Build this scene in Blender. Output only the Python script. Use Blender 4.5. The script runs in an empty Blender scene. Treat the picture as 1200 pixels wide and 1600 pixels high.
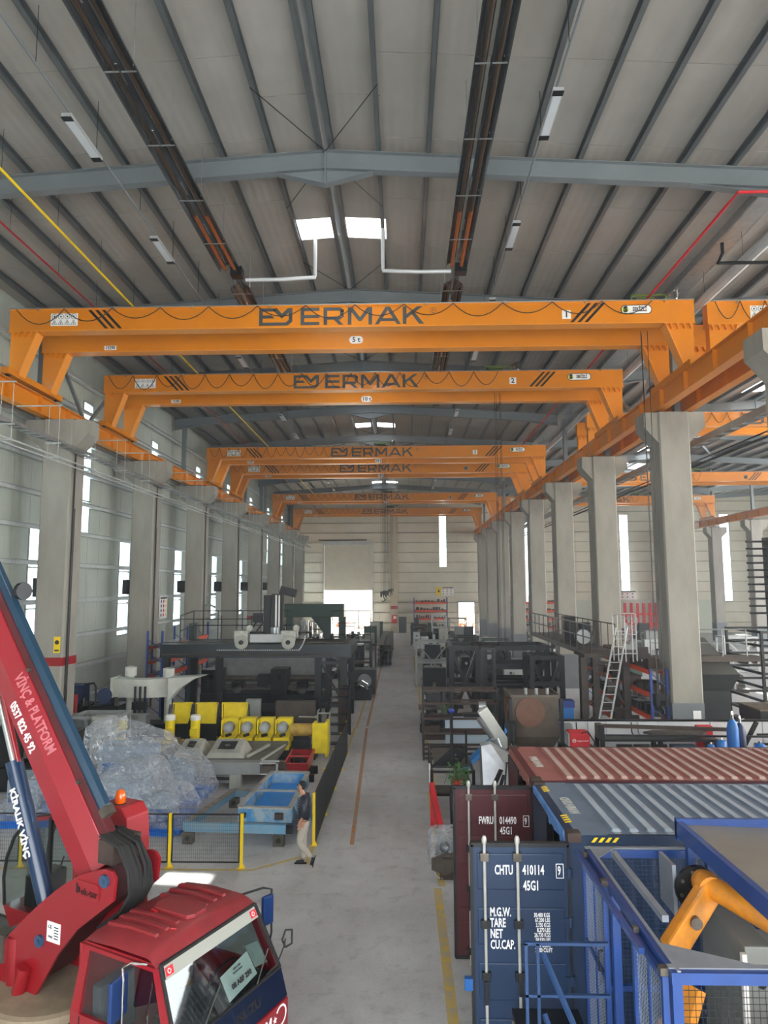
import bpy, bmesh, math, random
from mathutils import Vector, Matrix, Euler
random.seed(7)
SC = bpy.context.scene
COL = SC.collection
R = math.radians

# ------------------------------------------------------------------ camera
cd = bpy.data.cameras.new('camera'); cam = bpy.data.objects.new('camera', cd); COL.objects.link(cam)
cd.sensor_width = 36; cd.lens = 36 * 1060 / 1600; cd.clip_start = .05; cd.clip_end = 600
PITCH, YAW, ROLL = R(6.192), R(1.504), R(-.2)
cf = Vector((-math.sin(YAW) * math.cos(PITCH), math.cos(YAW) * math.cos(PITCH), math.sin(PITCH)))
cr = Vector((math.cos(YAW), math.sin(YAW), 0)); cu = cr.cross(cf)
mr = Matrix((cr, cu, -cf)).transposed().to_4x4() @ Matrix.Rotation(ROLL, 4, 'Z')
cam.matrix_world = Matrix.Translation((0, 0, 6.1)) @ mr
SC.camera = cam
# ------------------------------------------------------------------ light and exposure
SC.view_settings.view_transform = 'Standard'; SC.view_settings.look = 'None'
SC.view_settings.gamma = 1; SC.view_settings.use_curve_mapping = False
SC.view_settings.exposure = 1.15
SC.cycles.use_denoising = True
SC.cycles.max_bounces = 8; SC.cycles.diffuse_bounces = 5; SC.cycles.transparent_max_bounces = 24
SC.cycles.sample_clamp_indirect = 6
W = bpy.data.worlds.new('sky'); SC.world = W; W.use_nodes = True
nt = W.node_tree; bg = nt.nodes['Background']
sky = nt.nodes.new('ShaderNodeTexSky'); sky.sky_type = 'HOSEK_WILKIE'; sky.turbidity = 3.5; sky.ground_albedo = .5
sky.sun_direction = Vector((.12, .72, .68)).normalized()
mx = nt.nodes.new('ShaderNodeMixRGB'); mx.inputs[0].default_value = .62; mx.inputs[2].default_value = (1.0, 1.0, 1.0, 1)
nt.links.new(sky.outputs[0], mx.inputs[1]); nt.links.new(mx.outputs[0], bg.inputs[0]); bg.inputs[1].default_value = 5.0
def sun(d, e, ang, col):
    l = bpy.data.lights.new('sun', 'SUN'); l.energy = e; l.angle = ang; l.color = col
    o = bpy.data.objects.new('sun', l); COL.objects.link(o)
    o.rotation_euler = Vector(d).to_track_quat('-Z', 'Y').to_euler(); o.location = (5, 20, 40)
sun((-.082, -.64, -.764), 20, R(.6), (1, .93, .80))

# ------------------------------------------------------------------ materials
def lin(h):
    if isinstance(h, str):
        c = [int(h[i:i + 2], 16) / 255 for i in (0, 2, 4)]
        return tuple(x / 12.92 if x <= .04045 else ((x + .055) / 1.055) ** 2.4 for x in c) + (1,)
    return tuple(h) + (1,)
MATS = {}
def mat(name, c, rough=.6, metal=0, c2=None, scale=3, amt=.5, bump=0, bscale=30, stretch=(1, 1, 1), spec=.5, det=6, lo=.35, hi=.7, emit=None, alpha=1, trans=0, coat=0):
    if name in MATS: return MATS[name]
    m = bpy.data.materials.new(name); m.use_nodes = True; n = m.node_tree.nodes; L = m.node_tree.links
    p = n['Principled BSDF']; p.inputs['Base Color'].default_value = lin(c); p.inputs['Roughness'].default_value = rough
    p.inputs['Metallic'].default_value = metal; p.inputs['Specular IOR Level'].default_value = spec
    if coat: p.inputs['Coat Weight'].default_value = coat
    if alpha < 1: p.inputs['Alpha'].default_value = alpha
    if trans: p.inputs['Transmission Weight'].default_value = trans
    if emit: p.inputs['Emission Color'].default_value = lin(c); p.inputs['Emission Strength'].default_value = emit
    if c2 or bump:
        t = n.new('ShaderNodeTexCoord'); mp = n.new('ShaderNodeMapping'); mp.inputs['Scale'].default_value = stretch
        L.new(t.outputs['Object'], mp.inputs[0])
    if c2:
        z = n.new('ShaderNodeTexNoise'); z.inputs['Scale'].default_value = scale; z.inputs['Detail'].default_value = det
        z.inputs['Roughness'].default_value = .62; L.new(mp.outputs[0], z.inputs[0])
        r = n.new('ShaderNodeMapRange'); r.inputs[1].default_value = lo; r.inputs[2].default_value = hi; r.inputs[4].default_value = amt
        L.new(z.outputs[0], r.inputs[0]); x = n.new('ShaderNodeMixRGB'); x.inputs[1].default_value = lin(c); x.inputs[2].default_value = lin(c2)
        L.new(r.outputs[0], x.inputs[0]); L.new(x.outputs[0], p.inputs['Base Color'])
    if bump:
        z = n.new('ShaderNodeTexNoise'); z.inputs['Scale'].default_value = bscale; L.new(mp.outputs[0], z.inputs[0])
        b = n.new('ShaderNodeBump'); b.inputs['Strength'].default_value = bump; b.inputs['Distance'].default_value = .02
        L.new(z.outputs[0], b.inputs['Height']); L.new(b.outputs[0], p.inputs['Normal'])
    MATS[name] = m; return m
def glass(name, c, a, rough=.05):
    if name in MATS: return MATS[name]
    m = bpy.data.materials.new(name); m.use_nodes = True; n = m.node_tree.nodes; L = m.node_tree.links
    n.remove(n['Principled BSDF']); o = n['Material Output']
    t = n.new('ShaderNodeBsdfTransparent'); t.inputs[0].default_value = lin(c)
    g = n.new('ShaderNodeBsdfGlossy'); g.inputs['Roughness'].default_value = rough
    x = n.new('ShaderNodeMixShader'); x.inputs[0].default_value = a
    L.new(t.outputs[0], x.inputs[1]); L.new(g.outputs[0], x.inputs[2]); L.new(x.outputs[0], o.inputs[0])
    MATS[name] = m; return m
def ribbed(name, c, c2, axis, freq, strength=.35, rough=.5, joint=0, c3=None):
    """sheet metal with fine pressed ribs along one object axis (fine relief only)"""
    m = mat(name, c, rough, 0, c2, .35, .6, stretch=(1, 1, 1)); n = m.node_tree.nodes; L = m.node_tree.links
    t = n.new('ShaderNodeTexCoord'); w = n.new('ShaderNodeTexWave'); w.bands_direction = axis; w.inputs['Scale'].default_value = freq
    w.inputs['Distortion'].default_value = 0; L.new(t.outputs['Object'], w.inputs[0])
    b = n.new('ShaderNodeBump'); b.inputs['Strength'].default_value = strength; b.inputs['Distance'].default_value = .02
    L.new(w.outputs[1], b.inputs['Height']); L.new(b.outputs[0], n['Principled BSDF'].inputs['Normal']); return m

M = dict(
    conc=mat('concrete', '9c9990', .85, 0, '75726a', .8, .7, .15, 12, (1, 1, .35)),
    concbase=mat('concrete_grey_paint', '70767b', .6, 0, '5f6468', 2, .5),
    roof=ribbed('roof_sheet', 'a09e98', '86837b', 'X', 1.3, .25, .55),
    wall=ribbed('wall_sheet', 'b4bcb4', '9aa39b', 'Y', 1.6, .25, .5),
    endwall=ribbed('end_wall_sheet', 'e2dece', 'c9c3b0', 'X', 1.2, .2, .5),
    steel=mat('grey_painted_steel', '70777b', .45, 0, '5c6468', 1, .4),
    purlin=mat('galvanised_purlin', '676d70', .4, .35, '4b5052', 1.2, .5),
    galv=mat('galvanised', 'a5aaab', .35, .7, '7d8284', 4, .5),
    orange=mat('crane_orange', 'd98300', .42, 0, 'c67200', .5, .5, coat=.2),
    orange2=mat('crane_orange_flange', 'e89430', .35),
    logo=mat('logo_grey', '41474b', .5),
    black=mat('black', '17181a', .5),
    dsteel=mat('dark_steel', '13171b', .4, .35, '0a0d10', 2, .6),
    dsteel2=mat('dark_steel_worn', '2a2c2e', .42, .4, '141618', 2.5, .7),
    rsteel=mat('rusty_steel', '4a3a32', .75, .1, '2a2522', 2.5, .8, .2),
    rawsteel=mat('raw_steel', '6c655c', .42, .55, '3b3631', 2.2, .8),
    white=mat('white_paint', 'e6e6e2', .5, 0, 'c9c9c4', 2, .4),
    cream=mat('machine_cream', 'adaea3', .5, 0, '7f8078', 1.5, .7),
    grey=mat('machine_grey', '8d9190', .5, 0, '6a6c6a', 2, .6),
    lgrey=mat('light_grey', 'b9bdbd', .5, 0, '999d9d', 2, .5),
    yellow=mat('machine_yellow', 'f4dc10', .45, 0, 'b39a10', 3, .45),
    syellow=mat('safety_yellow', 'f2cf10', .45),
    red=mat('paint_red', '9c101a', .35, 0, '8e1018', 1.2, .5, coat=.3),
    blue=mat('paint_blue', '15599f', .4, 0, '0e3f78', 2, .5),
    sblue=mat('sky_blue_paint', '3f93cc', .5, 0, 'a3b4ba', 3.2, .9, lo=.4, hi=.58),
    bluepl=mat('pale_blue_paint', '6aa3c6', .5, 0, '9aa9ad', 3, .8),
    rackor=mat('rack_orange', 'e8502a', .5, 0, 'b83c20', 3, .4),
    rackbl=mat('rack_blue', '27438c', .5),
    rubber=mat('rubber', '1a1a1a', .8),
    yline=mat('floor_yellow', 'c9a94a', .8, 0, 'a39e90', 5, .8, lo=.4, hi=.6),
    oline=mat('floor_orange', 'b8742f', .8, 0, '9a9184', 5, .9, lo=.38, hi=.58),
    pwhite=mat('print_white', 'f0f0ee', .6),
    pblack=mat('print_black', '141414', .6),
    pred=mat('print_red', 'd0202c', .6),
    pyel=mat('print_yellow', 'f3d21a', .6),
    chrome=mat('chrome', 'd8dadb', .12, 1),
)
def floormat():
    m = bpy.data.materials.new('floor_concrete'); m.use_nodes = True; n = m.node_tree.nodes; L = m.node_tree.links; p = n['Principled BSDF']
    t = n.new('ShaderNodeTexCoord')
    def noise(s, d, st=(1, 1, 1)):
        mp = n.new('ShaderNodeMapping'); mp.inputs['Scale'].default_value = st; L.new(t.outputs['Object'], mp.inputs[0])
        z = n.new('ShaderNodeTexNoise'); z.inputs['Scale'].default_value = s; z.inputs['Detail'].default_value = d; z.inputs['Roughness'].default_value = .65
        L.new(mp.outputs[0], z.inputs[0]); return z
    def mix(f, a, b, lo, hi, am):
        r = n.new('ShaderNodeMapRange'); r.inputs[1].default_value = lo; r.inputs[2].default_value = hi; r.inputs[4].default_value = am
        L.new(f.outputs[0], r.inputs[0]); x = n.new('ShaderNodeMixRGB'); L.new(r.outputs[0], x.inputs[0])
        if isinstance(a, str): x.inputs[1].default_value = lin(a)
        else: L.new(a.outputs[0], x.inputs[1])
        x.inputs[2].default_value = lin(b); return x
    a = mix(noise(.35, 8), 'c3c4c6', 'a3a3a2', .35, .68, .9)
    a = mix(noise(3.0, 8), a, '8d8b88', .52, .75, .7)
    a = mix(noise(1.1, 10, (1, .35, 1)), a, 'cfd0d1', .55, .72, .5)
    a = mix(noise(22, 4), a, '6d6a64', .55, .75, .45)
    L.new(a.outputs[0], p.inputs['Base Color']); r = noise(.8, 5); q = n.new('ShaderNodeMapRange'); q.inputs[3].default_value = .32; q.inputs[4].default_value = .7
    L.new(r.outputs[0], q.inputs[0]); L.new(q.outputs[0], p.inputs['Roughness']); p.inputs['Specular IOR Level'].default_value = .4
    return m
M['floor'] = floormat()
M['sheetglass'] = glass('window_glass', 'e8f4f6', .08)
M['darkglass'] = glass('vehicle_glass', '566a68', .22, .03)
M['polycarb'] = glass('rooflight_sheet', 'f2f6fa', .05)
def frosted():
    m = bpy.data.materials.new('frosted_rooflight'); m.use_nodes = True; n = m.node_tree.nodes; L = m.node_tree.links; n.remove(n['Principled BSDF'])
    a = n.new('ShaderNodeBsdfTransparent'); b = n.new('ShaderNodeBsdfTranslucent'); b.inputs[0].default_value = lin('f2f6fa'); x = n.new('ShaderNodeMixShader'); x.inputs[0].default_value = .85
    L.new(a.outputs[0], x.inputs[1]); L.new(b.outputs[0], x.inputs[2]); L.new(x.outputs[0], n['Material Output'].inputs[0]); a.inputs[0].default_value = (.5, .5, .5, 1); return m
M['frosted'] = frosted()

# ------------------------------------------------------------------ mesh builder
class MB:
    def __init__(s): s.v = []; s.f = []; s.mi = []; s.cur = 0; s.T = None; s.sm = False
    def add(s, vs, fs):
        b = len(s.v)
        if s.T is not None: vs = [s.T @ Vector(q) for q in vs]
        s.v += [tuple(q) for q in vs]; s.f += [tuple(b + i for i in q) for q in fs]; s.mi += [s.cur] * len(fs); return s
    def box(s, x0, x1, y0, y1, z0, z1):
        return s.add([(x, y, z) for x in (x0, x1) for y in (y0, y1) for z in (z0, z1)],
                     [(0, 1, 3, 2), (4, 6, 7, 5), (0, 4, 5, 1), (2, 3, 7, 6), (0, 2, 6, 4), (1, 5, 7, 3)])
    def cb(s, c, d, rz=0, rx=0, ry=0):
        m = Matrix.Translation(c) @ Euler((rx, ry, rz)).to_matrix().to_4x4(); h = [q / 2 for q in d]
        return s.add([m @ Vector((x * h[0], y * h[1], z * h[2])) for x in (-1, 1) for y in (-1, 1) for z in (-1, 1)],
                     [(0, 1, 3, 2), (4, 6, 7, 5), (0, 4, 5, 1), (2, 3, 7, 6), (0, 2, 6, 4), (1, 5, 7, 3)])
    def frame(s, p0, p1, up=(0, 0, 1)):
        p0 = Vector(p0); p1 = Vector(p1); d = (p1 - p0).normalized(); u = Vector(up)
        if abs(d.dot(u)) > .98: u = Vector((0, 1, 0))
        a = d.cross(u).normalized(); return p0, p1, a, a.cross(d)
    def bar(s, p0, p1, w, h=None, up=(0, 0, 1)):
        h = h or w; p0, p1, a, b = s.frame(p0, p1, up); vs = []
        for p in (p0, p1):
            for i, j in ((-1, -1), (1, -1), (1, 1), (-1, 1)): vs.append(p + a * i * w / 2 + b * j * h / 2)
        return s.add(vs, [(0, 1, 2, 3), (7, 6, 5, 4), (0, 4, 5, 1), (1, 5, 6, 2), (2, 6, 7, 3), (3, 7, 4, 0)])
    def ibeam(s, p0, p1, h, w, tf=.02, tw=.014, up=(0, 0, 1)):
        p0, p1, a, b = s.frame(p0, p1, up)
        for q in (h / 2 - tf / 2, -h / 2 + tf / 2): s.bar(p0 + b * q, p1 + b * q, w, tf, up)
        return s.bar(p0, p1, tw, h - 2 * tf, up)
    def cee(s, p0, p1, h, w, t=.012, up=(0, 0, 1), flip=1):
        p0, p1, a, b = s.frame(p0, p1, up)
        for q in (h / 2 - t / 2, -h / 2 + t / 2): s.bar(p0 + b * q + a * flip * w / 2, p1 + b * q + a * flip * w / 2, w, t, up)
        return s.bar(p0, p1, t, h, up)
    def tube(s, p0, p1, r, n=10, r2=None, cap=True):
        r2 = r if r2 is None else r2; p0, p1, a, b = s.frame(p0, p1); vs = []
        for p, q in ((p0, r), (p1, r2)):
            for i in range(n):
                t = 2 * math.pi * i / n; vs.append(p + a * math.cos(t) * q + b * math.sin(t) * q)
        fs = [(i, (i + 1) % n, n + (i + 1) % n, n + i) for i in range(n)]
        if cap: fs += [tuple(range(n - 1, -1, -1)), tuple(range(n, 2 * n))]
        return s.add(vs, fs)
    def path(s, pts, r, n=8):
        pts = [Vector(p) for p in pts]; rings = []; a = None
        for i, p in enumerate(pts):
            d = (pts[min(i + 1, len(pts) - 1)] - pts[max(i - 1, 0)]).normalized()
            if a is None:
                u = Vector((0, 0, 1)) if abs(d.z) < .9 else Vector((0, 1, 0)); a = d.cross(u).normalized()
            else: a = (a - d * a.dot(d)).normalized()
            b = a.cross(d); rings.append([p + a * math.cos(2 * math.pi * k / n) * r + b * math.sin(2 * math.pi * k / n) * r for k in range(n)])
        vs = [q for g in rings for q in g]; fs = []
        for i in range(len(pts) - 1):
            for k in range(n): fs.append((i * n + k, i * n + (k + 1) % n, (i + 1) * n + (k + 1) % n, (i + 1) * n + k))
        fs += [tuple(range(n - 1, -1, -1)), tuple(range((len(pts) - 1) * n, len(pts) * n))]
        return s.add(vs, fs)
    def prism(s, poly, t0, t1, ax='y'):
        """poly: 2-D outline; extruded along ax from t0 to t1. x: (y,z) y: (x,z) z: (x,y)"""
        n = len(poly)
        def P(q, t): return (t, q[0], q[1]) if ax == 'x' else (q[0], t, q[1]) if ax == 'y' else (q[0], q[1], t)
        vs = [P(q, t0) for q in poly] + [P(q, t1) for q in poly]
        return s.add(vs, [tuple(range(n)), tuple(range(2 * n - 1, n - 1, -1))] + [(i, n + i, n + (i + 1) % n, (i + 1) % n) for i in range(n)])
    def lathe(s, prof, c=(0, 0, 0), n=16, ax='z'):
        vs = []; c = Vector(c)
        for r, h in prof:
            for i in range(n):
                t = 2 * math.pi * i / n; x, y = r * math.cos(t), r * math.sin(t)
                vs.append(c + Vector((x, y, h) if ax == 'z' else (h, x, y) if ax == 'x' else (x, h, y)))
        fs = [(i * n + k, i * n + (k + 1) % n, (i + 1) * n + (k + 1) % n, (i + 1) * n + k) for i in range(len(prof) - 1) for k in range(n)]
        fs += [tuple(range(n - 1, -1, -1)), tuple(range((len(prof) - 1) * n, len(prof) * n))]
        return s.add(vs, fs)
    def quad(s, a, b, c, d, t=0):
        if not t: return s.add([a, b, c, d], [(0, 1, 2, 3)])
        n = (Vector(b) - Vector(a)).cross(Vector(d) - Vector(a)).normalized() * t
        q = [Vector(p) for p in (a, b, c, d)]; return s.add(q + [p + n for p in q], [(3, 2, 1, 0), (4, 5, 6, 7), (0, 1, 5, 4), (1, 2, 6, 5), (2, 3, 7, 6), (3, 0, 4, 7)])
    def obj(s, name, m, parent=None, org=None, smooth=False, bevel=0, label=None, fix=True):
        me = bpy.data.meshes.new(name); vs = s.v
        if org is not None: vs = [(a - org[0], b - org[1], c - org[2]) for a, b, c in vs]
        me.from_pydata(vs, [], s.f); ms = m if isinstance(m, (list, tuple)) else [m]
        for q in ms: me.materials.append(M[q] if isinstance(q, str) else q)
        if len(ms) > 1: me.polygons.foreach_set('material_index', s.mi)
        if fix:
            bm = bmesh.new(); bm.from_mesh(me); bmesh.ops.recalc_face_normals(bm, faces=bm.faces)
            if bevel: bmesh.ops.bevel(bm, geom=[e for e in bm.edges if len(e.link_faces) == 2 and e.calc_face_angle(0) > .6], offset=bevel, segments=2, affect='EDGES', profile=.6)
            bm.to_mesh(me); bm.free()
        if smooth:
            me.polygons.foreach_set('use_smooth', [True] * len(me.polygons))
            try: me.set_sharp_from_angle(angle=R(38))
            except Exception: pass
        me.update(); o = bpy.data.objects.new(name, me); COL.objects.link(o)
        if parent: o.parent = parent
        elif org is not None: o.location = org
        if label: o['label'] = label
        return o
def thing(name, loc, label, cat, group=None, rz=0):
    o = bpy.data.objects.new(name, None); COL.objects.link(o); o.location = loc; o.rotation_euler = (0, 0, rz); o.empty_display_size = .2
    o['label'] = label; o['category'] = cat
    if group: o['group'] = group
    return o
def tag(o, label, cat, group=None):
    o['label'] = label; o['category'] = cat
    if group: o['group'] = group
    return o
def struct(o): o['kind'] = 'structure'; return o
def copy_tree(o, parent=None, loc=None, rz=None):
    c = o.copy(); COL.objects.link(c); c.parent = parent
    if loc is not None: c.location = loc
    if rz is not None: c.rotation_euler = (0, 0, rz)
    for ch in KIDS(o): copy_tree(ch, c)
    return c
def KIDS(o): return list(o.children)

_text = {}
def text(s, size, m, parent, loc, rot=(R(90), 0, 0), sx=1, bold=0, name='lettering', align='CENTER', thick=.004, shear=0, sp=1):
    """flat printed lettering turned into a thin mesh; default reads from -Y"""
    k = (s, size, sx, bold, align, thick, shear, sp)
    if k not in _text:
        c = bpy.data.curves.new('lettering', 'FONT'); c.body = s; c.size = size; c.align_x = align; c.align_y = 'CENTER'; c.offset = bold; c.extrude = thick / 2
        c.resolution_u = 2; c.shear = shear; c.space_character = sp
        o = bpy.data.objects.new('tmp', c); COL.objects.link(o); bpy.context.view_layer.update()
        me = bpy.data.meshes.new_from_object(o.evaluated_get(bpy.context.evaluated_depsgraph_get())); me.transform(Matrix.Scale(sx, 4, (1, 0, 0)))
        bpy.data.objects.remove(o); me.materials.clear(); _text[k] = me
    me = _text[k]
    if me.users and not (me.materials and me.materials[0] == M[m]): me = me.copy(); me.materials.clear()
    if not me.materials: me.materials.append(M[m])
    o = bpy.data.objects.new(name, me); COL.objects.link(o); o.parent = parent; o.location = loc; o.rotation_euler = rot; return o
# ================================================================== THE HALL (setting)
XL, XR, X3, RID, RID2 = -14.6, 9.9, 34.3, -1.95, 22.1
ZR, SL = 17.5, .065          # underside of purlins at the ridge, roof slope
YB, YE = -6.0, 89.0
ROOFLIGHT = [2.6, 11.55, 21.0, 30.1, 39.2, 48.3, 57.4, 66.5, 75.6]
def roofz(x, r=RID): return ZR - SL * abs(x - r)
fl = MB().box(-16, 50, YB - 2, YE + .2, -.3, 0).obj('floor', 'floor'); struct(fl)
og = MB().box(-40, 70, YE + .21, 150, -.3, -.02).obj('ground', mat('outside_ground', 'cfcac0', .9, 0, 'b0a898', .4, .6)); struct(og)
# floor paint
MB().box(.60, .76, 5, 14.5, .001, .004).box(.70, .85, 14.6, 21, .001, .004).box(.86, 1.0, 21.2, 60, .001, .004).obj('lane_line', 'yline', fl)
MB().quad((-2.2, 15.7, .003), (-2.1, 15.6, .003), (-2.02, 30, .003), (-2.14, 30, .003)).box(-2.06, -1.96, 30, 60, .001, .003).obj('lane_line', 'yline', fl)
MB().box(-9.5, -3.3, 15.28, 15.36, .001, .003).quad((-3.3, 15.25, .003), (-3.3, 15.36, .003), (-2.1, 16.3, .003), (-2.1, 16.15, .003)).obj('lane_line', 'yline', fl)
MB().quad((-1.28, 16.8, .003), (-1.18, 16.8, .003), (-1.5, 30, .003), (-1.62, 30, .003)).quad((-1.62, 30.4, .003), (-1.5, 30.4, .003), (-1.6, 60, .003), (-1.72, 60, .003)).obj('centre_line', 'oline', fl)

# ---- ceiling: roof sheets between the purlins, purlins, ridge purlins
ceil = MB().box(RID - .2, RID + .2, YB, YE, ZR + .44, ZR + .5).obj('ceiling', 'purlin'); struct(ceil)
ROOF_SEAL = MB()
def sheet(x0, x1, y0, y1, r, name='roof_panel', m='roof', g=.012, dz=.25):
    z0, z1 = roofz(x0, r) + dz, roofz(x1, r) + dz
    MB().quad((x0, y0 + g, z0), (x1, y0 + g, z1), (x1, y1 - g, z1), (x0, y1 - g, z0), .07).obj(name, m, ceil)
    if m == 'roof': ROOF_SEAL.quad((x0 - .02, y0, z0 + .075), (x1 + .02, y0, z1 + .075), (x1 + .02, y1, z1 + .075), (x0 - .02, y1, z0 + .075), .03)
ys = [YB + 2.8 * i for i in range(34)] + [YE]
for y0, y1 in zip(ys, ys[1:]):
    for r, a, b in ((RID, XL, RID - 1.5), (RID, RID + 1.5, 10.0), (RID2, 10.4, RID2 - 1.5), (RID2, RID2 + 1.5, X3 - .1)):
        sheet(a, b, y0, y1, r)
MB().box(XL - .3, 50, YB, YE, ZR + .62, ZR + .72).obj('roof_light_seal', 'roof', ceil) if False else None
for r in (RID, RID2):
    e = [YB]
    for c in ROOFLIGHT: e += [c - .62, c + .62] if r == RID else [c - 1.5, c + 1.5]
    e.append(YE)
    for i in range(len(e) - 1):
        for s in (-1, 1):
            a, b = sorted((r + s * .1, r + s * 1.5))
            if i % 2 and e[i] > 29 and e[i] < 30 and s < 0:
                sheet(a, b, e[i], e[i] + .45, r, 'rooflight_sheet', 'polycarb', .02); sheet(a, b, e[i] + .45, e[i + 1], r, 'rooflight_sheet', 'frosted', .02)
            elif i % 2: sheet(a, b, e[i], e[i + 1], r, 'rooflight_sheet', ('polycarb' if e[i] > 29 and e[i] < 30 and s < 0 else 'frosted'), .02)
            else:
                n = max(1, round((e[i + 1] - e[i]) / 3))
                for k in range(n): sheet(a, b, e[i] + (e[i + 1] - e[i]) * k / n, e[i] + (e[i + 1] - e[i]) * (k + 1) / n, r)
# third bay roof, far right
for k in range(6): MB().quad((X3 + .3, 30 + 10 * k, 16.9), (50, 30 + 10 * k, 17.9), (50, 39.98 + 10 * k - (1 if k == 5 else 0), 17.9), (X3 + .3, 39.98 + 10 * k - (1 if k == 5 else 0), 16.9), .08).obj('roof_panel', 'roof', ceil)
pm = {}
for r, lo, hi in ((RID, XL + .3, 9.6), (RID2, 10.7, X3 - .4)):
    for s in (-1, 1):
        MB().cee((r + s * .1, YB, roofz(r) + .12), (r + s * .1, YE - .05, roofz(r) + .12), .24, .12, flip=s).obj('ridge_purlin', 'purlin', ceil) if False else \
            MB().cee((r + s * .1, YB, ZR + .12), (r + s * .1, YE - .05, ZR + .12), .24, .12, flip=s).obj('ridge_purlin', 'purlin', ceil)
        k = 0
        while True:
            x = r + s * (1.45 + 1.31 * k); k += 1
            if x < lo or x > hi: break
            z = roofz(x, r) + .115
            MB().cee((x, YB, z), (x, YE - .05, z), .23, .11, flip=-s).obj('purlin', 'purlin', ceil)
for k in range(8): MB().cee((X3 + 1 + 1.5 * k, 30, 17.0 + .095 * k), (X3 + 1 + 1.5 * k, YE - .1, 17.0 + .095 * k), .2, .08).obj('purlin', 'purlin', ceil)
ROOF_SEAL.obj('roof_light_seal', 'roof', ceil)  # backing added above the panel joints to stop light leaks
# valley gutters
for x in (10.2, X3 + .1):
    MB().box(x - .32, x + .32, YB, YE - .05, roofz(9.9) + .0, roofz(9.9) + .05).box(x - .34, x - .30, YB, YE - .05, roofz(9.9), roofz(9.9) + .4).box(x + .30, x + .34, YB, YE - .05, roofz(9.9), roofz(9.9) + .4).obj('valley_gutter', 'galv', ceil)
# rafters
YR = [8.35 + 8.4 * k for k in range(-1, 10)]
def rafter(y, r, x0, x1):
    b = MB(); h = .52
    for a in (x0, x1):
        za, zr = roofz(a, r) - h / 2, ZR - h / 2
        b.ibeam((a, y, za), (r, y, zr), h, .24, .022, .012)
        s = 1 if a < r else -1           # haunch at the eave
        b.prism([(a, za - .25), (a + s * 2.2, roofz(a + s * 2.2, r) - h), (a, za - .95)] if 0 else [(a, za - .2), (a + s * 2.3, roofz(a + s * 2.3, r) - h + .01), (a, za - .45)], y - .008, y + .008)
        b.bar((a, y, za - .45), (a + s * 2.3, y, roofz(a + s * 2.3, r) - h), .22, .02, (0, 0, 1))
        # apex haunch
        b.bar((r, y, ZR - h - .42), (r + s * -1.25, y, roofz(r + 1.25) - h - .02), .22, .02, (0, 0, 1))
        b.prism([(r, ZR - h), (r, ZR - h - .41), (r - s * 1.25, roofz(r + 1.25) - h)], y - .007, y + .007)
    b.box(r - .02, r + .02, y - .12, y + .12, ZR - h - .42, ZR)
    return b.obj('rafter', 'steel', ceil)
for i, y in enumerate(YR):
    if y < YE:
        rafter(y, RID, -14.4, 9.8)
        if i > 1: rafter(y, RID2, 10.3, X3 - .2)
        if i > 4: MB().ibeam((X3 + .2, y, 16.6), (49.5, y, 17.6), .5, .24).obj('rafter', 'steel', ceil)
# wind bracing rods under the ridge bays
for y in YR[1:-1]:
    b = MB()
    for s in (-1, 1):
        b.tube((RID, y + .1, ZR - .05), (RID + s * 1.45, y + 2.5, ZR - .1), .012, 5); b.tube((RID, y + 8.3, ZR - .05), (RID + s * 1.45, y + 5.9, ZR - .1), .012, 5)
    b.obj('brace_rod', 'dsteel2', ceil)
for y in (YR[3], YR[6]):
    b = MB()
    for i in range(9):
        x0 = -14.2 + 2.65 * i
        b.tube((x0, y + .2, roofz(x0) - .3), (x0 + 2.65, y + 3.6, roofz(x0 + 2.65) - .3), .04, 6); b.tube((x0 + 2.65, y + .2, roofz(x0 + 2.65) - .3), (x0, y + 3.6, roofz(x0) - .3), .04, 6)
    b.tube((-14.2, y + 3.7, roofz(-14.2) - .3), (-1.95, y + 3.7, ZR - .3), .045, 6).tube((9.7, y + 3.7, roofz(9.7) - .3), (-1.95, y + 3.7, ZR - .3), .045, 6)
    b.obj('wind_bracing', 'steel', ceil)

# ---- left wall
GZ = [1.2, 2.6, 3.95, 5.5, 7.05, 8.45, 9.8, 11.2, 12.6, 14.0, 15.3]
YCL = [24.6 + 8.55 * k for k in range(-3, 8)]
YCR = [24.4] + [24.6 + 8.4 * k for k in range(1, 8)]
BACK = MB(); wl = MB().box(XL - .1, XL + .03, YB, YE, 0, .35).obj('wall_left', 'concbase'); struct(wl)
def wpan(y0, y1, z0, z1, x=XL, par=wl, t=.09):
    n = max(1, round((y1 - y0) / 1.1))
    for k in range(n):
        a, b = y0 + (y1 - y0) * k / n, y0 + (y1 - y0) * (k + 1) / n
        MB().box(x - t, x, a + .008, b - .008, z0, z1).obj('wall_panel', 'wall', par); BACK.box(x - t - .02, x - t + .002, a, b, z0, z1)
def pane(y0, y1, z0, z1, n, x=XL, name='window'):
    f = MB()
    f.box(x - .08, x + .03, y0, y0 + .06, z0, z1).box(x - .08, x + .03, y1 - .06, y1, z0, z1)
    for k in range(n + 1):
        z = z0 + (z1 - z0) * k / n; f.box(x - .08, x + .03, y0 + .06, y1 - .06, z - .03, z + .03)
    f.obj('window_frame', 'galv', wl)
    for k in range(n):
        a = z0 + (z1 - z0) * k / n; b = z0 + (z1 - z0) * (k + 1) / n
        MB().box(x - .04, x - .03, y0 + .06, y1 - .06, a + .03, b - .03).obj('pane', 'sheetglass', wl)
ZT = 17.1; MB().box(XL - .13, XL - .095, YB, YE, ZT - .3, ZT).obj('eave_flashing', 'galv', wl)
y = YB
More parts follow.
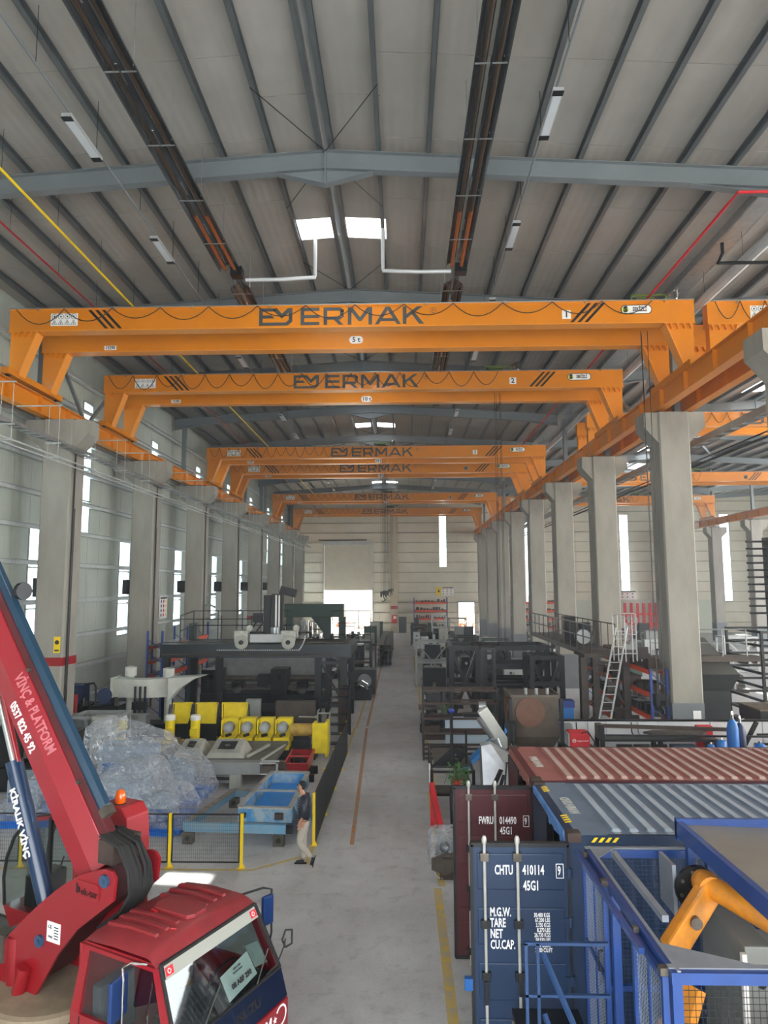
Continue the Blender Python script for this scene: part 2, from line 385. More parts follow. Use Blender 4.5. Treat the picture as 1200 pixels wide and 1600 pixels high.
for yc in YCL:
    if yc < 14 or yc + 1.5 > YE: continue
    if yc > y + .1 or True:
        if y < yc + 1.5: wpan(y, yc + 1.5, .35, ZT)
    wpan(yc + 1.5, yc + 2.9, .35, 3.6); wpan(yc + 1.5, yc + 2.9, 8.5, ZT); pane(yc + 1.5, yc + 2.9, 3.6, 8.5, 3)
    wpan(yc + 2.9, yc + 5.5, .35, ZT)
    wpan(yc + 5.5, yc + 6.5, .35, 8.5); wpan(yc + 5.5, yc + 6.5, 14.6, ZT); pane(yc + 5.5, yc + 6.5, 8.5, 14.6, 4)
    y = yc + 6.5
if y < YE: wpan(y, YE, .35, ZT)
BACK.obj('wall_light_seal', 'wall', wl)  # sheet added behind the panels so their joints pass no light
for z in GZ: MB().cee((XL + .1, YB, z), (XL + .1, YE, z), .19, .17, flip=1).obj('girt', mat('girt_light', 'd3d8d8', .4, .3, 'a3abab', 3, .5), wl)
for yc in YCL: MB().ibeam((XL + .35, yc + .55, 0), (XL + .35, yc + .55, 16.6), .3, .3, up=(0, 1, 0)).obj('wall_post', 'steel', wl) if yc > 60 else None

# ---- end wall with its openings
we = MB().box(XL, 50, YE + .09, YE + .12, ZT, 18.3).obj('wall_far', 'endwall'); struct(we)
HOL = [(-10.2, -3.9, 0, 11.4), (-.5, .55, 0, 2.1), (4.85, 5.85, 8.5, 15.2), (7.3, 9.3, 0, 3.9), (16.0, 16.9, 4, 15.2), (28.3, 29.5, 4, 15.2), (41.2, 42.5, 4, 15.2)]
xs = sorted({XL, 50} | {h[0] for h in HOL} | {h[1] for h in HOL})
def hole(x, z): return any(a <= x <= b and c <= z <= d for a, b, c, d in HOL)
EB = MB(); zs_all = [0] + [1.3 * i for i in range(1, 14)] + [18.0]
for x0, x1 in zip(xs, xs[1:]):
    xm = (x0 + x1) / 2; cut = sorted(set([z for z in zs_all] + [q for h in HOL if h[0] <= xm <= h[1] for q in h[2:]]))
    n = max(1, round((x1 - x0) / 6))
    for z0, z1 in zip(cut, cut[1:]):
        if not hole(xm, (z0 + z1) / 2) and z1 - z0 > .001: EB.box(x0, x1, YE + .07, YE + .1, z0, z1)
        if hole(xm, (z0 + z1) / 2) or z1 - z0 < .02: continue
        for k in range(n):
            MB().box(x0 + (x1 - x0) * k / n + .01, x0 + (x1 - x0) * (k + 1) / n - .01, YE, YE + .08, z0 + .012, z1 - .012).obj('wall_panel', 'endwall', we)
EB.obj('wall_light_seal', 'endwall', we)  # backing added behind the end panels against light slits
for i, z in enumerate(zs_all[1:-1]):
    b = MB()
    for x0, x1 in zip(xs, xs[1:]):
        if not hole((x0 + x1) / 2, z): b.box(x0, x1, YE - .1, YE, z - .05, z + .05)
    b.obj('girt', mat('endwall_girt', 'a39c8b', .5), we)
for (a, b_, c, d) in HOL[2:3] + HOL[4:]:
    f = MB().box(a, a + .07, YE - .04, YE + .06, c, d).box(b_ - .07, b_, YE - .04, YE + .06, c, d); n = 5
    for k in range(n + 1):
        z = c + (d - c) * k / n; f.box(a + .07, b_ - .07, YE - .04, YE + .06, z - .03, z + .03)
    f.obj('window_frame', 'galv', we)
    for k in range(n): MB().box(a + .07, b_ - .07, YE + .02, YE + .03, c + (d - c) * k / n + .03, c + (d - c) * (k + 1) / n - .03).obj('pane', 'sheetglass', we)
# columns of the end wall
for x in (-1.05, 21.5):
    c = MB().box(x - .45, x + .45, YE - .75, YE - .12, 0, 16.6).obj('gable_column', mat('column_beige', 'c2b6a0', .8, 0, 'a89c86', .8, .6), we)
    MB().box(x - .455, x + .455, YE - .755, YE - .11, 3.1, 3.5).obj('red_band', 'red', we)
# big roller door, half raised
rd = MB().box(-10.35, -10.2, YE - .2, YE, 0, 11.6).box(-3.9, -3.75, YE - .2, YE, 0, 11.6).box(-10.35, -3.75, YE - .45, YE, 11.4, 11.9).obj('door_1', 'lgrey'); struct(rd)
for k in range(11):
    z = 5.6 + .53 * k
    MB().box(-10.19, -3.91, YE - .06 - .02 * (k % 2), YE - .01, z + .015, z + .515).obj('shutter_slat', mat('shutter', 'c9c4b4', .5, 0, 'b4ad9b', 1, .5), rd)
MB().box(-10.19, -3.91, YE - .005, YE + .0, 5.5, 11.5).obj('shutter_back', MATS['shutter'], rd)  # sheet added behind the slats to block bright gaps
# strut of the door drive with a lamp
MB().box(-10.9, -4.6, YE - .7, YE - .62, 11.95, 12.1).obj('door_rail', 'dsteel2', rd)
d2 = MB().box(-.5, .55, YE - .02, YE + .03, 0, 2.1).obj('door_2', mat('door_grey_green', '4c5656', .5)); struct(d2)
MB().tube((.42, YE - .1, 1.05), (.42, YE - .02, 1.05), .03, 8).obj('door_handle', 'chrome', d2)
# sliding door opening at right: frame + leaf pushed aside
d3 = MB().box(7.15, 7.3, YE - .15, YE, 0, 4.05).box(9.3, 9.4, YE - .15, YE, 0, 4.05).box(7.15, 9.4, YE - .15, YE, 3.9, 4.1).obj('door_3', 'lgrey'); struct(d3)
# outside things seen through the door: boundary wall and stacked goods
tag(MB().box(-30, 45, 122, 122.4, 0, 2.4).obj('boundary_wall', mat('pale_plaster', 'd8cfba', .9), None), 'pale boundary wall out in the bright yard beyond the far doors', 'wall')
wn = MB().box(XL, 50, YB - .1, YB, 11, 18.3).box(XL, -10, YB - .1, YB, 0, 11).box(14, 50, YB - .1, YB, 0, 11).obj('wall_near_added', 'endwall'); struct(wn)  # unseen gable added behind the camera to cut the sky fill
wr = MB().box(50, 50.1, 62, YE, 0, 18).obj('wall_right_added', 'wall'); struct(wr)  # unseen wall stretch added to dim the far bay
# rest of the right side stays open to let sky light in

# ---- concrete columns
def column(x0, x1, y0, cap, lab, grp, side, ztop=12.35):
    xc = (x0 + x1) / 2; y1 = y0 + 1.1; o = (xc, y0 + .55, 0)
    t = thing('concrete_column', o, lab, 'column', grp)
    ch = .05
    MB().prism([(x0 + ch, y0), (x1 - ch, y0), (x1, y0 + ch), (x1, y1 - ch), (x1 - ch, y1), (x0 + ch, y1), (x0, y1 - ch), (x0, y0 + ch)], 0, ztop, 'z').obj('shaft', 'conc', t, o)
    l, r = cap
    z2, z3 = ztop - .55, ztop - 1.15
    for q, w in ((-1, l), (1, r)):
        e = x0 if q < 0 else x1
        if w > 0: MB().prism([(e - q * .01, ztop), (e + q * w, ztop), (e + q * w, z2), (e - q * .01, z3)], y0 + .08, y1 - .08, 'y').obj('corbel', 'conc', t, o)
    MB().box(xc - .5, xc + .5, y0 + .3, y1 - .3, ztop, ztop + .08).obj('bearing_plate', 'dsteel2', t, o)
    if side == 'L':
        if 'red' in lab: MB().box(x0 - .004, x1 + .004, y0 - .004, y1 + .004, 3.25, 3.55).obj('red_band', 'red', t, o)
        MB().tube((x1 + .05, y0 + .25, .3), (x1 + .05, y0 + .25, ztop - 1.3), .03, 6).tube((x1 + .03, y0 + .4, .3), (x1 + .03, y0 + .4, 9), .018, 6).obj('conduit', 'dsteel2', t, o)
    else:
        MB().box(x0 - .004, x1 + .004, y0 - .004, y1 + .004, 0, 2.0).obj('painted_base', 'concbase', t, o)
    zt = 16.4
    px = (xc + .32 if side == 'R' else xc) if side != 'L' else -13.85
    MB().box(px - .11, px + .11, y0 + .4, y0 + .7, ztop, zt).obj('steel_post', 'steel', t, o)
    return t
ordn = ['nearest', 'second nearest', 'third', 'fourth', 'fifth', 'sixth', 'seventh', 'farthest']
for i, yc in enumerate([q for q in YCL if 14 < q < 86]):
    column(-13.4, -12.3, yc, (.75, .55), ('concrete column nearest the camera by the left wall, just outside the picture', 'concrete column with a red band behind the red crane boom', 'concrete column by the left wall behind the pale arched casting', 'concrete column by the left wall with a floodlight, third in view', 'concrete column by the left wall, fourth in view', 'concrete column with a red band farther along the left wall', 'concrete column by the left wall, sixth in view', 'concrete column by the left wall, seventh in view', 'last concrete column by the left wall at the far corner')[i], 'left row of concrete columns' if i not in (1, 5) else 'left columns with red band', 'L')
column(9.35, 10.45, 16.2, (.5, .6), 'concrete column at the far right edge, only the corner of its capital in view', 'right row of concrete columns', 'R')
for i, yc in enumerate(YCR):
    column(9.35, 10.45, yc, (.5, .6), 'concrete column with grey painted base in the middle row, %s to the camera' % ['nearest and largest', 'second nearest', 'third nearest', 'fourth nearest', 'fifth nearest', 'sixth nearest', 'seventh nearest', 'last in line'][i], 'right row of concrete columns', 'R')
for i, yc in enumerate([41.4 + 8.4 * k for k in range(6)]):
    column(X3 - .4, X3 + .7, yc, (.5, .6), 'concrete column in the far row at the right of the second bay, %s' % ['nearest', 'second', 'third', 'fourth', 'fifth', 'farthest'][i], 'far right row of concrete columns', 'F')
tag(MB().box(10.05, 10.32, 24.385, 24.392, 1.35, 1.75).obj('paper_notice', 'pwhite', None, (10.2, 24.39, 1.55)), 'white paper notice stuck on the grey base of the nearest right column', 'notice')

# ---- crane rails
def railbeam(x, y0, y1, lab, zb=12.45, zt=13.15):
    o = (x, y0, zb); t = thing('crane_runway_beam', o, lab, 'runway beam')
    MB().ibeam((x, y0, (zb + zt) / 2), (x, y1, (zb + zt) / 2), zt - zb, .34, .03, .02).obj('beam', 'orange', t, o)
    MB().box(x - .035, x + .035, y0, y1, zt, zt + .07).obj('rail', 'rawsteel', t, o)
    yy = y0 + 1
    s0 = None
    while yy < y1 - .3:
        MB().box(x - .15, x + .15, yy - .012, yy + .012, zb + .03, zt - .03).obj('web_stiffener', 'orange', t, o); yy += 2.1
    return t
railbeam(-13.45, -2, YE - .3, 'orange runway beam along the left columns, dusty steel rail on top')
railbeam(9.5, -2, YE - .3, 'orange runway beam on the inner edge of the right column row')
railbeam(10.6, 8, YE - .3, 'orange runway beam on the outer edge of the right column row, facing the second bay', 12.45, 13.15)
railbeam(X3 - .6, 30, YE - .3, 'distant orange runway beam on the far right column row')
# ================================================================== OVERHEAD CRANES
def stroke(b, pts, w, T):  # letter stroke of constant width in the x/z plane
    for (x0, z0), (x1, z1) in zip(pts, pts[1:]): b.bar(T(x0, z0), T(x1, z1), w, .006, (0, 1, 0))
def wordmark(par, x0, y, z0, h, m='logo'):
    """block letters and the interlaced emblem, printed on the girder web"""
    b = MB()
    def T(x, z): return (x0 + x * h, y, z0 + z * h)
    def poly(p): b.prism([(x0 + q[0] * h, z0 + q[1] * h) for q in p], y - .004, y)
    t = .2
    # emblem: E sharing a check mark
    poly([(0, 0), (0, 1), (.2, 1), (.2, 0)]); poly([(.2, 1), (.2, .82), (.85, .82), (1.0, 1)]); poly([(.2, .42), (.2, .6), (.7, .6), (.85, .42)]); poly([(.2, 0), (.2, .18), (1.72, .18), (1.9, .0)] if 0 else [(.2, .18), (.2, 0), (1.6, 0), (1.86, .22), (1.86, .3), (1.62, .3), (1.5, .18)])
    poly([(.62, .62), (.9, .86), (1.05, .86), (1.28, .62), (1.62, 1), (1.86, 1), (1.86, .22), (1.66, .22), (1.66, .74), (1.3, .36), (.98, .66)] if 0 else [(.75, .9), (1.0, 1), (1.27, .68), (1.6, 1), (1.86, 1), (1.86, .3), (1.66, .3), (1.66, .74), (1.27, .4)])
    def E(x, w=1.0): 
        for a, c in ((0, .18), (.41, .59), (.82, 1)): poly([(x + .2, a), (x + w, a), (x + w, c), (x + .2, c)])
        poly([(x, 0), (x + .2, 0), (x + .2, 1), (x, 1)])
    E(2.32, 1.05)
    x = 3.6   # R
    poly([(x, 0), (x + .2, 0), (x + .2, 1), (x, 1)]); poly([(x + .2, 1), (x + .2, .82), (x + .85, .82), (x + 1.12, .68), (x + 1.12, .85), (x + .95, 1)]); poly([(x + .92, .82), (x + 1.12, .9), (x + 1.12, .42), (x + .92, .5)])
    poly([(x + .2, .3), (x + .2, .48), (x + .9, .48), (x + 1.05, .42), (x + .9, .3)]); poly([(x + .55, .32), (x + .8, .32), (x + 1.12, 0), (x + .87, 0)])
    x = 4.95  # M
    poly([(x, 0), (x + .2, 0), (x + .2, 1), (x, 1)]); poly([(x + 1.15, 0), (x + 1.35, 0), (x + 1.35, 1), (x + 1.15, 1)]); poly([(x + .19, 1), (x + .19, .74), (x + .6, .2), (x + .675, .2), (x + .675, .42), (x + .25, 1)]); poly([(x + 1.16, 1), (x + 1.16, .74), (x + .75, .2), (x + .675, .2), (x + .675, .42), (x + 1.1, 1)])
    x = 6.45  # A
    poly([(x, 0), (x + .22, 0), (x + .72, .82), (x + .72, 1), (x + .6, 1)]); poly([(x + 1.44, 0), (x + 1.22, 0), (x + .72, .82), (x + .72, 1), (x + .84, 1)]); poly([(x + .3, .18), (x + 1.14, .18), (x + 1.05, .34), (x + .4, .34)])
    x = 8.0   # K
    poly([(x, 0), (x + .2, 0), (x + .2, 1), (x, 1)]); poly([(x + .2, .34), (x + .2, .6), (x + .85, 1), (x + 1.15, 1)] if 0 else [(x + .2, .32), (x + .2, .55), (x + .8, 1), (x + 1.1, 1)]); poly([(x + .48, .58), (x + .62, .7), (x + 1.18, 0), (x + .9, 0)])
    return b.obj('lettering', m, par)
def crane(x0, x1, hoist_x, with_hook=True, cap='5 t', serial='15290', fest=12, sep_fest=None, low=1.0):
    """origin on the floor line under the near girder; x0..x1 outer ends (local)"""
    t = thing('overhead_crane', (0, 0, 0), '', 'crane'); zb, zt, G = 14.92, 15.72, 2.15
    for y in (0, G):
        MB().box(x0, x1, y, y + .36, zb + .02, zt - .02).obj('girder', 'orange', t)
        MB().box(x0, x1, y - .05, y + .41, zt - .02, zt).box(x0 + .9, x1 - .9, y - .05, y + .41, zb - .0, zb + .025).obj('girder_flange', 'orange2', t)
    # tapered legs with pale inner flange, bolted under the girder ends
    for y in (0, G):
        for s, xe in ((1, x0), (-1, x1)):
            p = [(xe + s * .05, zb), (xe + s * 1.0, zb), (xe + s * .42, 13.35), (xe + s * .05, 13.35)]
            b = MB().prism(p, y + .03, y + .33)
            lg = b.obj('leg', 'orange', t)
            MB().bar((xe + s * 1.0, y + .18, zb), (xe + s * .42, y + .18, 13.38), .44, .03, (s, 0, .3)).obj('leg_flange', 'orange2', lg)
            MB().box(xe + s * .0, xe + s * 1.05, y - .06, y + .42, zb - .03, zb) .obj('bolt_plate', 'orange', lg) if s > 0 else MB().box(x1 - 1.05, x1, y - .06, y + .42, zb - .03, zb).obj('bolt_plate', 'orange', lg)
            g = MB()
            for k in range(4):
                xx = xe + s * (.15 + .22 * k); g.prism([(xx - .05, zb - .03), (xx + .05, zb - .03), (xx, zb - .2)], y - .05, y + .03)
            g.obj('gusset', 'orange', lg)
    for s, xe in ((1, x0 + .25), (-1, x1 - .33)):
        MB().box(xe - .14, xe + .14, -.55, G + .95, 13.28, 13.5).obj('end_carriage', 'orange', t)
        for y in (-.35, G + .75): MB().lathe([(.14, -.05), (.14, .05)], (xe, y, 13.37), 12, 'x').obj('wheel', 'dsteel2', t)
    # handrail-less conduit and festoon cable in hanging loops
    c = MB().tube((x0, -.03, zt + .03), (x1, -.03, zt + .03), .016, 6)
    for k in range(9): c.box(x0 + 1 + (x1 - x0 - 2) * k / 8 - .02, x0 + 1 + (x1 - x0 - 2) * k / 8 + .02, -.06, 0, zt - .06, zt + .06)
    c.obj('festoon_track', 'galv', t)
    f = MB(); xa = x0 + .25; L = (hoist_x - .2 - xa) / fest
    for k in range(fest):
        dep = (.42 if fest < 14 else .62) * (1 + .12 * math.sin(k * 2.3)); pts = []
        for j in range(9):
            u = j / 8; pts.append((xa + L * (k + u), -.07 - .01 * (k % 2), zt - .02 - dep * (1 - (2 * u - 1) ** 2) * (1 if fest > 14 or 0 < k else 1.3)))
        f.path(pts, .016, 5)
    f.obj('festoon_cable', 'black', t)
    # warning stripes, plates
    for s, xs in ((1, x0 + 2.75), (-1, x1 - 3.1)):
        for k in range(3):
            xx = xs + s * .24 * k
            MB().prism([(xx, zt - .05), (xx + .12, zt - .05), (xx + .12 + s * .62, zb + .08), (xx + s * .62, zb + .08)], -.005, 0).obj('warning_stripe', 'pblack', t) if s > 0 else \
                MB().prism([(xx, zt - .05), (xx + .12, zt - .05), (xx + .12 - .62, zb + .08), (xx - .62, zb + .08)], -.005, 0).obj('warning_stripe', 'pblack', t)
    pl = MB().box(x0 + 1.45, x0 + 2.4, -.008, 0, 15.12, 15.56).obj('pictogram_plate', 'pwhite', t)
    g = MB()
    for k in range(4):
        cx = x0 + 1.58 + .225 * k
        for a in range(16):
            t0, t1 = a * math.pi / 8, (a + 1) * math.pi / 8
            g.bar((cx + .09 * math.cos(t0), -.01, 15.45 + .09 * math.sin(t0)), (cx + .09 * math.cos(t1), -.01, 15.45 + .09 * math.sin(t1)), .014, .004, (0, 1, 0))
        for (a, b_), (c_, d) in (((-.09, -.06), (.09, -.06)), ((.09, -.06), (0, .1)), ((0, .1), (-.09, -.06))): g.bar((cx + a, -.01, 15.22 + b_), (cx + c_, -.01, 15.22 + d), .014, .004, (0, 1, 0))
        g.box(cx - .025, cx + .025, -.012, -.008, 15.42, 15.48).box(cx - .012, cx + .012, -.012, -.008, 15.18, 15.26)
    g.obj('pictogram', 'pblack', pl)
    wordmark(t, -.16 + (x0 + x1) / 2 - 2.9, -.003, 15.02, .62 if 1 else .6)
    text('R', .13, 'logo', t, ((x0 + x1) / 2 + 2.95, -.006, 15.5)); ring = MB()
    for a in range(12):
        t0, t1 = a * math.pi / 6, (a + 1) * math.pi / 6; ring.bar(((x0 + x1) / 2 + 2.95 + .1 * math.cos(t0), -.005, 15.5 + .1 * math.sin(t0)), ((x0 + x1) / 2 + 2.95 + .1 * math.cos(t1), -.005, 15.5 + .1 * math.sin(t1)), .015, .003, (0, 1, 0))
    ring.obj('registered_mark', 'logo', t)
    # capacity plate on the far girder + serial plate
    xc = (x0 + x1) / 2 + .15
    def pill(x, z, w, h, y, nm, par, m='pwhite'):
        pts = [];
        for a in range(16): q = a / 16 * 2 * math.pi; pts.append((x + (w / 2 - h / 2) * (1 if math.cos(q) > 0 else -1) + h / 2 * math.cos(q), z + h / 2 * math.sin(q)))
        return MB().prism(pts, y - .006, y).obj(nm, m, par)
    cp = pill(xc, 15.28 if cap == '5 t' else 15.1, .52, .3, G - .001, 'capacity_plate', t); text(cap, .27, 'pblack', cp, (xc, G - .012, (15.28 if cap == '5 t' else 15.1)), bold=.006)
    sp = MB().box(x0 + 2.4, x0 + 2.86, G - .006, G, 15.0, 15.17).obj('serial_plate', 'pwhite', t); text(serial, .17, 'pblack', sp, (x0 + 2.63, G - .012, 15.085), sx=.85, bold=.004)
    # round-ended maker sticker
    b0 = pill(x1 - 1.95, 15.42, 1.06, .34, -.003, 'sticker_border', t, 'pblack'); st = pill(x1 - 1.95, 15.42, 1.0, .29, -.006, 'sticker', t)
    text('SEKİZLİ', .2, 'pblack', st, (x1 - 1.84, -.018, 15.42), sx=.66, bold=.006); text('S', .27, 'pblack', st, (x1 - 2.32, -.02, 15.42), bold=.02)
    MB().lathe([(.11, -.016), (.11, -.011)], (x1 - 2.32, 0, 15.42), 14, 'y').obj('sticker_emblem', mat('sticker_green', 'c9d62a', .6), st)
    # hoist trolley on top, ropes and hook
    h = MB().box(hoist_x - .75, hoist_x + .45, .3, 1.9, zt + .02, zt + .1).box(hoist_x - .7, hoist_x - .55, .4, 1.8, zt + .1, zt + .3)
    h.tube((hoist_x - .6, 1.1, zt + .26), (hoist_x + .2, 1.1, zt + .26), .15, 12)
    tr = h.obj('hoist_trolley', mat('hoist_dark', '33383a', .5, .2), t)
    MB().box(hoist_x - .78, hoist_x + .46, .3, .34, zt + .32, zt + .36).box(hoist_x - .78, hoist_x - .73, .3, .34, zt + .02, zt + .36).box(hoist_x + .4, hoist_x + .45, .3, .34, zt + .02, zt + .36).box(hoist_x - .5, hoist_x + .1, .5, .9, zt + .3, zt + .35).obj('trolley_guard', mat('hoist_green', '6f8a2e', .5), tr)
    MB().path([(hoist_x + .7, .1, zt - .1), (hoist_x + .7, .1, zt + .3), (hoist_x + .62, .1, zt + .38), (hoist_x + .45, .2, zt + .3)], .05, 8).tube((hoist_x + .7, .1, zt + .1), (hoist_x + .7, .1, zt + .42), .09, 10).obj('cable_arm', 'chrome', tr)
    if with_hook:
        rp = MB()
        for dx, dy in ((-.16, .95), (-.05, 1.2), (.07, .95), (.16, 1.2)): rp.tube((hoist_x - .1 + dx, dy, low + .45), (hoist_x - .1 + dx, dy, zb + .1), .011, 5)
        rp.obj('hoist_rope', 'black', t)
        hk = MB().box(hoist_x - .3, hoist_x + .1, .95, 1.2, low + .3, low + .5).box(hoist_x - .32, hoist_x - .2, .9, 1.25, low + .12, low + .5).box(hoist_x, hoist_x + .12, .9, 1.25, low + .12, low + .5).obj('hook_block', 'dsteel2', t)
        MB().path([(hoist_x - .1, 1.07, low + .3), (hoist_x - .1, 1.07, low + .1), (hoist_x - .02, 1.07, low + 0), (hoist_x, 1.07, low - .12), (hoist_x - .1, 1.07, low - .22), (hoist_x - .22, 1.07, low - .14)], .03, 8).obj('hook', 'dsteel2', hk)
    return t
def numplate(par, x, n):
    p = MB().box(x - .15, x + .15, -.008, 0, 15.12, 15.42).obj('number_plate', 'pwhite', par); text(str(n), .3, 'pblack', p, (x, -.014, 15.27), bold=.008)
A0, A1 = -13.62, 9.98
specs = [(22.45, 8.9, True, '5 t', '15290', 14, 4.9), (29.95, 4.6, True, '10 t', '15282', 15, 7.6)]
c1 = crane(A0, A1, 8.75, True, '5 t', '15290', 13, low=1.95); c1.location = (0, 22.45, 0)
c1['label'] = 'nearest orange bridge crane across the hall, number plate 1 and 5 t plate'; c1['group'] = 'bridge cranes of the main bay'; numplate(c1, 5.66, 1)
c2 = crane(A0, A1, 4.6, True, '10 t', '15282', 16, low=3.0); c2.location = (0, 29.95, 0)
c2['label'] = 'second orange bridge crane from the camera, number plate 2 and 10 t plate'; c2['group'] = 'bridge cranes of the main bay'; numplate(c2, 5.05, 2)
c3 = crane(A0, A1, -1.2, True, '10 t', '15283', 18, low=5.2); c3.location = (0, 46.4, 0); numplate(c3, 5.1, 3)
c3['label'] = 'third bridge crane, bearing number plate 3, just in front of crane 4'; c3['group'] = 'bridge cranes of the main bay'
for y, n, lab in ((52.9, 4, 'fourth bridge crane, number plate 4, close behind crane 3'), (70.5, 5, 'fifth bridge crane, number plate 5, small in the distance'), (84.3, 6, 'farthest bridge crane at the end wall, lowest in the picture of the main bay')):
    q = copy_tree(c3); q.location = (0, y, 0); q['label'] = lab; numplate(q, 5.1, n)
    for ch in q.children:
        if ch.name.startswith('number_plate') and ch.children and ch.children[0].data == c3.children[0].data: pass
B0, B1 = 10.48, 34.0
for k, (y, n, lab) in enumerate(((22.6, 7, 'orange bridge crane of the second bay, only its left end in view'), (37.8, 10, 'bridge crane of the second bay partly hidden behind the nearest right column'), (58.5, 11, 'bridge crane of the second bay with number 11 right of the nearest column'), (74.0, 12, 'farthest bridge crane of the second bay, its right legs standing on the distant rail'))):
    if k == 0:
        cb = crane(B0, B1, 26, False, '5 t', '15284', 18, low=6)
        q = cb
    else: q = copy_tree(cb)
    q.location = (0, y, 0); q['label'] = lab; q['group'] = 'bridge cranes of the second bay'; numplate(q, B1 - 4.4, n)
# ================================================================== TRUCK CRANE
def build_truck():
    T = thing('crane_truck', (-2.4, 8.43, 0), 'red truck with crane, blue door mirrors and a loading bed, lower left corner', 'truck', None, R(-26))
    tr = mat('truck_red', '860f1b', .3, 0, '8a0f18', 1.5, .4, coat=.5); rf = mat('truck_roof_red', '86242a', .5, 0, '6b1d22', 4, .6)
    # cab shell as one part: lower body, pillars, header rails
    b = MB(); hw = .90
    def side(s):
        y = s * hw; yt = s * .80; t = -s * .05
        def P(x, z): return (x, y + (yt - y) * max(0, (z - 1.38) / .72), z)
        def q(l): b.add([P(*p) for p in l] + [(P(*p)[0], P(*p)[1] + t, P(*p)[2]) for p in l], [tuple(range(len(l))), tuple(range(2 * len(l) - 1, len(l) - 1, -1))] + [(i, len(l) + i, len(l) + (i + 1) % len(l), (i + 1) % len(l)) for i in range(len(l))])
        q([(-1.08, .55), (.62, .55), (.60, 1.0), (.50, 1.36), (-1.08, 1.36)])
        q([(-1.08, 1.36), (-.94, 1.36), (-.90, 2.08), (-1.0, 2.08)]); q([(.36, 1.36), (.50, 1.36), (.13, 2.08), (.04, 2.08), (.20, 1.72)]); q([(-1.0, 2.08), (.13, 2.08), (.10, 2.0), (-.95, 2.0)])
    side(1); side(-1)
    b.cb((-1.06, 0, .95), (.05, 1.7, .8)).prism([(-1.06, 1.3), (-1.06, 2.05), (-1.0, 2.05), (-1.0, 1.3)], -.82, .82).box(.56, .62, -.88, .88, .55, 1.0)
    b.obj('cab_body', tr, T, smooth=True)
    # roof with crown and pressed ribs
    r = MB(); xs = [-1.02, -.92, -.5, 0, .06, .15]; zz = [2.08, 2.17, 2.21, 2.2, 2.17, 2.08]; ws = [.83, .83, .83, .83, .83, .84]
    ring = []
    for x, z, w in zip(xs, zz, ws):
        ring.append([(x, -w, min(z - .06, 2.13) if z > 2.1 else 2.06), (x, -w + .1, z), (x, 0, z + .02), (x, w - .1, z), (x, w, min(z - .06, 2.13) if z > 2.1 else 2.06)])
    vs = [p for g in ring for p in g]; n = 5
    fs = [(i * n + k, i * n + k + 1, (i + 1) * n + k + 1, (i + 1) * n + k) for i in range(len(xs) - 1) for k in range(n - 1)] + [tuple(range(n)), tuple(reversed(range((len(xs) - 1) * n, len(xs) * n)))]
    r.add(vs, fs); r.add([vs[0], vs[4], vs[-1], vs[-5]], [(0, 1, 2, 3)])
    ro = r.obj('roof', rf, T, smooth=True)
    for k in range(8):
        y = -.56 + .16 * k
        MB().prism([(-.9, 2.17), (-.12, 2.19), (-.14, 2.235), (-.5, 2.245), (-.88, 2.22)], y - .03, y + .03).obj('roof_rib', rf, ro, bevel=.008) if k not in (3, 4) else None
    MB().prism([(-.62, -.14), (-.1, -.14), (-.04, -.06), (-.04, .12), (-.1, .2), (-.62, .2), (-.68, .12), (-.68, -.06)], 2.2, 2.262, 'z').obj('roof_hatch', rf, ro, bevel=.012)
    MB().path([(-.08, -.42, 2.2), (-.06, -.42, 2.25), (.0, -.40, 2.25)], .012, 6).path([(-.6, -.2, 2.2), (-.58, -.2, 2.26), (-.5, -.2, 2.25)], .014, 6).obj('wiper_nozzle', 'red', ro)
    # glazing
    gl = glass('truck_glass', 'dde6e4', .12, .03)
    MB().quad((.16, -.78, 2.07), (.16, .78, 2.07), (.50, .86, 1.38), (.50, -.86, 1.38), .012).obj('windscreen', gl, T)
    w = T.children[-1] if False else [o for o in bpy.data.objects if o.name.startswith('windscreen')][0]
    b = MB(); b.bar((.165, -.8, 2.08), (.165, .8, 2.08), .03).bar((.51, -.88, 1.37), (.51, .88, 1.37), .03)
    for s in (-1, 1): b.bar((.165, s * .8, 2.08), (.51, s * .88, 1.37), .03)
    b.obj('windscreen_seal', 'rubber', w)
    def W(u, v, o=.016):  # point on the windscreen: u across 0..1 (right to left), v down 0..1
        a = Vector((.16, -.78, 2.07)).lerp(Vector((.16, .78, 2.07)), u); c = Vector((.50, -.86, 1.38)).lerp(Vector((.50, .86, 1.38)), u); p = a.lerp(c, v); return p + Vector((.897, 0, .442)) * o
    MB().quad(W(0.01, .02), W(.99, .02), W(.99, .19), W(.01, .19), .002).obj('sun_strip', mat('sun_strip', '9a9c92', .5), w)
    rot = Matrix((Vector((0, 1, 0)), Vector((-.442, 0, .897)), Vector((.897, 0, .442)))).transposed().to_euler()
    def flag(u):
        f = MB().quad(W(u - .035, .05, .02), W(u + .035, .05, .02), W(u + .035, .16, .02), W(u - .035, .16, .02), .002).obj('flag_sticker', 'pred', w)
        c = MB(); p = W(u, .105, .024)
        ay, az = Vector((0, 1, 0)), Vector((-.442, 0, .897))
        for k in range(14):
            t0, t1 = math.pi * (.25 + 1.5 * k / 14), math.pi * (.25 + 1.5 * (k + 1) / 14)
            c.bar(p + ay * (.022 * math.cos(t0) - .006) + az * .022 * math.sin(t0), p + ay * (.022 * math.cos(t1) - .006) + az * .022 * math.sin(t1), .008, .002, (.897, 0, .442))
        c.bar(p + ay * .014 + az * .008, p + ay * .014 - az * .008, .01, .002, (.897, 0, .442)); c.obj('crescent', 'pwhite', f)
    flag(.05); flag(.95)
